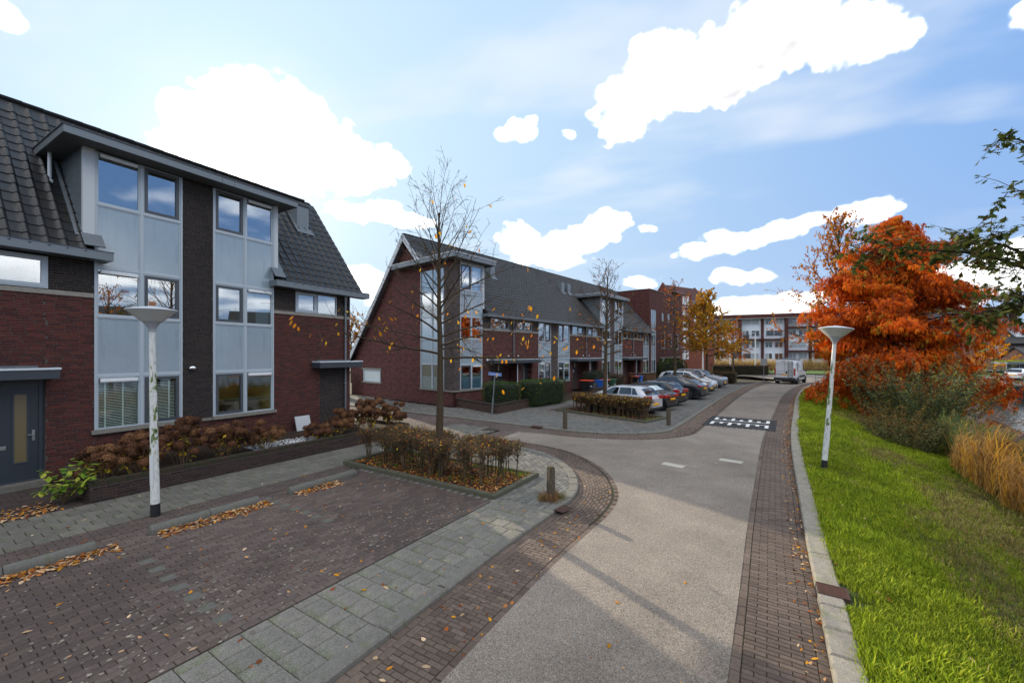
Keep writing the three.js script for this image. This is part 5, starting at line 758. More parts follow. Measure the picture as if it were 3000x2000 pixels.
// the orange swamp cypress: drooping sprays along layered branches
{
  seed(81);
  const t = thing('cypress_tree', 'big feathery orange cypress with drooping foliage on the canal bank', 'tree', 23.2, 25.0, -1.0), T = new Tubes(), sprays = [], H = 12.4;
  const trunkPts = Array.from({ length: 14 }, (_, i) => V3(Math.sin(i) * 0.05, (H * i) / 13, Math.cos(i * 1.3) * 0.05)); T.add(trunkPts, trunkPts.map((_, i) => lerp(0.34, 0.03, i / 13)), 10);
  const R = (h) => { const u = clamp(h / H); return 4.75 * Math.min(1, Math.pow((1 - u) / 0.5, 0.8)) * (0.9 + 0.1 * smooth(0, 0.25, u)) + 0.15; };
  const B = 290, low = 16;
  for (let i = 0; i < B; i++) {
    const skirt = i < low, h = skirt ? rr(0.7, 1.7) : 0.5 + (H - 0.7) * Math.pow((i - low) / (B - low), 0.86), az = skirt ? rr(-0.55, 0.3) : i * 2.39996 + rr(-0.2, 0.2), L = skirt ? rr(5.2, 7.2) : R(h) * rr(0.6, 1.12) * (h < 3 && Math.cos(az) < -0.3 ? 0.86 : 1), tone = rr(-1, 1), n = Math.max(5, Math.round(L / 0.35)), pts = [], r0 = 0.02 + L * 0.009;
    let p = V3(0, h, 0), el = lerp(0.35, 0.85, h / H) + rr(-0.45, 0.5), a = az; pts.push(p.clone());
    for (let k = 1; k <= n; k++) { el -= (k / n) * (0.9 / n) * 2 * (h < 2.5 ? 0.75 : 1); a += rr(-0.08, 0.08); p = p.clone().add(V3(Math.cos(a) * Math.cos(el), Math.sin(el), Math.sin(a) * Math.cos(el)).multiplyScalar(L / n)); if (p.y < 0.15 - Math.max(0, p.x) * 0.08) p.y = 0.15 - Math.max(0, p.x) * 0.08; pts.push(p.clone()); }
    T.add(pts, pts.map((_, k) => Math.max(0.006, r0 * (1 - k / n))), 4);
    const count = Math.round(L * 78 + 24);
    for (let k = 0; k < count; k++) {
      const f = Math.pow(rr(0.06, 1), 0.72), q = f * n, j = Math.min(n - 1, Math.floor(q)), c = pts[j].clone().lerp(pts[j + 1], q - j), wide = (0.35 + 0.55 * (1 - Math.abs(f - 0.6))) * Math.min(1, L * 0.35), lat = rr(-1, 1) * wide;
      c.x += -Math.sin(a) * lat + rr(-0.08, 0.08); c.z += Math.cos(a) * lat + rr(-0.08, 0.08); c.y -= Math.abs(lat) * 0.35 + rr(-0.1, 0.4);
      if (fbm(c.x * 0.85 + 20, c.y * 1.0 + c.z * 0.85, 3, 823) < 0.43) continue;
      const out = Math.atan2(-(Math.sin(az)), Math.cos(az)), v = clamp(0.5 + tone * 0.28 + rr(-0.3, 0.3)), col = v < 0.26 ? C(0xa4480c) : v < 0.64 ? C(0xd4660a) : v < 0.86 ? C(0xe48214) : C(0xb08c28);
      sprays.push({ m: mat4(c.x, c.y, c.z, 0, out + lat * 0.6 + rr(-0.5, 0.5), rr(-0.5, 0.25), rr(0.45, 0.9)), c: col.multiplyScalar(rr(0.8, 1.2)) });
    }
  }
  part(t, 'trunk', T.build(), M.darkBark);
  const sg = (sd) => { seed(sd); const P = []; for (let s = 0; s < 5; s++) { const a = rr(-0.9, 0.9), L = rr(0.26, 0.46); let px = 0, py = 0, pz = 0, el = rr(-0.2, 0.3); for (let k = 0; k < 5; k++) { const st = L / 5; el -= 0.36; const nx = px + Math.cos(el) * Math.cos(a) * st, ny = py + Math.sin(el) * st, nz = pz + Math.cos(el) * Math.sin(a) * st; for (const q of [-1, 1]) { const l = 0.062 * (1 - k * 0.12), b = a + q * 1.15; P.push(px, py, pz, nx, ny, nz, (px + nx) / 2 + Math.cos(b) * l, (py + ny) / 2 - l * 0.45, (pz + nz) / 2 + Math.sin(b) * l); } px = nx; py = ny; pz = nz; } } const g = new THREE.BufferGeometry(); g.setAttribute('position', new THREE.Float32BufferAttribute(P, 3)); g.computeVertexNormals(); return g; };
  const third = [[], [], []]; sprays.forEach((e, i) => third[i % 3].push(e)); third.forEach((l, i) => instanced(t, 'crown', sg(811 + i), leafMat(0xffffff, { transmission: 0.45 }), l));
}
// shrub on the bank in front of the cypress
function shrub(label, x, D, y, w, h, stems, leavesPer, cols, sd, leafL = 0.06, name = 'shrub', cat = 'shrub', wood = M.greenTwig) {
  seed(sd); const t = thing(name, label, cat, x, D, y), T = new Tubes(), list = [], lg = leafGeo(leafL, leafL * 0.42);
  for (let i = 0; i < stems; i++) {
    const a = rr(0, 6.28), ra = Math.sqrt(rnd()) * w * 0.45, hh = h * rr(0.55, 1.05) * (1 - 0.35 * (ra / w)), lean = rr(0.08, 0.8), n = 7, pts = []; let p = V3(Math.cos(a) * ra * 0.5, 0, Math.sin(a) * ra * 0.5);
    for (let k = 0; k <= n; k++) { pts.push(p.clone()); p = p.clone().add(V3(Math.cos(a) * lean * (hh / n) * (0.6 + 0.6 * (k / n)) + rr(-0.03, 0.03), hh / n, Math.sin(a) * lean * (hh / n) + rr(-0.03, 0.03))); }
    T.add(pts, pts.map((_, k) => lerp(0.012, 0.003, k / n)), 4);
    for (let j = 0; j < leavesPer; j++) { const q = rr(0.15, 1) * n, k = Math.min(n - 1, Math.floor(q)), c = pts[k].clone().lerp(pts[k + 1], q - k), s = rr(0, 0.22) * (1.2 - q / n), b = rr(0, 6.28); c.x += Math.cos(b) * s; c.z += Math.sin(b) * s; c.y += rr(-0.03, 0.08); list.push({ m: mat4(c.x, c.y, c.z, rr(0.3, 1.4), b, rr(-0.5, 0.5), rr(0.7, 1.3)), c: C(pick(cols)).multiplyScalar(rr(0.7, 1.2)) }); }
  }
  part(t, 'stems', T.build(), wood); instanced(t, 'foliage', lg, leafMat(0xffffff, { transmission: 0.25 }), list); return t;
}
shrub('grey-green willow-like shrub in front of the orange cypress', 20.9, 21.0, -1.5, 5.0, 4.6, 190, 130, [0x5c6a4a, 0x4e5e42, 0x6e7848, 0x868a60, 0x9a9434, 0x50603c], 82, 0.115);
shrub('low dark shrub at the foot of the bank left of the golden reeds', 16.6, 17.2, -1.3, 3.4, 1.7, 80, 80, [0x5a6038, 0x6c6a3a, 0x7b6a3e, 0x4f5a34], 83, 0.1);
shrub('rust-brown autumn shrub between the grey-green shrub and the golden reeds', 17.6, 18.6, -1.5, 3.0, 2.4, 80, 90, [0x7a5a30, 0x8a6a34, 0x6a5a30, 0x9a7838, 0x5c6034], 85, 0.1);
// reeds
{
  seed(84);
  const reed = (sd) => { seed(sd); const P = [], blade = (x, y, z, a, L, w, droop) => { let px = x, py = y, pz = z, el = rr(0.9, 1.3); const n = 4; for (let k = 0; k < n; k++) { const st = L / n, nx = px + Math.cos(a) * Math.cos(el) * st, ny = py + Math.sin(el) * st, nz = pz + Math.sin(a) * Math.cos(el) * st, w0 = w * (1 - k / n), w1 = w * (1 - (k + 1) / n), sx = -Math.sin(a), sz = Math.cos(a); P.push(px - sx * w0, py, pz - sz * w0, px + sx * w0, py, pz + sz * w0, nx + sx * w1, ny, nz + sz * w1, px - sx * w0, py, pz - sz * w0, nx + sx * w1, ny, nz + sz * w1, nx - sx * w1, ny, nz - sz * w1); px = nx; py = ny; pz = nz; el -= droop; } }; for (let s = 0; s < 3; s++) { const x = rr(-0.1, 0.1), z = rr(-0.1, 0.1); blade(x, 0, z, rr(-0.6, 0.6), rr(1.3, 1.8), 0.006, 0.06); for (let k = 0; k < 5; k++) blade(x, rr(0.3, 1.2), z, rr(-1.0, 1.0), rr(0.35, 0.75), 0.011, rr(0.3, 0.55)); } const g = new THREE.BufferGeometry(); g.setAttribute('position', new THREE.Float32BufferAttribute(P, 3)); g.computeVertexNormals(); return g; };
  const bed = (label, s0, s1, d0, d1, count, cols, hMin, hMax, plume, sd) => {
    const t = tag(new THREE.Group(), label, 'reeds', undefined, 'stuff'); t.name = numbered('reeds'); scene.add(t); const gs = [0, 1, 2].map((k) => reed(sd + k)), L = [[], [], []], pl = []; seed(sd + 9);
    for (let i = 0; i < count; i++) { const s = rr(s0, s1), d = rr(d0, d1), q = KR.at(s, kerbW + d), k = rr(hMin, hMax) / 1.6 * (0.55 + 0.75 * fbm(s * 1.1, d * 1.3, 3, sd)) * smooth(s1 + 0.3, s1 - 2.2, s) ; if (k < 0.25 || rnd() > 0.45 + 0.9 * fbm(s * 1.7, d * 2.2, 3, sd + 3)) continue; L[i % 3].push({ m: mat4(q.x, bankY(d) - 0.05, -q.D, 0, rr(-0.7, 0.7), rr(-0.12, 0.05), k), c: C(pick(cols)).multiplyScalar(rr(0.75, 1.2)) }); if (rnd() < plume) pl.push({ m: mat4(q.x + 0.35 * k, bankY(d) + 1.66 * k, -q.D + rr(-0.1, 0.1), 0, rr(-0.6, 0.6), -0.9 + rr(-0.3, 0.3), k), c: C(pick([0x8d7a6e, 0x9a8878, 0x7d6a62])) }); }
    L.forEach((l, i) => instanced(t, 'reed_stalks', gs[i], leafMat(0xffffff, { transmission: 0.3 }), l));
    if (pl.length) { seed(sd + 20); const P = []; for (let i = 0; i < 40; i++) { const y = rr(0, 0.26), a = rr(-1, 1), l = rr(0.05, 0.13) * (1.1 - y * 2.4); P.push(0, y, 0, 0.01, y + 0.02, 0.004, Math.cos(a) * l, y + rr(0, 0.05), Math.sin(a) * l); } const g = new THREE.BufferGeometry(); g.setAttribute('position', new THREE.Float32BufferAttribute(P, 3)); g.computeVertexNormals(); instanced(t, 'reed_plumes', g, leafMat(0xffffff, { transmission: 0.3 }), pl); }
  };
  const sAt = (x, D) => KR.near(x, D).s;
  bed('golden dry reeds at the foot of the bank, nearest the camera', sAt(4, 5.6), sAt(12.6, 17.6), 4.4, 7.0, 5200, [0xc09048, 0xb08040, 0xd0a456, 0xdc9c30, 0xa07a48, 0xe0a838], 1.3, 2.2, 0.1, 840);
  bed('green and yellow reeds in the water beyond the golden ones', sAt(6, 8.6), sAt(15.4, 22.4), 4.9, 10.0, 5200, [0x4f6a3c, 0x66743a, 0x7a7a3c, 0xb08a3a, 0x8a6a34, 0x56683a], 1.5, 2.4, 0.07, 860);
  // pale reed belt before the apartment building
  const t = tag(new THREE.Group(), 'pale tan reed belt before the apartment building', 'reeds', undefined, 'stuff'); t.name = numbered('reeds'); scene.add(t); seed(870); const l = [], f = new Frame(40, 88, 112); for (let i = 0; i < 2600; i++) { const [x, D] = f.at(rr(-12, 45), rr(-2.0, 2.0)); l.push({ m: mat4(x, -0.2, -D, 0, rr(0, 6.28), rr(-0.1, 0.1), rr(1.0, 1.5), rr(1.0, 1.5) * 1.15, 1.2), c: C(pick([0xc2a468, 0xb4965c, 0xa88e50, 0xcaae78])).multiplyScalar(rr(0.8, 1.15)) }); } instanced(t, 'reed_stalks', reed(871), leafMat(0xffffff), l);
  const lawn = structure('lawn', 'bright green lawn strip before the pale reed belt', 'lawn'); part(lawn, 'turf', polygon([f.at(-40, 2), f.at(80, 2), f.at(80, 17), f.at(-40, 17)], -0.07), rep(S(0x6f9a34, { map: grassTex, roughness: 1 }), 0.3));
}
// oak branch hanging in from the right
{
  seed(88);
  const t = thing('oak_tree', 'green oak branch with lobed leaves reaching in from the right edge above the cypress', 'tree', 11.6, 7.6, -0.5), T = new Tubes(), Lp = V3(0, 0, 0);
  const sh = new THREE.Shape(); const half = [[0.0, 0], [0.014, 0.012], [0.02, 0.03], [0.042, 0.04], [0.02, 0.05], [0.03, 0.062], [0.056, 0.076], [0.026, 0.08], [0.034, 0.094], [0.046, 0.108], [0.018, 0.108], [0.014, 0.122], [0, 0.145]];
  sh.setFromPoints([...half, ...half.slice(1, -1).reverse().map((p) => [-p[0], p[1]])].map((p) => new THREE.Vector2(...p))); const lg = flat(new THREE.ShapeGeometry(sh)); { const p = lg.attributes.position; for (let i = 0; i < p.count; i++) p.setZ(i, Math.abs(p.getX(i)) * 0.5 + p.getY(i) ** 2 * 1.6); lg.computeVertexNormals(); }
  const mats = [0x4a5a22, 0x56622a, 0x3f4e20, 0x6a6a2c, 0x5a4a26].map((c) => leafMat(c, { transmission: 0.35 })), spots = [];
  T.add([V3(0, 0, 0), V3(0.05, 2, 0.02), V3(-0.05, 4.2, 0), V3(0.1, 6.5, 0)], [0.22, 0.19, 0.14, 0.06], 9);
  const limb = (y0, pts, r) => { const P = [V3(0, y0, 0), ...pts.map((p) => V3(...p))], c = new THREE.CatmullRomCurve3(P).getPoints(22); T.add(c, c.map((_, i) => lerp(r, 0.006, i / 22)), 5); return c; };
  const at = (x, D, y) => [x - 11.6, y + 0.5, -(D - 7.6)];
  const limbs = [limb(3.6, [at(9.4, 7.3, 4.5), at(8.2, 7.2, 4.85), at(7.1, 7.2, 4.95), at(6.3, 7.3, 5.1)], 0.035), limb(4.0, [at(9.6, 7.6, 4.9), at(8.8, 7.5, 5.15), at(8.1, 7.5, 5.25)], 0.04), limb(3.4, [at(9.5, 7.0, 4.0), at(8.7, 6.9, 4.1), at(8.3, 6.9, 3.9), at(7.7, 6.9, 3.75)], 0.05), limb(4.6, [at(9.6, 6.8, 5.6), at(8.6, 6.6, 5.75), at(7.9, 6.6, 5.7)], 0.03), limb(4.6, [at(9.6, 7.4, 6.6), at(9.1, 7.3, 6.9), at(8.75, 7.3, 6.95)], 0.03)];
  limbs.forEach((c, li) => { const reach = [1, 0.8, 0.9, 0.22, 0.16][li]; for (let i = 0; i < 80 * reach; i++) { const q = c[Math.floor(rr(li === 0 ? 6 : 10, 22.9))], d = V3(rr(-1, 0.7), rr(-0.75, 0.5), rr(-0.6, 0.6)).normalize(), L = rr(0.18, 0.75), e = q.clone().addScaledVector(d, L), m = q.clone().lerp(e, 0.5).add(V3(0, rr(-0.03, 0.04), 0)); T.add([q, m, e], [0.006, 0.0045, 0.003], 3); for (let k = 0; k < 9; k++) { const f = rr(0.25, 1.05), s = q.clone().lerp(e, f); spots.push({ p: s, a: Math.atan2(-d.z, d.x) }); } } });
  part(t, 'branches', T.build(), M.darkBark);
  const list = spots.map((s) => ({ m: mat4(s.p.x, s.p.y, s.p.z, rr(0.9, 2.6), rr(0, 6.28), rr(-0.7, 0.7), rr(0.6, 1.05)), k: Math.floor(rnd() * 5) }));
  for (const e of list.slice(0, 300)) { const m = part(t, 'leaf', lg, mats[e.k]); e.m.decompose(m.position, m.quaternion, m.scale); }
  instanced(t, 'leaves', lg, leafMat(0xffffff, { transmission: 0.35 }), list.slice(300).map((e) => ({ m: e.m, c: mats[e.k].color })));
}
// twiggy hornbeam hedges in their kerbed beds
function bedKerb(parent, f, s0, s1, n0, n1, mat) { let i = 0; const put = (a, b) => { const L = Math.hypot(b[0] - a[0], b[1] - a[1]), N = Math.max(1, Math.round(L / 0.9)); for (let k = 0; k < N; k++) { const p = [lerp(a[0], b[0], k / N), lerp(a[1], b[1], k / N)], q = [lerp(a[0], b[0], (k + 1) / N), lerp(a[1], b[1], (k + 1) / N)], g = metric(bevelled(L / N - 0.008, 0.3, 0.13, 0.02), 1, i * 0.6, i), m = part(parent, 'kerb_stone', g, mat); m.position.set((p[0] + q[0]) / 2, 0.1 + rr(-0.008, 0.008), -(p[1] + q[1]) / 2); m.rotation.y = turnOf(Math.atan2(q[0] - p[0], q[1] - p[1]) / rad); m.rotation.z = rr(-0.008, 0.008); i++; } };
  const k = 0.065; put(f.at(s0 + k, n0), f.at(s0 + k, n1)); put(f.at(s1 - k, n0), f.at(s1 - k, n1)); put(f.at(s0 + 2 * k, n0 + k), f.at(s1 - 2 * k, n0 + k)); put(f.at(s0 + 2 * k, n1 - k), f.at(s1 - 2 * k, n1 - k)); }
const MOSSKERB = rep(S(0x6a6a58, { map: stoneTex, bumpMap: grainBump, bumpScale: 0.004, roughness: 1 }), 2);
const litterCols = [0x8a4a22, 0xa8622c, 0x6a3a20, 0xb87a3e, 0x7a4828, 0xc89a62, 0x55331e, 0xd0902c];
function hedge(label, f, s0, s1, n0, n1, h, stems, leaves, cols, sd, k = 1) {
  seed(sd); const [cx, cD] = f.at((s0 + s1) / 2, (n0 + n1) / 2), t = thing('hedge', label, 'hedge', cx, cD, 0.03, turnOf(f.A)), variants = [], tips = [], A = (s1 - s0) / 2, B = (n1 - n0) / 2;
  for (let v = 0; v < 7; v++) { const T = new Tubes(), tp = []; for (const off of [0, 1]) { if (off && rnd() < 0.5) continue; const b = V3(off * 0.06, 0, off * 0.05), pts = [b]; for (let i = 1; i <= 6; i++) pts.push(pts[i - 1].clone().add(V3(rr(-0.02, 0.02), h * 0.15, rr(-0.02, 0.02)))); T.add(pts, pts.map((_, i) => lerp(0.018, 0.007, i / 6) * k), 4); for (let j = 0; j < 34; j++) { const q = pts[3 + Math.floor(Math.pow(rnd(), 0.7) * 3.99)], e = q.clone().add(V3(rr(-0.28, 0.28), rr(0.02, 0.3) * (h / 0.85), rr(-0.28, 0.28))); e.y = Math.min(e.y, h * rr(0.9, 1.03)); const m = q.clone().lerp(e, 0.5).add(V3(rr(-0.03, 0.03), rr(-0.02, 0.05), rr(-0.03, 0.03))); T.add([q, m, e], [0.0055 * k, 0.0045 * k, 0.003 * k], 3); for (let w = 0; w < 4; w++) { const s = m.clone().lerp(e, rr(0, 1)), e2 = s.clone().add(V3(rr(-0.13, 0.13), rr(-0.02, 0.14), rr(-0.13, 0.13))); T.add([s, e2], [0.0035 * k, 0.0025 * k], 3); tp.push(e2); } tp.push(e); } } variants.push({ g: T.build(), tp }); }
  for (let i = 0; i < stems; i++) { const v = variants[i % 7], a = lerp(-A, A, (i + rr(0.2, 0.8)) / stems), row = i % 3, x = rnd() < 0.5 ? rr(-A, A) : a, z = lerp(-B, B, (row + 0.5) / 3) + rr(-0.1, 0.1), ry = rr(0, 6.28), m = part(t, 'stem', v.g, M.greenTwig); const L = A >= B; m.position.set(clamp(L ? a : rr(-A, A), -A, A), 0, L ? z : lerp(-B, B, (i + 0.5) / stems)); m.rotation.y = ry; for (const p of v.tp) tips.push(p.clone().applyAxisAngle(V3(0, 1, 0), ry).add(m.position)); }
  const lg = leafGeo(0.05 * k, 0.028 * k, 0.5), list = []; for (let i = 0; i < leaves; i++) { const p = pick(tips); if (p.y < h * 0.45 && rnd() < 0.75) { i -= 0.5; continue; } const cpal = p.y > h * 0.8 && rnd() < 0.22 ? [0xe0b020, 0xd89a1c, 0xc9b030] : cols; list.push({ m: mat4(p.x + rr(-0.03, 0.03), p.y + rr(-0.03, 0.03), p.z + rr(-0.03, 0.03), rr(0.5, 2.6), rr(0, 6.28), rr(-0.8, 0.8), rr(0.7, 1.3)), c: C(pick(cpal)).multiplyScalar(rr(0.75, 1.2)) }); }
  instanced(t, 'foliage', lg, leafMat(0xffffff, { transmission: 0.25 }), list); return t;
}
const bed2 = new Frame(2.39, 22.41, 0); bed2.A = 138.8; bed2.d = [0.6583, -0.7528]; bed2.n = [-0.7528, -0.6583];   // along the kerb towards the road; n towards the camera
function plantingBed(label, f, s0, s1, n0, n1, sd, litter) {
  seed(sd); const b = structure('planting_bed', label, 'planting bed'); part(b, 'soil', polygon([f.at(s0 + 0.1, n0 + 0.1), f.at(s1 - 0.1, n0 + 0.1), f.at(s1 - 0.1, n1 - 0.1), f.at(s0 + 0.1, n1 - 0.1)], 0.045), M.soil); bedKerb(b, f, s0, s1, n0, n1, MOSSKERB);
  const lg = leafGeo(0.075, 0.042, 0.35), l = []; for (let i = 0; i < litter; i++) { const [x, D] = f.at(rr(s0 + 0.15, s1 - 0.15), rr(n0 + 0.15, n1 - 0.15)); l.push({ m: mat4(x, 0.055 + rr(0, 0.035), -D, 1.57 + rr(-0.5, 0.5), rr(0, 6.28), rr(-0.3, 0.3), rr(0.6, 1.2)), c: C(pick(litterCols)).multiplyScalar(rr(0.6, 1.0)) }); } instanced(b, 'leaf_litter', lg, leafMat(0xffffff, { transmission: 0.1 }), l);
  const w = bladeGeo(9, 0.1, 0.09, sd + 3), wl = []; for (let i = 0; i < litter / 14; i++) { const [x, D] = f.at(rnd() < 0.4 ? s1 - 0.3 : rr(s0 + 0.2, s1 - 0.2), rr(n0 + 0.2, n1 - 0.2)); wl.push({ m: mat4(x, 0.05, -D, 0, rr(0, 6), 0, rr(0.6, 1.2)), c: C(pick([0x5a7a26, 0x6f8c2c, 0x4b6422])) }); } instanced(b, 'weeds', w, leafMat(0xffffff), wl);
}
plantingBed('leaf-strewn kerbed bed of the near hedge and street tree', near1, 5.75, 7.72, -5.2, 0.0, 91, 2600);
hedge('clipped twiggy hedge with brown and yellow leaves in the bed before the near street tree', near1, 6.1, 7.45, -4.95, -0.4, 0.84, 64, 2600, [0x8a5030, 0x9a5a34, 0x7a462c, 0xaa7040, 0x7d7a3c, 0xb0602c], 92);
plantingBed('kerbed bed of the second hedge beside the silver car', bed2, 0, 5.42, -2.1, 0.0, 93, 900);
hedge('clipped brown-leaved hedge in front of the parked silver car', bed2, 0.5, 5.0, -1.55, -0.55, 0.88, 60, 4600, [0x7a5430, 0x8a6034, 0x6c4a2c, 0x9a7a3a], 94, 1.5);
// dense green garden hedges and other bushes
function denseHedge(label, x, D, A, w, h, d, leaves, cols, sd, round = 0.25, leafL = 0.055, name = 'hedge', cat = 'hedge', y0 = 0) {
  seed(sd); const t = thing(name, label, cat, x, D, y0, turnOf(A)), list = [], lg = leafGeo(leafL, leafL * 0.55);
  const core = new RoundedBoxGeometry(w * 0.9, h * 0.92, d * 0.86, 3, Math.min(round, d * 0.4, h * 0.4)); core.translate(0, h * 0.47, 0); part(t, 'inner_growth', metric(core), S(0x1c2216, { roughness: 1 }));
  for (let i = 0; i < leaves; i++) { const f = rnd(), ax = w * d, ay = h * (w + d) * 2; let x0, y, z; if (f < ax / (ax + ay)) { x0 = rr(-w / 2, w / 2); z = rr(-d / 2, d / 2); y = h; } else { const g = rnd() * (w + d) * 2; y = rr(0.02, h); if (g < w) { x0 = g - w / 2; z = d / 2; } else if (g < w * 2) { x0 = g - w * 1.5; z = -d / 2; } else if (g < w * 2 + d) { z = g - w * 2 - d / 2; x0 = w / 2; } else { z = g - w * 2 - d * 1.5; x0 = -w / 2; } }
    const e = round, cx = clamp(x0, -w / 2 + e, w / 2 - e), cy = Math.min(y, h - e), cz = clamp(z, -d / 2 + e, d / 2 - e), v = V3(x0 - cx, y - cy, z - cz), l = v.length(); if (l > 1e-4) v.multiplyScalar(Math.min(1, e / l)); const n = fbm(x0 * 2.4 + 5 * sd, (y + z) * 2.4, 3, sd), q = V3(cx, cy, cz).add(v); q.addScaledVector(v.clone().normalize(), (n - 0.6) * 0.14 + rr(-0.05, 0.035));
    list.push({ m: mat4(q.x, q.y + rr(-0.01, 0.05), q.z, rr(0.2, 1.6), rr(0, 6.28), rr(-0.8, 0.8), rr(0.7, 1.4)), c: C(pick(cols)).multiplyScalar(rr(0.65, 1.15) * (0.7 + 0.6 * n)) }); }
  instanced(t, 'foliage', lg, leafMat(0xffffff, { transmission: 0.2, roughness: 0.55 }), list); return t;
}
const GRN = [0x3f5a26, 0x4a662a, 0x34501f, 0x587230, 0x2f461e], h2 = (t, n) => H2.at(t, n);
denseHedge('clipped green hedge block in the walled corner behind the street name sign', ...h2(1.7, 2.2), H2.A, 1.7, 1.45, 1.9, 5200, GRN, 101, 0.3);
denseHedge('long dark green clipped hedge beside the low corner wall', ...h2(4.4, 3.2), H2.A, 3.4, 1.5, 1.5, 8200, GRN, 102, 0.25);
denseHedge('dark shrub mass behind the wheelie bins', ...h2(14.6, 1.5), H2.A, 3.2, 1.7, 1.4, 4200, [0x2c3622, 0x36402a, 0x252e1c, 0x4a4a38], 103, 0.5, 0.07, 'shrub', 'shrub');
denseHedge('reddish brown bush beside the wooden planter box', ...h2(17.4, 1.9), H2.A, 1.8, 1.3, 1.4, 2600, [0x5a3a2c, 0x6a4432, 0x4a3a2a, 0x5c5030], 104, 0.5, 0.07, 'shrub', 'shrub');
denseHedge('round green bushes behind the white parked car', 19.2, 51, 60, 5.5, 2.4, 3, 4600, [0x4a5e2c, 0x3c5026, 0x5a6c34, 0x6a6a30], 105, 1.0, 0.12, 'shrub', 'shrub');
denseHedge('trimmed brown hedge at the far end of the street, across the pavement', 33.6, 60.4, 100, 8.4, 1.5, 1, 3600, [0x5a4028, 0x6a4a2c, 0x4c3a24, 0x7a5a30], 106, 0.2, 0.12);
denseHedge('trimmed brown hedge block beside the grey parked car', 22.9, 44.2, 130, 2.4, 1.15, 1.1, 2200, [0x5a4028, 0x6a4a2c, 0x4c3a24, 0x6a5a2c], 107, 0.2, 0.1);
denseHedge('dark weedy bush left of the bay window against the brick gable', ...new Frame(-3.38, 24, H2.A - 90).at(6.2, 0.6), H2.A - 90, 1.5, 0.8, 0.7, 900, [0x3c4a28, 0x4a5430, 0x5a5a38], 108, 0.35, 0.06, 'shrub', 'shrub');
denseHedge('low green weeds under the gable bay window', ...new Frame(-3.38, 24, H2.A - 90).at(1.9, 0.45), H2.A - 90, 1.8, 0.5, 0.6, 800, [0x42562a, 0x54662e, 0x3a4a24], 109, 0.25, 0.06, 'shrub', 'shrub');
denseHedge('tall thin weeds at the far corner of the brick gable', ...new Frame(-3.38, 24, H2.A - 90).at(9.9, 0.5), H2.A - 90, 1.5, 0.9, 0.6, 500, [0x6a6a38, 0x7a7444, 0x4f5a30], 110, 0.3, 0.06, 'shrub', 'shrub');
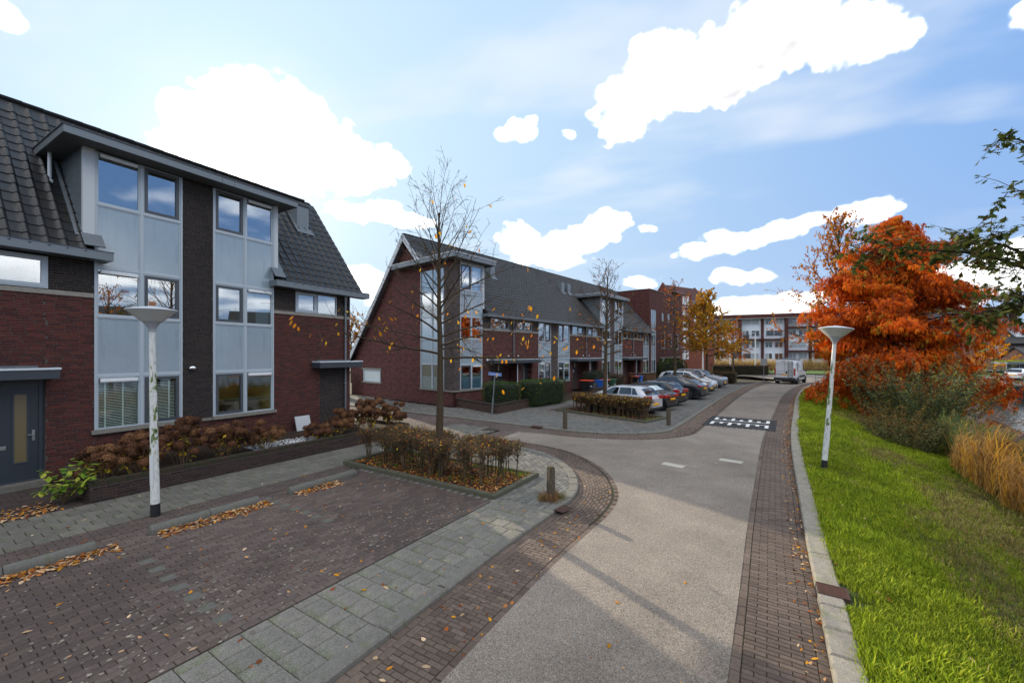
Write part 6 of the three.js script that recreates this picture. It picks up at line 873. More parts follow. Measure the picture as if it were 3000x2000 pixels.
// hydrangeas with dried heads behind the planter wall
{
  seed(111);
  const heads = [0, 1, 2].map((k) => { seed(1111 + k); const P = [], r = 0.105; for (let i = 0; i < 170; i++) { const z = rr(-0.75, 1), a = rr(0, 6.28), s = Math.sqrt(1 - z * z), n = V3(s * Math.cos(a), z * 0.85, s * Math.sin(a)), c = n.clone().multiplyScalar(r * rr(0.84, 1.2)), u = V3(rr(-1, 1), rr(-1, 1), rr(-1, 1)).cross(n).normalize(), v = n.clone().cross(u), q = 0.021, t = n.clone().multiplyScalar(rr(-0.02, 0.024)); const A = c.clone().addScaledVector(u, -q), B = c.clone().addScaledVector(v, -q).add(t), Cc = c.clone().addScaledVector(u, q), E = c.clone().addScaledVector(v, q).add(t); P.push(...A.toArray(), ...B.toArray(), ...Cc.toArray(), ...A.toArray(), ...Cc.toArray(), ...E.toArray()); } const g = new THREE.BufferGeometry(); g.setAttribute('position', new THREE.Float32BufferAttribute(P, 3)); g.computeVertexNormals(); return mergeGeometries([flat(g), (() => { const s = flat(new THREE.IcosahedronGeometry(r * 0.86, 1).scale(1, 0.85, 1)); s.deleteAttribute('uv'); return s; })()]); });
  const hm = [0x5c3a25, 0x684429, 0x4e3220, 0x765234, 0x603e27].map((c) => S(c, { roughness: 1, side: THREE.DoubleSide })), lm = [0x8a7a28, 0x6c6a2c, 0xb09026, 0x7a5c2a, 0x5c4a28, 0xc2a22c].map((c) => leafMat(c, { transmission: 0.3 })), gm = [0x9ab03a, 0x7a9a30, 0xb4b84a, 0x5c8028].map((c) => leafMat(c)), lg = leafGeo(0.13, 0.085, 0.3);
  const plants = [[1.35, -7.5, 1.0], [2.0, -7.4, 1.15], [2.2, -8.3, 1.25], [2.85, -7.6, 1.2], [3.2, -8.4, 1.3], [3.7, -7.5, 1.1], [4.3, -7.9, 1.15], [4.9, -7.7, 0.85], [6.6, -7.6, 0.75], [7.1, -7.5, 0.95], [7.75, -7.6, 1.15], [8.4, -7.5, 1.25], [8.9, -7.9, 1.4], [9.4, -7.45, 1.25], [9.75, -7.6, 0.95]];
  const words = ['at the left end of the planter by the door', 'behind the white lamp post, close to the planter wall', 'under the left end of the window sill', 'right of the white lamp post, close to the planter wall', 'under the middle of the window sill', 'under the dark brick strip, close to the planter wall', 'under the right bay window', 'at the edge of the white gravel, thin and low', 'leaning low beside the pale board', 'in front of the pale board', 'under the right door canopy, close to the planter wall', 'in front of the dark brick patch', 'tallest, in front of the right downpipe', 'near the right end of the planter, by the side street', 'at the right end of the planter wall, low'];
  plants.forEach(([s, n, h], i) => {
    const [x, D] = near1.at(s, n), t = thing('hydrangea', `dried brown hydrangea ${words[i]}`, 'hydrangea', x, D, 0.3, rr(0, 6), 'hydrangeas in the brick planter'), T = new Tubes(), N = Math.round(rr(15, 20));
    for (let k = 0; k < N; k++) { const a = rr(0, 6.28), ra = Math.sqrt(rnd()) * 0.52, e = V3(Math.cos(a) * ra, (h - 0.3) * rr(0.4, 1.02), Math.sin(a) * ra), b = V3(Math.cos(a) * ra * 0.3, 0, Math.sin(a) * ra * 0.3), m = b.clone().lerp(e, 0.55).add(V3(rr(-0.04, 0.04), 0.04, rr(-0.04, 0.04))); T.add([b, m, e], [0.006, 0.005, 0.004], 4); const f = part(t, 'flower_head', heads[k % 3], hm[Math.floor(rnd() * 5)]); f.position.copy(e); f.rotation.set(rr(-0.5, 0.5), rr(0, 6), rr(-0.5, 0.5)); f.scale.setScalar(rr(0.8, 1.2)); for (let j = 0; j < 4; j++) { const p = b.clone().lerp(m, rr(0.4, 1)).lerp(e, rr(0, 0.7)), l = part(t, 'leaf', lg, pick(lm)); l.position.copy(p); l.rotation.set(rr(0.8, 2.4), rr(0, 6.28), rr(-0.4, 0.4), 'YXZ'); l.scale.setScalar(rr(0.6, 1.1)); } }
    part(t, 'stems', T.build(), M.twig);
  });
  const [x, D] = near1.at(0.75, -7.35), y = thing('hydrangea', 'leafy yellow-green hydrangea spilling over the path at the planter corner', 'hydrangea', x, D, 0), T = new Tubes();
  for (let k = 0; k < 22; k++) { const a = rr(0, 6.28), e = V3(Math.cos(a) * rr(0.15, 0.6), rr(0.2, 0.85), Math.sin(a) * rr(0.15, 0.5)), m = V3(e.x * 0.4, e.y * 0.6, e.z * 0.4); T.add([V3(0, 0, 0), m, e], [0.007, 0.006, 0.004], 4); for (let j = 0; j < 9; j++) { const p = m.clone().lerp(e, rr(0.2, 1.1)), l = part(y, 'leaf', lg, pick(gm)); l.position.copy(p); l.rotation.set(rr(0.9, 2.2), rr(0, 6.28), rr(-0.4, 0.4), 'YXZ'); l.scale.setScalar(rr(0.7, 1.1)); } }
  part(y, 'stems', T.build(), M.greenTwig);
}

// ---------------------------------------------------------------- garden walls
{
  seed(121);
  const [x, D] = near1.at(1.06, -6.95), w = thing('planter_wall', 'low brown brick planter wall with a mossy top course below the hydrangeas', 'garden wall', x, D, 0, turnOf(32.5)), L = 8.85;
  const core = part(w, 'wall_core', box(0, L, -0.05, 0.41, -0.2, -0.004), M.mortar); part(w, 'return_wall', merge([box(0, 0.2, -0.05, 0.42, -2.4, -0.201), box(L - 0.2, L, -0.05, 0.42, -2.6, -0.201)]), brickMat(darkBrickTex, 1, { color: 0xe0c4b0 }));
  const br = [0x4a3630, 0x42302b, 0x523c34, 0x3c2d29, 0x4d3a30].map((c) => rep(grain(c), 3)), mossy = [0x46402a, 0x4c3a2e, 0x3c3f24, 0x50402e, 0x454528].map((c) => rep(grain(c), 3));
  pieces(w, 'brick', 'bricks', faceBricks([[0, L, 0, 0.325]]), FACE, br, 280);
  const caps = []; for (let i = 0, t = 0.03; t < L - 0.03; t += 0.0615, i++) caps.push({ m: mat4(t, 0.428 + rr(-0.004, 0.004), -0.1, 0, Math.PI / 2, 0), g: Math.floor(rnd() * 3), k: Math.floor(rnd() * 5) });
  pieces(w, 'cap_brick', 'cap_bricks', caps, [0, 1, 2].map(() => bevelled(0.212, 0.1, 0.051, 0.004)), mossy, 150);
  const endB = []; for (let k = 0; k < 5; k++) endB.push({ m: mat4(-0.004, (k + 0.5) * 0.062, -0.105, Math.PI / 2, -Math.PI / 2, 0, k % 2 ? 0.95 : 0.93, 1, 1), g: k, k }); pieces(w, 'brick', 'bricks', endB, FACE, br, 10);
  const soil = structure('planter_soil', 'dark soil in the brick planter before the near house', 'soil'), q = (s, n) => near1.at(s, n); part(soil, 'soil', polygon([q(1.2, -7.1), q(9.7, -7.1), q(9.7, -9.95), q(1.2, -9.6)], 0.3), M.soil);
  const stones = []; for (let i = 0; i < 1500; i++) { const [a, b] = q(rr(4.6, 6.8), -7.15 - rr(0, 1) ** 2 * 1.3), k = rr(0.012, 0.03); stones.push({ m: mat4(a, 0.305, -b, rr(0, 3), rr(0, 3), 0, k, k * 0.7, k), c: C(pick([0xd0d2d2, 0xb9bdbf, 0xe0e0dc, 0x9da1a4])) }); }
  const gravel = instanced(scene, 'gravel', new THREE.IcosahedronGeometry(1, 0), S(0xffffff, { roughness: 0.9 }), stones); tag(gravel, 'white gravel in the planter between the two hydrangea groups', 'gravel', undefined, 'stuff');
  const bd = thing('board', 'pale grey board leaning on the brick wall among the hydrangeas', 'board', ...H1.at(6.42, 0.28), 0.28, turnOf(H1.A)); const bm = part(bd, 'sheet', rbox(-0.28, 0.28, 0, 0.55, -0.012, 0.012, 0.01), S(0xb4b8bb, { roughness: 0.6 })); bm.rotation.x = -0.28; part(bd, 'edge_strip', rbox(-0.3, -0.28, 0, 0.56, -0.016, 0.02, 0.004), M.trimGrey).rotation.x = -0.28;
  const gardenWall = (label, pts, h, mat) => { const t = thing('garden_wall', label, 'garden wall', pts[0][0], pts[0][1], 0), a = [], c = []; for (let i = 0; i < pts.length - 1; i++) { const dx = pts[i + 1][0] - pts[i][0], dD = pts[i + 1][1] - pts[i][1], l = Math.hypot(dx, dD), A = Math.atan2(dx, dD) / rad, put = (g) => g.rotateY(turnOf(A)).translate(pts[i][0] - pts[0][0], 0, -(pts[i][1] - pts[0][1])); a.push(put(box(i ? -0.1 : 0, l + 0.1, -0.05, h - 0.06, -0.1, 0.1 - i * 0.003))); c.push(put(box(i ? -0.1 : -0.01, l + 0.11, h - 0.06 + i * 0.001, h + i * 0.002, -0.115, 0.115 - i * 0.003))); } part(t, 'wall', merge(a), mat); part(t, 'coping', merge(c), rep(S(0x4a453a, { map: soilTex, roughness: 1 }), 2)); };
  const brown = brickMat(darkBrickTex, 1, { color: 0xe0c4b0 });
  gardenWall('low brown brick wall round the hedge corner behind the street name sign', [[-3.2, 24.2], [-0.8, 21.3], [1.1, 24.3]], 0.48, brown);
  gardenWall('low mossy wall in front of the wheelie bins', [h2(10.0, 3.5), h2(15.6, 3.5)], 0.62, brown);
  gardenWall('low mossy wall between the reddish bush and the dark parked cars', [h2(17.2, 3.5), h2(24.5, 3.5)], 0.62, brown);
  const fence = thing('fence', 'black board fence in the gap between the two houses', 'fence', -12.6, 30.3, 0, turnOf(H2.A - 90)); for (let i = 0; i < 12; i++) part(fence, 'board', box(-1 + i * 0.2, -0.81 + i * 0.2, 0, 1.9 + (i % 2) * 0.01, -0.02, 0.02), M.black); part(fence, 'rail', merge([box(-1, 1.4, 0.4, 0.5, -0.06, -0.021), box(-1, 1.4, 1.5, 1.6, -0.06, -0.021)]), M.black);
}
// ---------------------------------------------------------------- street furniture
function streetLamp(label, x, D, y, h, leanX, r = 0.068, bowl = 0.39, mossy = true) {
  const t = thing('street_lamp', label, 'street lamp', x, D, y, 0, undefined); t.rotation.z = leanX;
  const moss = mossy ? dataTex(256, (u, v) => { const n = fbm(u * 6, v * 24, 5, 141, 1e6), m = smooth(0.52, 0.68, n) * smooth(0.15, 0.35, v) * (1 - smooth(0.75, 0.9, v)), d = smooth(0.5, 0.7, fbm(u * 20, v * 60, 3, 147, 1e6)); return [206 - 110 * m - 40 * d * m - 20 * d, 208 - 96 * m - 40 * d * m - 20 * d, 204 - 146 * m - 30 * d * m - 22 * d]; }) : null;
  const pole = flat(new THREE.CylinderGeometry(r * 0.66, r, h - 0.72, 20)); pole.translate(0, 0.24 + (h - 0.72) / 2, 0);
  part(t, 'pole', pole, S(moss ? 0xffffff : 0xc4c8ca, { roughness: 0.6, map: moss })); part(t, 'pole_foot', cyl(0, -0.1, 0.24, 0, r * 1.04, r * 1.03, 20), M.black);
  const k = bowl / 0.39; part(t, 'lamp_socket', lathe([[r * 0.7, h - 0.5], [r * 0.72, h - 0.46], [0.07 * k, h - 0.42], [0.1 * k, h - 0.36], [0.15 * k, h - 0.3]]), M.lampGrey);
  part(t, 'lamp_bowl', lathe([[0.15 * k, h - 0.3], [0.16 * k, h - 0.296], [0.372 * k, h - 0.095], [0.372 * k, h - 0.09]]), M.lampBowl); part(t, 'lamp_cap', lathe([[0.374 * k, h - 0.097], [0.39 * k, h - 0.088], [0.385 * k, h - 0.07], [0.2 * k, h - 0.025], [0.07 * k, h - 0.008], [0.05 * k, h], [0, h]]), S(0xb4bac0, { roughness: 0.4 }));
  if (mossy) part(t, 'inspection_door', merge([rbox(-0.035, 0.035, 0.6, 1.18, r * 0.93, r * 0.98, 0.004)]), S(0xc9cccc, { roughness: 0.5 }));
  return t;
}
streetLamp('white street lamp with a mossy post on the sidewalk before the near house', -6.84, 7.85, 0, 4.02, 0.018, 0.073);
streetLamp('white street lamp leaning to the right on the grass bank', 8.4, 11.02, groundAt(8.4, 11.02), 3.86, -0.085, 0.066);
streetLamp('street lamp half hidden by the street tree trunk beside the silver car', 5.62, 24.3, 0, 4.0, 0.0, 0.06, 0.39, false);
streetLamp('street lamp with a bowl head before the round green bushes', 22.2, 53, 0, 4.0, 0, 0.06, 0.42, false);
for (const [label, x, D, h] of [['plain white lamp post right of the full yellow tree', 33.6, 63, 6.2], ['plain white lamp post left of the van, before the apartment piers', 45.2, 76, 7.0], ['plain grey lamp post left of the full yellow tree trunk', 26.6, 57, 5.2]]) { const t = thing('lamp_post', label, 'lamp post', x, D, -0.1); part(t, 'pole', cyl(0, 0, h, 0, 0.11, 0.07), S(0xc8ccce, { roughness: 0.5 })); part(t, 'lamp_arm', tubeOf([V3(0, h - 0.05, 0), V3(-0.3, h + 0.12, 0), V3(-0.8, h + 0.15, 0)], 0.035), M.whiteMetal); part(t, 'lamp_head', rbox(-1.3, -0.75, h + 0.1, h + 0.22, -0.12, 0.12, 0.04), M.lampGrey); }
{ const t = thing('traffic_sign', 'small square sign seen from behind on a grey post left of the van', 'traffic sign', 27.0, 43.9, -0.05, -0.1); part(t, 'post', cyl(0, 0, 2.7, 0, 0.035), M.galvanised); part(t, 'plate', rbox(-0.33, 0.33, 1.95, 2.65, 0.036, 0.05, 0.006), S(0x8a8e90, { roughness: 0.4, metalness: 0.5 })); }
{ // street name sign
  const t = thing('street_name_sign', 'blue street name plate on a leaning grey post before the low corner wall', 'street sign', -1.03, 21.0, 0, 0); t.rotation.z = -0.075;
  part(t, 'post', cyl(0, 0, 2.15, 0, 0.028), M.galvanised); part(t, 'post_sleeve', cyl(0, 0, 0.85, 0, 0.042), M.galvanised);
  const tx = canvasTex(512, 112, (g, w, h) => { g.fillStyle = '#cfe2f4'; g.fillRect(0, 0, w, h); g.fillStyle = '#0a4fb4'; g.beginPath(); g.roundRect(9, 9, w - 18, h - 18, 14); g.fill(); g.fillStyle = '#d6e8fa'; g.font = 'bold 62px sans-serif'; g.textAlign = 'center'; g.textBaseline = 'middle'; g.fillText('Oorgshoflaan', w / 2, h / 2 + 2, w - 50); });
  const p = part(t, 'name_plate', new RoundedBoxGeometry(0.66, 0.145, 0.02, 2, 0.008), S(0x2a62b0, { roughness: 0.4 })); p.position.set(0.0, 2.08, 0.04); const f = part(p, 'lettering', new THREE.PlaneGeometry(0.65, 0.138), S(0xffffff, { map: tx, roughness: 0.4 })); f.position.z = 0.0112; p.rotation.z = -0.04; p.rotation.y = 0.1;
}
// weathered wooden posts
{
  const post = (label, x, D, h, w, tuft) => { const t = thing('bollard', label, 'bollard', x, D, 0, 0.5 + rr(-0.2, 0.2)); seed(Math.round(x * 100) + 500); const g = new THREE.BoxGeometry(w, h, w, 5, 10, 5), p = g.attributes.position; for (let i = 0; i < p.count; i++) { const yy = p.getY(i) / h + 0.5; p.setX(i, p.getX(i) * (1 + 0.05 * (1 - yy)) + (fbm(p.getZ(i) * 40, p.getY(i) * 3, 3, 7) - 0.5) * 0.016); p.setZ(i, p.getZ(i) * (1 + 0.05 * (1 - yy)) + (fbm(p.getX(i) * 40, p.getY(i) * 3, 3, 9) - 0.5) * 0.016); if (yy > 0.99) p.setY(i, p.getY(i) + (fbm(p.getX(i) * 20, p.getZ(i) * 20, 2, 3) - 0.5) * 0.03); } g.translate(0, h / 2, 0); g.computeVertexNormals(); part(t, 'post', metric(g, 1), M.wood); part(t, 'moss_cap', metric(new RoundedBoxGeometry(w * 0.92, 0.03, w * 0.92, 2, 0.012).translate(0, h + 0.004, 0)), rep(S(0x6a6a3a, { map: soilTex, roughness: 1 }), 4));
    if (tuft) { const b = bladeGeo(40, 0.2, 0.12, 505), l = []; for (let i = 0; i < 26; i++) { const a = rr(0, 6.28), r = rr(0.06, 0.24); l.push({ m: mat4(Math.cos(a) * r, 0, Math.sin(a) * r, rr(-0.9, 0.9), rr(0, 6), rr(-0.9, 0.9), rr(0.5, 1.1)), c: C(pick([0x8a6a48, 0x7a5c3e, 0x9a7c58, 0x6a5036, 0x6f7a30])) }); } instanced(t, 'dry_grass', b, leafMat(0xffffff, { transmission: 0.2 }), l); } };
  post('weathered wooden post with dry grass at its foot on the near corner', 0.83, 8.75, 0.68, 0.128, true);
  post('wooden post on the far pavement left of the second hedge bed', 2.2, 16.95, 0.74, 0.13, false);
  post('wooden post on the far pavement before the parked silver car', 6.83, 17.85, 0.74, 0.13, false);
}
// wheel stops of the parking bay
for (const [s0, s1, label] of [[-1.35, 0.52, 'grey concrete wheel stop nearest the left photo edge'], [1.18, 2.95, 'grey concrete wheel stop right beside the white lamp post'], [3.58, 5.3, 'grey concrete wheel stop close to the near hedge bed']]) {
  const [x, D] = near1.at((s0 + s1) / 2, -4.05), t = thing('wheel_stop', label, 'wheel stop', x, D, 0, turnOf(32.5), 'wheel stops of the brick parking bay'), L = s1 - s0, sh = new THREE.Shape(); sh.moveTo(-0.085, 0); sh.lineTo(-0.085, 0.05); sh.absarc(0, 0.05, 0.085, Math.PI, 0, true); sh.lineTo(0.085, 0); delete t.userData.group;
  for (const k of [0, 1]) { const g = new THREE.ExtrudeGeometry(sh, { depth: L / 2 - 0.05, bevelEnabled: true, bevelSize: 0.015, bevelThickness: 0.022, bevelSegments: 2, curveSegments: 10 }); g.rotateY(Math.PI / 2); g.translate(k ? 0.025 : -L / 2 + 0.025, 0, 0); part(t, 'stop_block', metric(toCreasedNormals(g, 0.8)), rep(S(0x85847c, { map: stoneTex, bumpMap: grainBump, bumpScale: 0.003, roughness: 1 }), 2)); }
}
// road gullies, covers and the speed hump
{
  const grate = (label, s, x, D, A, w, d, bars, mats, y, name = 'drain_grate') => { const t = thing(name, label, 'drain grate', x, D, y, turnOf(A)); part(t, 'grate_frame', ring(-w / 2, w / 2, -d / 2, d / 2, 0.02, -0.006, 0.006).rotateX(-Math.PI / 2), mats[0]); part(t, 'grate_pit', box(-w / 2 + 0.02, w / 2 - 0.02, -0.004, -0.0, -d / 2 + 0.02, d / 2 - 0.02), M.black); for (let i = 0; i < bars; i++) part(t, 'bar', box(-w / 2 + 0.03 + (i + 0.15) * (w - 0.06) / bars, -w / 2 + 0.03 + (i + 0.75) * (w - 0.06) / bars, 0, 0.006, -d / 2 + 0.02, d / 2 - 0.02), mats[1]); return t; };
  const pale = S(0xc9c2b4, { roughness: 0.6 }), pf = S(0x8d8578, { roughness: 0.7 });
  grate('pale ribbed road plate on the asphalt, left of the other one', 0, 4.58, 11.62, 134, 0.66, 0.34, 17, [pf, pale], ROAD + 0.008); grate('pale ribbed road plate on the asphalt close to the right brick gutter', 0, 6.46, 12.08, 130, 0.66, 0.34, 17, [pf, pale], ROAD + 0.008);
  const iron = [M.iron, rep(S(0x7a5446, { roughness: 0.8, metalness: 0.3, map: grainTex }), 3)];
  const q = KR.at(drainR, 0.165), g = grate('rusty ribbed drain cover set in the light kerb by the grass', 0, q.x, q.D, q.A, 0.3, 0.33, 11, iron, 0.058, 'kerb_drain'); part(g, 'kerb_mouth', merge([box(-0.15, 0.15, -0.1, -0.012, 0.1, 0.16)]), M.iron); part(g, 'mouth_opening', box(-0.12, 0.12, -0.09, -0.03, -0.172, -0.166), M.black);
  grate('iron gully grate in the kerb of the far pavement by the side street', 0, 1.06, 17.5, -52, 0.5, 0.3, 6, iron, 0.012); grate('iron gully grate at the foot of the near wooden post', 0, 1.02, 8.18, 40, 0.34, 0.22, 4, iron, 0.01);
  const hf = new Frame(8.78, 18.3, 34), hump = structure('speed_hump', 'dark brick speed table with white comb markings across the road', 'speed hump');
  part(hump, 'bedding', polygon(sheetOf(hf, rect(-0.15, 2.95, -0.2, 2.45)), ROAD + 0.008), M.black);
  seed(131); const dk = [0x3a3a3b, 0x343435, 0x424243].map((c) => rep(grain(c), 2)), list = bond(hf, rect(-0.15, 2.95, -0.25, 2.5), 0.204, 0.103, ROAD + 0.016); pieces(hump, 'paving_brick', 'paving_bricks', list.map((e) => ({ ...e, k: e.k % 3 })), PAVER, dk, 300);
  const wt = S(0xd9d9d4, { roughness: 0.7 }), put = (s0, s1, n0, n1) => { const m = part(hump, 'white_marking', polygon(sheetOf(hf, rect(s0, s1, n0, n1)), ROAD + 0.022), wt); };
  put(1.03, 1.12, 0, 2.26); put(1.72, 1.81, 0, 2.26); for (let i = 0; i < 7; i++) { const n = (i / 6) * 2.12, long = i % 2 === 0; put(long ? 0.3 : 0.66, 1.025, n, n + 0.14); put(1.815, long ? 2.5 : 2.18, n, n + 0.14); }
}
// ---------------------------------------------------------------- vehicles
const WX = [[0.80, 0], [0.95, 0.06], [1.0, 0.45], [0.985, 0.86], [0.95, 1]];
class Body {
  constructor(sp) { this.sp = sp; }
  y(list, x) { const l = list; if (x >= l[0][0]) return l[0][1]; for (let i = 1; i < l.length; i++) if (x >= l[i][0]) { const t = (x - l[i][0]) / (l[i - 1][0] - l[i][0]), s = t * t * (3 - 2 * t) * 0.5 + t * 0.5; return lerp(l[i][1], l[i - 1][1], s); } return l[l.length - 1][1]; }
  half(x) { const e = Math.abs(x) / (this.sp.L / 2); return (this.sp.W / 2) * (1 - 0.16 * Math.pow(clamp(e), 6) - (this.sp.round ?? 0.05) * Math.pow(clamp(e), 3)); }
  pt(x, v) {                                                // v 0 (sill, right side) .. 9 (roof centre) .. 18 (sill, left side)
    const s = this.sp, sgn = v <= 9 ? 1 : -1, k = v <= 9 ? v : 18 - v, w = this.half(x), top = this.y(s.top, x), belt = Math.min(this.y(s.belt, x), top - 0.025), yb = s.y0 + 0.08 * Math.pow(clamp(Math.abs(x) / (s.L / 2)), 8), g = smooth(0.02, 0.38, top - belt), wr = lerp(0.9, s.roof ?? 0.72, g) * w;
    const pts = [...WX.map(([a, b]) => [a * w, lerp(yb, belt, b)]), [lerp(0.95 * w, wr, 0.5), lerp(belt, top - 0.05 * Math.max(g, 0.3), 0.55)], [wr, top - 0.05 * Math.max(g, 0.3)], [wr * 0.82, top - 0.012], [wr * 0.42, top], [0, top + 0.006]];
    const i = Math.min(8, Math.floor(k)), f = k - i; return V3(x, lerp(pts[i][1], pts[i + 1][1], f), sgn * lerp(pts[i][0], pts[i + 1][0], f));
  }
  grid(xa, xb, nx, va, vb, nv, off = 0, shape) {
    const g = new THREE.BufferGeometry(), P = [], I = []; for (let i = 0; i <= nx; i++) for (let j = 0; j <= nv; j++) { let x = lerp(xa, xb, i / nx), v = lerp(va, vb, j / nv); if (shape) [x, v] = shape(i / nx, j / nv, x, v); P.push(...this.pt(x, v).toArray()); }
    for (let i = 0; i < nx; i++) for (let j = 0; j < nv; j++) { const a = i * (nv + 1) + j, b = a + nv + 1; I.push(a, a + 1, b, b, a + 1, b + 1); }
    g.setAttribute('position', new THREE.Float32BufferAttribute(P, 3)); g.setIndex(I); g.computeVertexNormals();
    const n = g.attributes.normal, p = g.attributes.position; for (let i = 0; i < p.count; i++) { let o = V3(n.getX(i), n.getY(i), n.getZ(i)); const out = V3(0, 0.4, p.getZ(i)); if (o.dot(V3(0, p.getY(i) - 0.6, p.getZ(i) * 1.2)) < 0) { o.negate(); n.setXYZ(i, o.x, o.y, o.z); } if (off) p.setXYZ(i, p.getX(i) + o.x * off, p.getY(i) + o.y * off, p.getZ(i) + o.z * off); } return g;
  }
}
const wheelGeo = (r, w) => lathe([[r * 0.62, -w / 2], [r * 0.9, -w / 2], [r * 0.985, -w * 0.36], [r, -w * 0.2], [r, w * 0.2], [r * 0.985, w * 0.36], [r * 0.9, w / 2], [r * 0.66, w / 2], [r * 0.62, w * 0.36]], 28).rotateX(Math.PI / 2);
const rimGeo = (r, w, spokes) => merge([new THREE.CylinderGeometry(r * 0.64, r * 0.64, 0.02, 24).rotateX(Math.PI / 2).translate(0, 0, w * 0.26), ...Array.from({ length: spokes }, (_, i) => new THREE.BoxGeometry(r * 0.13, r * 0.56, 0.03).translate(0, r * 0.33, w * 0.4).rotateZ((i * 6.283) / spokes)), new THREE.CylinderGeometry(r * 0.14, r * 0.14, 0.05, 14).rotateX(Math.PI / 2).translate(0, 0, w * 0.4), new THREE.TorusGeometry(r * 0.63, 0.015, 6, 28).translate(0, 0, w * 0.42)]);
function car(label, cat, x, D, A, sp) {
  const t = thing(sp.name ?? 'parked_car', label, cat, x, D, 0, turnOf(A), sp.group), b = new Body(sp), L = sp.L / 2, paint = sp.paint;
  const st = 44, shell = b.grid(-L, L, st, 0, 18, 36), cap = (e) => { const c = [], P = []; for (let j = 0; j <= 18; j++) c.push(b.pt(e, j)); const m = V3(e * 1.012, 0.55, 0); for (let j = 0; j < 18; j++) P.push(...m.toArray(), ...c[j].toArray(), ...c[j + 1].toArray()); P.push(...m.toArray(), ...c[18].toArray(), ...c[0].toArray()); const g = new THREE.BufferGeometry(); g.setAttribute('position', new THREE.Float32BufferAttribute(P, 3)); g.computeVertexNormals(); const n = g.attributes.normal; for (let i = 0; i < n.count; i++) if (n.getX(i) * e < 0) n.setXYZ(i, -n.getX(i), -n.getY(i), -n.getZ(i)); return g; };
  part(t, 'body', merge([shell, cap(-L), cap(L)]), paint); part(t, 'underbody', box(-L * 0.93, L * 0.93, 0.17, 0.4, -sp.W * 0.42, sp.W * 0.42), M.trim);
  const side = (xa, xb, va, vb, name, mat, sh) => { for (const m of [0, 1]) part(t, name, b.grid(xa, xb, 10, m ? 18 - va : va, m ? 18 - vb : vb, 5, 0.008, sh ? (i, j, X, v) => sh(i, j, X, v, m) : undefined), mat); };
  for (const w of sp.windows ?? []) side(w[0], w[1], 4.22, 5.86, 'side_window', w[4] ?? M.carGlass, (i, j, X, v) => [lerp(X, lerp(w[2] ?? w[0], w[3] ?? w[1], i), j), v]);
  if (sp.screen) part(t, 'windscreen', b.grid(sp.screen[0], sp.screen[1], 8, 6.2, 11.8, 12, 0.008), M.carGlass);
  if (sp.back) part(t, 'rear_window', b.grid(sp.back[0], sp.back[1], 8, 6.3, 11.7, 12, 0.009), sp.backGlass ?? M.carGlass);
  if (sp.softTop) part(t, 'soft_top', b.grid(sp.softTop[0], sp.softTop[1], 16, 5.75, 12.25, 14, 0.007), S(0x1c1a1b, { roughness: 1 }));
  if (sp.glassRoof) part(t, 'glass_roof', b.grid(sp.glassRoof[0], sp.glassRoof[1], 14, 6.5, 11.5, 10, 0.006), M.carGlass);
  const wg = wheelGeo(sp.wheel, 0.22), rg = rimGeo(sp.wheel, 0.22, sp.spokes ?? 5);
  for (const wx of sp.axles) for (const s of [1, -1]) {
    const hw = b.half(wx) * 0.99; const arch = part(t, 'wheel_arch', new THREE.CylinderGeometry(sp.wheel + 0.06, sp.wheel + 0.06, 0.3, 28).rotateX(Math.PI / 2), M.trim); arch.position.set(wx, sp.wheel + 0.02, s * (hw - 0.14));
    const w = part(t, 'wheel', wg, M.tyre); w.position.set(wx, sp.wheel, s * (hw - 0.095)); if (s < 0) w.rotation.y = Math.PI; part(w, 'rim', rg, sp.rim ?? M.alloy);
  }
  const yb = (x0) => b.y(sp.belt, x0);
  for (const s of [1, -1]) {
    const tl = sp.tail ?? { y: 0.72, h: 0.16, w: 0.34, z: 0.6 }; part(t, 'tail_lamp', rbox(-L * 0.995 - 0.02, -L * 0.86, tl.y, tl.y + tl.h, Math.min(s * (b.half(-L * 0.94) - tl.w), s * (b.half(-L * 0.94) + 0.012)), Math.max(s * (b.half(-L * 0.94) - tl.w), s * (b.half(-L * 0.94) + 0.012)), 0.03), M.redLamp);
    const hl = sp.head ?? { y: 0.62, h: 0.14, w: 0.36 }; const zi = s * (b.half(L * 0.92) - hl.w), zo = s * (b.half(L * 0.92) + 0.004); part(t, 'headlamp', rbox(L * 0.84, L * 0.985, hl.y, hl.y + hl.h, Math.min(zi, zo), Math.max(zi, zo), 0.04), M.headLamp);
    const mx = sp.mirror; if (mx !== undefined) part(t, 'wing_mirror', rbox(mx - 0.09, mx + 0.09, yb(mx) + 0.01, yb(mx) + 0.14, s > 0 ? b.half(mx) * 0.97 : -b.half(mx) * 0.97 - 0.17, s > 0 ? b.half(mx) * 0.97 + 0.17 : -b.half(mx) * 0.97, 0.04), sp.mirrorMat ?? paint);
    for (const hx of sp.handles ?? []) part(t, 'door_handle', rbox(hx - 0.1, hx + 0.1, yb(hx) - 0.12, yb(hx) - 0.09, s > 0 ? b.half(hx) * 0.985 : -b.half(hx) * 0.985 - 0.03, s > 0 ? b.half(hx) * 0.985 + 0.03 : -b.half(hx) * 0.985, 0.01), sp.handleMat ?? paint);
  }
  part(t, 'number_plate', rbox(-L * 1.012 - 0.02, -L * 1.0, sp.plateY ?? 0.62, (sp.plateY ?? 0.62) + 0.11, -0.26, 0.26, 0.004), M.plate); part(t, 'number_plate', rbox(L * 1.0, L * 1.012 + 0.02, 0.42, 0.53, -0.26, 0.26, 0.004), M.plate);
  part(t, 'rear_bumper', rbox(-L * 1.01 - 0.02, -L * 0.97, 0.27, 0.4, -sp.W * 0.36, sp.W * 0.36, 0.03), M.trim); part(t, 'grille', rbox(L * 0.975, L * 1.012, 0.3, 0.56, -sp.W * 0.3, sp.W * 0.3, 0.03), M.trim);
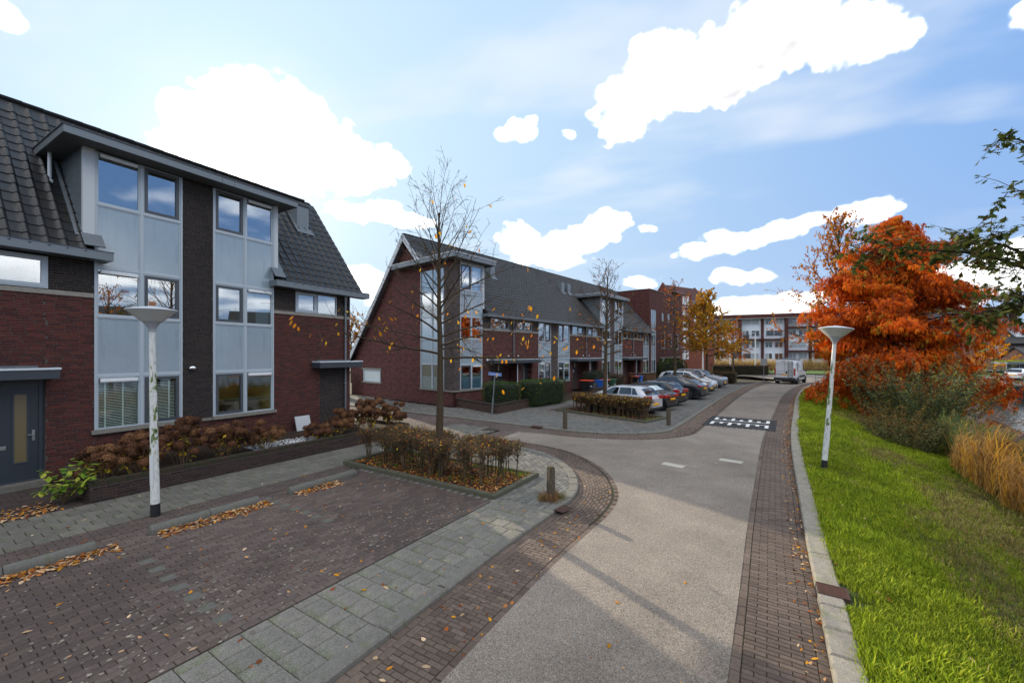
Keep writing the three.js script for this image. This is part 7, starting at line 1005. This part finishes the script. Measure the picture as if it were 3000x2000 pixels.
  return { t, b };
}
const paint = (hex, o = {}) => P(hex, { roughness: 0.32, metalness: 0.25, clearcoat: 1, clearcoatRoughness: 0.04, ...o });
{
  const h = -43, hatch = { L: 4.0, W: 1.74, y0: 0.2, wheel: 0.31, axles: [-1.26, 1.3], top: [[2.0, 0.6], [1.9, 0.78], [1.15, 0.98], [0.3, 1.37], [-0.1, 1.44], [-1.0, 1.44], [-1.5, 1.36], [-1.9, 0.98], [-2.0, 0.82]], belt: [[2, 0.84], [0.8, 0.94], [-1.2, 0.99], [-2, 0.98]], windows: [[0.72, -0.28, 0.12, -0.28], [-0.36, -1.06, -0.36, -1.0], [-1.1, -1.42, -1.04, -1.2]], screen: [0.3, 1.05], back: [-1.86, -1.52], mirror: 0.78, handles: [-0.1, -0.95], roof: 0.74 };
  const z = (k) => [5.95 + k * 0.6, 22.25 + k * 0.8];
  car('silver hatchback parked behind the second hedge, its rear towards the road', 'car', ...z(0), h, { ...hatch, paint: paint(0xb9bcc2), rim: M.alloy, tail: { y: 0.8, h: 0.2, w: 0.36 }, plateY: 0.5 });
  car('black convertible with a closed fabric roof beside the silver hatchback', 'car', ...z(2.25), h, { ...hatch, L: 4.4, W: 1.77, paint: paint(0x08090a), axles: [-1.3, 1.35], top: [[2.2, 0.55], [2.1, 0.75], [1.15, 0.95], [0.3, 1.32], [-0.2, 1.4], [-0.9, 1.36], [-1.45, 1.02], [-2.1, 0.97], [-2.2, 0.78]], belt: [[2.2, 0.82], [0.8, 0.92], [-2.2, 0.94]], windows: [[0.72, -0.3, 0.1, -0.3], [-0.36, -0.95, -0.36, -0.8]], softTop: [0.35, -1.42], back: [-1.36, -1.02], backGlass: P(0xaab4b8, { roughness: 0.05, ior: 2 }), tail: { y: 0.72, h: 0.17, w: 0.5 }, plateY: 0.6 });
  car('black hatchback with a roof spoiler between the convertible and the dark electric car', 'car', ...z(4.8), h, { ...hatch, L: 4.2, paint: paint(0x0a0b0d), tail: { y: 0.8, h: 0.2, w: 0.32 } });
  car('dark blue-black crossover with bright wheels and a glass roof, its rear towards the road', 'car', ...z(9.15), h - 4, { ...hatch, L: 4.75, W: 1.92, wheel: 0.36, spokes: 7, axles: [-1.42, 1.46], paint: paint(0x0c1118), top: [[2.37, 0.65], [2.2, 0.85], [1.3, 1.05], [0.4, 1.5], [-0.1, 1.62], [-0.7, 1.6], [-1.5, 1.4], [-2.15, 1.12], [-2.37, 0.95]], belt: [[2.37, 0.9], [0.8, 1.0], [-2.37, 1.08]], windows: [[0.9, -0.2, 0.25, -0.2], [-0.26, -1.2, -0.26, -1.0], [-1.26, -1.75, -1.06, -1.3]], screen: [0.35, 1.2], back: [-2.1, -1.2], glassRoof: [-1.1, 0.2], mirror: 0.85, tail: { y: 0.88, h: 0.12, w: 0.5 }, plateY: 0.72 });
  car('small dark grey car with its nose towards the road, beside the dark crossover', 'car', 13.9, 33.0, 137, { ...hatch, L: 4.2, paint: paint(0x16191d) });
  car('white people carrier with its nose towards the road', 'car', 15.2, 35.6, 137, { ...hatch, L: 4.6, W: 1.84, wheel: 0.33, axles: [-1.35, 1.4], paint: paint(0xc6c9cc), top: [[2.3, 0.7], [2.2, 0.88], [1.5, 1.08], [0.6, 1.52], [0.1, 1.64], [-1.4, 1.62], [-2.0, 1.5], [-2.25, 1.05], [-2.3, 0.85]], belt: [[2.3, 0.9], [1, 1.02], [-2.3, 1.1]], windows: [[1.1, 0.1, 0.5, 0.1], [0.03, -0.95, 0.03, -0.95], [-1.02, -1.85, -1.02, -1.6]], screen: [0.6, 1.45], back: [-2.24, -2.0], mirror: 1.1, head: { y: 0.7, h: 0.17, w: 0.4 } });
  car('grey sports utility vehicle at the far end of the parked row, nose towards the road', 'car', 17.9, 39.2, 137, { ...hatch, L: 4.7, W: 1.88, wheel: 0.36, axles: [-1.38, 1.42], paint: paint(0x767c84), top: [[2.35, 0.8], [2.25, 0.98], [1.2, 1.12], [0.45, 1.58], [0, 1.68], [-1.7, 1.66], [-2.1, 1.45], [-2.3, 1.05], [-2.35, 0.85]], belt: [[2.35, 0.98], [1, 1.08], [-2.35, 1.12]], windows: [[0.95, -0.05, 0.35, -0.05], [-0.12, -1.05, -0.12, -1.0], [-1.12, -1.8, -1.08, -1.55]], screen: [0.45, 1.15], back: [-2.28, -2.0], mirror: 0.95, mirrorMat: M.trim, head: { y: 0.78, h: 0.14, w: 0.4 } });
  car('white small car on the road across the canal at the right photo edge', 'car', 59.5, 47.6, 75, { ...hatch, paint: paint(0xd2d4d6) });
  // the van
  const wp = paint(0xc9cdd2, { metalness: 0.05 }), { t, b } = car('white panel van with a rear ladder driving away at the end of the road', 'van', 30.6, 44.9, 46, { name: 'panel_van', L: 5.4, W: 2.05, y0: 0.32, wheel: 0.34, axles: [-1.75, 1.75], round: 0.0, roof: 0.9, paint: wp, rim: M.darkAlloy, top: [[2.7, 0.95], [2.55, 1.15], [1.85, 1.4], [1.1, 2.15], [0.6, 2.42], [-2.6, 2.46], [-2.7, 2.42]], belt: [[2.7, 1.0], [1.8, 1.2], [-2.7, 1.25]], windows: [[1.75, 0.75, 1.3, 0.75]], screen: [1.15, 1.8], mirror: 1.7, mirrorMat: M.trim, tail: { y: 0.85, h: 0.75, w: 0.13 }, plateY: 0.88 });
  const X = -2.72; part(t, 'door_seam', merge([box(X - 0.02, X + 0.01, 0.6, 2.3, -0.008, 0.008), box(X - 0.02, X + 0.01, 2.1, 2.112, -0.85, 0.85), box(X - 0.02, X + 0.01, 1.3, 1.312, -0.85, 0.85)]), S(0x7a7f84)); part(t, 'tailgate_handle', rbox(X - 0.04, X, 1.05, 1.3, 0.1, 0.24, 0.03), M.black); part(t, 'plate_recess', box(X - 0.025, X + 0.01, 1.0, 1.03, -0.75, -0.1), M.black); part(t, 'bumper', rbox(-2.8, -2.62, 0.32, 0.62, -0.98, 0.98, 0.05), M.trim); part(t, 'step', box(-2.86, -2.7, 0.28, 0.33, -0.8, -0.2), M.alloy);
  part(t, 'ladder', merge([box(X - 0.1, X - 0.06, 0.5, 2.4, 0.32, 0.36), box(X - 0.1, X - 0.06, 0.5, 2.4, 0.68, 0.72), ...Array.from({ length: 7 }, (_, i) => box(X - 0.1, X - 0.07, 0.65 + i * 0.27, 0.69 + i * 0.27, 0.36, 0.68))]), S(0x6a6e72, { metalness: 0.6, roughness: 0.4 })); part(t, 'brake_lamp', box(X - 0.02, X + 0.02, 2.34, 2.39, -0.28, 0.1), M.redLamp);
  part(t, 'roof_rack', merge([...[-2.3, -1.2, 0].map((k) => box(k - 0.04, k + 0.04, 2.47, 2.56, -0.85, 0.85)), box(-2.5, 0.3, 2.56, 2.6, -0.9, -0.84), box(-2.5, 0.3, 2.56, 2.6, 0.84, 0.9), box(-2.0, 0.0, 2.562, 2.68, -0.3, 0.2)]), M.galvanised);
  const logo = canvasTex(256, 160, (g, w, hh) => { g.fillStyle = '#c9cdd2'; g.fillRect(0, 0, w, hh); g.fillStyle = '#1d3f8c'; g.beginPath(); g.moveTo(26, 62); g.quadraticCurveTo(60, 18, 98, 30); g.quadraticCurveTo(96, 84, 66, 118); g.quadraticCurveTo(72, 66, 26, 62); g.fill(); g.fillStyle = '#4ca03a'; g.beginPath(); g.moveTo(26, 66); g.quadraticCurveTo(66, 72, 62, 122); g.quadraticCurveTo(30, 108, 26, 66); g.fill(); g.strokeStyle = '#e8f0f4'; g.lineWidth = 5; g.beginPath(); g.moveTo(36, 60); g.quadraticCurveTo(80, 50, 84, 96); g.stroke(); g.fillStyle = '#5f6870'; for (const [y, x1] of [[62, 218], [90, 236]]) for (let x = 116; x < x1; x += 15) g.fillRect(x, y, 10, 16); });
  const lg = part(t, 'side_emblem', new THREE.PlaneGeometry(1.5, 0.94), S(0xffffff, { map: logo, roughness: 0.4 })); lg.position.set(-1.0, 1.78, 1.0); lg.rotation.set(-0.045, 0, 0); part(t, 'side_trim', merge([box(-1.3, 1.3, 0.62, 0.86, 1.0, 1.04), box(-1.2, -0.1, 1.38, 1.42, 0.99, 1.03)]), M.trim); part(t, 'panel_recess', box(-2.3, 0.5, 2.1, 2.115, 0.955, 0.98), S(0x8a8f94));
}
// ---------------------------------------------------------------- bins and garden things
{
  const bin = (label, t0, n0, body, lid, hgt = 1.06, w = 0.58, turn = 0) => { const [x, D] = h2(t0, n0), t = thing('wheelie_bin', label, 'wheelie bin', x, D, 0, turnOf(H2.A) + turn), g = new THREE.BoxGeometry(w, hgt - 0.14, w * 1.15, 1, 1, 1), p = g.attributes.position; for (let i = 0; i < p.count; i++) if (p.getY(i) < 0) { p.setX(i, p.getX(i) * 0.82); p.setZ(i, p.getZ(i) * 0.8); } g.translate(0, (hgt - 0.14) / 2 + 0.06, 0); g.computeVertexNormals(); part(t, 'container', metric(g), S(body, { roughness: 0.5 })); part(t, 'lid', rbox(-w * 0.53, w * 0.53, hgt - 0.08, hgt, -w * 0.62, w * 0.66, 0.035), S(lid, { roughness: 0.5 })); part(t, 'handle', tubeOf([V3(-w * 0.4, hgt - 0.06, -w * 0.68), V3(0, hgt - 0.05, -w * 0.74), V3(w * 0.4, hgt - 0.06, -w * 0.68)], 0.018), S(lid)); for (const s of [-1, 1]) part(t, 'wheel', cyl(0, -0.03, 0.03, 0, 0.1).rotateZ(Math.PI / 2).translate(s * w * 0.42, 0.1, -w * 0.42), M.tyre); part(t, 'label', box(-w * 0.22, w * 0.22, hgt * 0.55, hgt * 0.6, w * 0.535, w * 0.545), M.whiteMetal); };
  bin('wide black bin with an orange lid left of the blue bins', 11.7, 2.2, 0x17181a, 0xc8401c, 1.1, 0.72); bin('blue bin with a blue lid right of the wide black bin', 13.15, 2.6, 0x1f56a8, 0x1d4e9c); bin('black bin with an orange lid between the blue and the green bin', 13.9, 2.6, 0x17181a, 0xc8401c); bin('green bin with a green lid right of the tree trunk', 14.9, 2.7, 0x2c5238, 0x2c5a3a);
  bin('black bin with an orange lid beside the wooden planter box', 20.4, 2.4, 0x17181a, 0xb4431f); bin('blue bin standing before the wooden planter box', 21.2, 2.4, 0x2161b8, 0x1f58aa); bin('blue bin at the porch of the flat brick block', 33.3, 1.2, 0x1b3f86, 0x1b3f86); bin('bin with an orange-red lid at the porch of the flat brick block', 34.1, 1.3, 0x1c2c5c, 0xc4401c);
  const [x, D] = h2(23.4, 2.3), w = thing('planter_box', 'wooden slatted box against the second row beside the bins', 'planter box', x, D, 0, turnOf(H2.A)); for (let k = 0; k < 6; k++) { part(w, 'slat', rbox(-1.3, 1.3, 0.06 + k * 0.19, 0.235 + k * 0.19, 0.47, 0.495, 0.006), M.plank); part(w, 'slat', rbox(-1.325, -1.3, 0.06 + k * 0.19, 0.235 + k * 0.19, -0.45, 0.46, 0.006), M.plank); } part(w, 'frame_post', merge([-1.3, -0.4, 0.4, 1.26].map((k) => box(k, k + 0.05, 0, 1.2, 0.496, 0.52))), M.black); part(w, 'top', rbox(-1.36, 1.36, 1.2, 1.25, -0.5, 0.55, 0.01), M.wood); part(w, 'box_core', box(-1.29, 1.29, 0, 1.19, -0.45, 0.46), M.plank);
  const bt = thing('bird_table', 'small brown wooden bird table beside the reddish bush', 'bird table', ...h2(19.2, 2.6), 0, 0.4); part(bt, 'post', cyl(0, 0.2, 1.1, 0, 0.035), M.plank); part(bt, 'tray', rbox(-0.22, 0.22, 1.1, 1.2, -0.2, 0.2, 0.01), M.plank); part(bt, 'roof', rbox(-0.26, 0.26, 1.34, 1.38, -0.22, 0.22, 0.01), M.plank); for (const a of [0, 1.57, 3.14, 4.71]) part(bt, 'foot', tubeOf([V3(0, 0.3, 0), V3(Math.cos(a) * 0.28, 0, Math.sin(a) * 0.28)], 0.02), M.plank);
  for (const [label, t, tone, lean] of [['grey stone slab leaning upright beside the wide black bin', 12.35, 0x6f706e, 0.15], ['darker stone slab leaning beside the blue bin', 12.6, 0x54565a, 0.3]]) { const q = thing('stone_slab', label, 'stone slab', ...h2(t, 2.3), 0, turnOf(H2.A)), m = part(q, 'slab', rbox(-0.12, 0.12, 0, 0.85, -0.2, 0.2, 0.02), rep(S(tone, { map: stoneTex, roughness: 1 }), 2)); m.rotation.z = -lean; }
  // the quay road across the canal
  const q = thing('quay_wall', 'dark concrete quay wall beyond the canal at the right edge', 'wall', 34, 45.6, 0, turnOf(93)); part(q, 'wall', box(0, 60, -3.2, -0.36, -0.4, 0), rep(S(0x37383a, { map: stoneTex, roughness: 1 }), 0.8)); part(q, 'coping', box(-0.1, 60, -0.36, -0.2, -0.5, 0.06), M.kerbLight);
  const qr = structure('quay_road', 'pale road behind the quay railing across the canal', 'road'); part(qr, 'asphalt', polygon([[34, 46.1], [95, 43], [95, 62], [34, 62]], -0.3), rep(S(0xb4b2ac, { map: asphaltTex, roughness: 0.95 }), 0.1));
  const r = thing('railing', 'low metal railing along the quay across the canal', 'railing', 34, 45.9, -0.2, turnOf(93)); for (let i = 0; i < 26; i++) part(r, 'post', box(i * 2 - 0.03, i * 2 + 0.03, 0, 0.95, -0.03, 0.03), S(0x8a8a86)); for (const y of [0.3, 0.6, 0.92]) part(r, 'rail', box(-0.1, 52, y, y + 0.05, 0.031, 0.06), S(0x4a4845));
  const sh = thing('bus_shelter', 'dark glazed shelter with a planted roof across the canal', 'shelter', 66, 52, -0.25, turnOf(93)); part(sh, 'glazing', box(-3, 6, 0, 2.1, -0.05, 0), P(0x15191c, { roughness: 0.06 })); part(sh, 'roof', box(-3.2, 6.2, 2.1, 2.35, -1.5, 0.3), M.zinc); for (let i = 0; i < 7; i++) part(sh, 'post', box(-3 + i * 1.5 - 0.03, -3 + i * 1.5 + 0.03, 0, 2.1, 0.001, 0.06), M.galvanised); seed(151); const gl = []; for (let i = 0; i < 500; i++) gl.push({ m: mat4(rr(-3.2, 6.2), 2.36, rr(-1.4, 0.3), rr(-0.4, 0.4), rr(0, 6), rr(-0.4, 0.4), rr(1.4, 2.6)), c: C(pick([0x8a9a30, 0xa0a83a, 0x6a7a28])) }); instanced(sh, 'roof_plants', bladeGeo(9, 0.1, 0.1, 152), leafMat(0xffffff), gl);
  leafedTree('autumn_tree', 'low yellow tree before the pale house across the canal', 73, 62, 0, { seed: 78, height: 5.5, r: 0.14, limbs: 22, t0: 0.25, elLow: 0.2, elHigh: 1.1, lenLow: 2.6, lenHigh: 1.4, droop: 0, sub: 3.6, twigs: 2.2, wobble: [0.02, 0.07, 0.1, 0.14], minR: 0.012 }, 2600, YEL, 0.22, false);
  leafedTree('bare_tree', 'bare thin tree before the house across the canal at the right edge', 79, 61, 0, { seed: 79, height: 8, r: 0.12, limbs: 24, t0: 0.3, elLow: 0.5, elHigh: 1.25, lenLow: 2.2, lenHigh: 1.0, droop: 0, sub: 3.6, twigs: 2, wobble: [0.02, 0.06, 0.1, 0.14], minR: 0.014 }, 60, ORA, 0.1, false);
  // homes and trees across the canal that the near house's panes mirror
  for (const [label, X, Z, A] of [['gabled brick house across the canal, mirrored in the panes of the near house', 47, 3, 178], ['second gabled brick house across the canal, behind the camera', 49, -13, 178], ['third gabled brick house across the canal, beside the camera', 46, 20, 178]]) { const b = thing('house', label, 'house', X, Z, -0.2, turnOf(A)); part(b, 'wall', merge([box(0, 11, 0, 5.4, -9, 0)]), M.tanBrick); part(b, 'gable_wall', merge([prism([[0, 5.4], [-4.5, 9.6], [-9, 5.4]], 0, 0.2), prism([[0, 5.4], [-4.5, 9.6], [-9, 5.4]], 10.8, 11)]), M.tanBrick); part(b, 'roof', merge([slab(-0.2, 11.2, [5.3, 0.4], [9.9, -4.5], 0.15), slab(-0.2, 11.2, [5.3, -9.4], [9.9, -4.5], 0.15)]), TILEMAT[0]); for (const t of [1, 4.5, 8]) for (const y of [0.9, 3.4]) { const w = part(b, 'window', ring(t, t + 1.8, y, y + 1.4, 0.1, 0.001, 0.06), M.whiteMetal); part(w, 'pane', box(t + 0.1, t + 1.7, y + 0.1, y + 1.3, 0.002, 0.03), M.carGlass); } part(b, 'chimney', box(3, 3.7, 9, 10.8, -4.9, -4.2), M.tanBrick); }
  leafedTree('autumn_tree', 'bare-branched tree on the canal bank beside the camera, mirrored in the panes', 21, 3, -1, { seed: 171, height: 9, r: 0.16, limbs: 30, t0: 0.25, elLow: 0.2, elHigh: 1.2, lenLow: 3.2, lenHigh: 1.4, droop: 0, sub: 4, twigs: 2.4, wobble: [0.02, 0.07, 0.1, 0.14], minR: 0.01 }, 1600, ORA, 0.14, false);
}
// people sitting behind the far hedge: one continuous body each
function personBody(bones, cell, lo, hi) {
  const n = Math.ceil(Math.max(hi[0] - lo[0], hi[1] - lo[1], hi[2] - lo[2]) / cell), mc = new MarchingCubes(n, new THREE.MeshBasicMaterial(), false, false, 60000), sz = (n * cell) / 2, c = lo.map((v, i) => (v + hi[i]) / 2); mc.isolation = 0;
  const d = (p, a, b, ra, rb) => { const ab = [b[0] - a[0], b[1] - a[1], b[2] - a[2]], ap = [p[0] - a[0], p[1] - a[1], p[2] - a[2]], t = clamp((ap[0] * ab[0] + ap[1] * ab[1] + ap[2] * ab[2]) / (ab[0] ** 2 + ab[1] ** 2 + ab[2] ** 2 + 1e-9)); return Math.hypot(ap[0] - ab[0] * t, ap[1] - ab[1] * t, ap[2] - ab[2] * t) - lerp(ra, rb, t); };
  for (let z = 0; z < n; z++) for (let y = 0; y < n; y++) for (let x = 0; x < n; x++) { const p = [c[0] + ((x - n / 2) / (n / 2)) * sz, c[1] + ((y - n / 2) / (n / 2)) * sz, c[2] + ((z - n / 2) / (n / 2)) * sz]; let s = 1e3; for (const b of bones) { const v = d(p, ...b), k = 0.03, h = clamp(0.5 + (0.5 * (s - v)) / k); s = lerp(s, v, h) - k * h * (1 - h); } mc.field[x + y * n + z * n * n] = -s; }
  mc.update(); const g = new THREE.BufferGeometry(); g.setAttribute('position', new THREE.BufferAttribute(mc.positionArray.slice(0, mc.count * 3), 3)); g.setAttribute('normal', new THREE.BufferAttribute(mc.normalArray.slice(0, mc.count * 3), 3)); g.scale(sz, sz, sz); g.translate(...c); return flat(g);
}
{
  const sit = [[[0, 0.5, 0], [0, 1.0, -0.03], 0.15, 0.17], [[0, 1.0, -0.03], [0, 1.12, 0], 0.09, 0.06], [[0, 1.2, 0.01], [0, 1.29, 0.01], 0.085, 0.095], [[-0.19, 0.98, 0], [-0.24, 0.72, 0.06], 0.06, 0.045], [[-0.24, 0.72, 0.06], [-0.12, 0.6, 0.28], 0.043, 0.033], [[0.19, 0.98, 0], [0.24, 0.72, 0.06], 0.06, 0.045], [[0.24, 0.72, 0.06], [0.12, 0.6, 0.28], 0.043, 0.033], ...[-1, 1].flatMap((s) => [[[s * 0.1, 0.5, 0], [s * 0.12, 0.5, 0.42], 0.085, 0.06], [[s * 0.12, 0.5, 0.42], [s * 0.12, 0.08, 0.46], 0.055, 0.04], [[s * 0.12, 0.05, 0.44], [s * 0.12, 0.04, 0.62], 0.04, 0.035]])];
  const geo = personBody(sit, 0.03, [-0.45, -0.05, -0.35], [0.45, 1.45, 0.8]);
  for (const [label, x, coat, hair] of [['person in a white jacket with pale hair sitting behind the trimmed far hedge', 33.35, 0xcfd0d0, 0xc9c4ba], ['person in dark clothes sitting behind the trimmed far hedge', 32.75, 0x2a2422, 0x1d1815]]) { const p = thing('person', label, 'person', x, 62.2, 0, 2.6); part(p, 'body', geo, S(coat, { roughness: 0.9 })); part(p, 'hair', new THREE.SphereGeometry(0.105, 16, 12, 0, 6.29, 0, 1.9).translate(0, 1.29, -0.01), S(hair, { roughness: 1 })); part(p, 'face', new THREE.SphereGeometry(0.09, 14, 10).scale(0.85, 1.05, 0.7).translate(0, 1.25, 0.045), S(0xb98a70, { roughness: 0.8 })); }
  const b = thing('bench', 'wooden bench under the two people behind the far hedge', 'bench', 33.05, 62.25, 0, 2.6); part(b, 'seat', rbox(-0.9, 0.9, 0.36, 0.41, -0.2, 0.25, 0.01), M.plank); for (const s of [-0.7, 0.7]) part(b, 'leg', box(s - 0.04, s + 0.04, 0, 0.36, -0.15, 0.2), M.iron);
}
// ---------------------------------------------------------------- fallen leaves
{
  seed(161);
  const lg = leafGeo(0.085, 0.046, 0.45), list = [], cols = [0xc89a6a, 0xb8743a, 0xa05a2a, 0xd8b48a, 0xc8862e, 0x8a4a26, 0xe0c09a, 0xd49426], put = (x, D, y, k = 1, flatness = 0.35) => list.push({ m: mat4(x, y, -D, 1.57 + rr(-flatness, flatness), rr(0, 6.28), rr(-flatness, flatness), k * rr(0.55, 1.15)), c: C(pick(cols)).multiplyScalar(rr(0.5, 1.0)) });
  for (let i = 0; i < 240; i++) { const [x, D] = near1.at(rr(-2.8, 5.6), rr(-4.3, 1.2)); if (inView(x, 0, D)) put(x, D, 0.012); }
  for (let i = 0; i < 70; i++) { const [x, D] = near1.at(rr(-1, 10), rr(-6.9, -4.4)); put(x, D, 0.012, 0.9); }
  for (let i = 0; i < 110; i++) { const q = KN.at(rr(sKN(-1.68, 4.03) - 2, arc0 + 3), rr(0.05, 0.9)); put(q.x, q.D, ROAD + 0.012); }
  for (let i = 0; i < 60; i++) { const x = rr(0, 6), D = rr(3.6, 14); const q = KR.near(x, D); if (q.off < -0.9) put(x, D, ROAD + 0.014, 0.9); }
  for (const [a, b] of [[-1.4, 0.75], [1.25, 3.05], [3.7, 4.7]]) for (let i = 0; i < (b - a) * 260; i++) { const n = -3.93 + rr(0, 1) ** 2 * 0.3, [x, D] = near1.at(rr(a, b), n); put(x, D, 0.012 + rr(0, 0.045) * (n < -3.82 ? 1 : 0.3), 0.95, 0.7); }
  for (let i = 0; i < 2100; i++) { const s = rr(KR.near(0.6, 0).s, KR.length - 8), q = KR.at(s, -(rr(0, 1) ** 2.2) * 0.26 - 0.015), dense = fbm(s * 0.8, 3, 3, 7); if (rnd() < dense * 1.5) put(q.x, q.D, ROAD + 0.012 + rr(0, 0.03), 0.8, 0.7); }
  for (let i = 0; i < 420; i++) { const s = rr(KR.near(0.6, 0).s, KR.near(14, 20).s), d = rr(0, 1) ** 1.6 * 4.5 + 0.03, q = KR.at(s, kerbW + d); put(q.x, q.D, bankY(d) + 0.055, 0.85, 0.6); }
  for (let i = 0; i < 420; i++) { const [x, D] = near1.at(rr(-0.9, 0.9) - 0.25, -7.05 - rr(0, 1) ** 1.5 * 0.9 + rr(0, 0.2)); put(x, D, 0.012 + rr(0, 0.04), 0.95, 0.6); }
  for (let i = 0; i < 500; i++) { const q = KF.at(rr(KF.near(6.4, 16.6).s, KF.length - 6), rr(0, 1) ** 2 * 0.7 - 0.02); put(q.x, q.D, ROAD + 0.012, 1.1, 0.6); }
  for (let i = 0; i < 350; i++) { const [x, D] = bed2.at(rr(-1, 6), rr(0, 1.2)); put(x, D, 0.012, 0.7); }
  const l = instanced(scene, 'fallen_leaves', lg, leafMat(0xffffff, { transmission: 0.12 }), list); tag(l, 'brown and orange fallen leaves scattered on the paving and piled along kerbs', 'fallen leaves', undefined, 'stuff');
}
renderer.render(scene, camera);
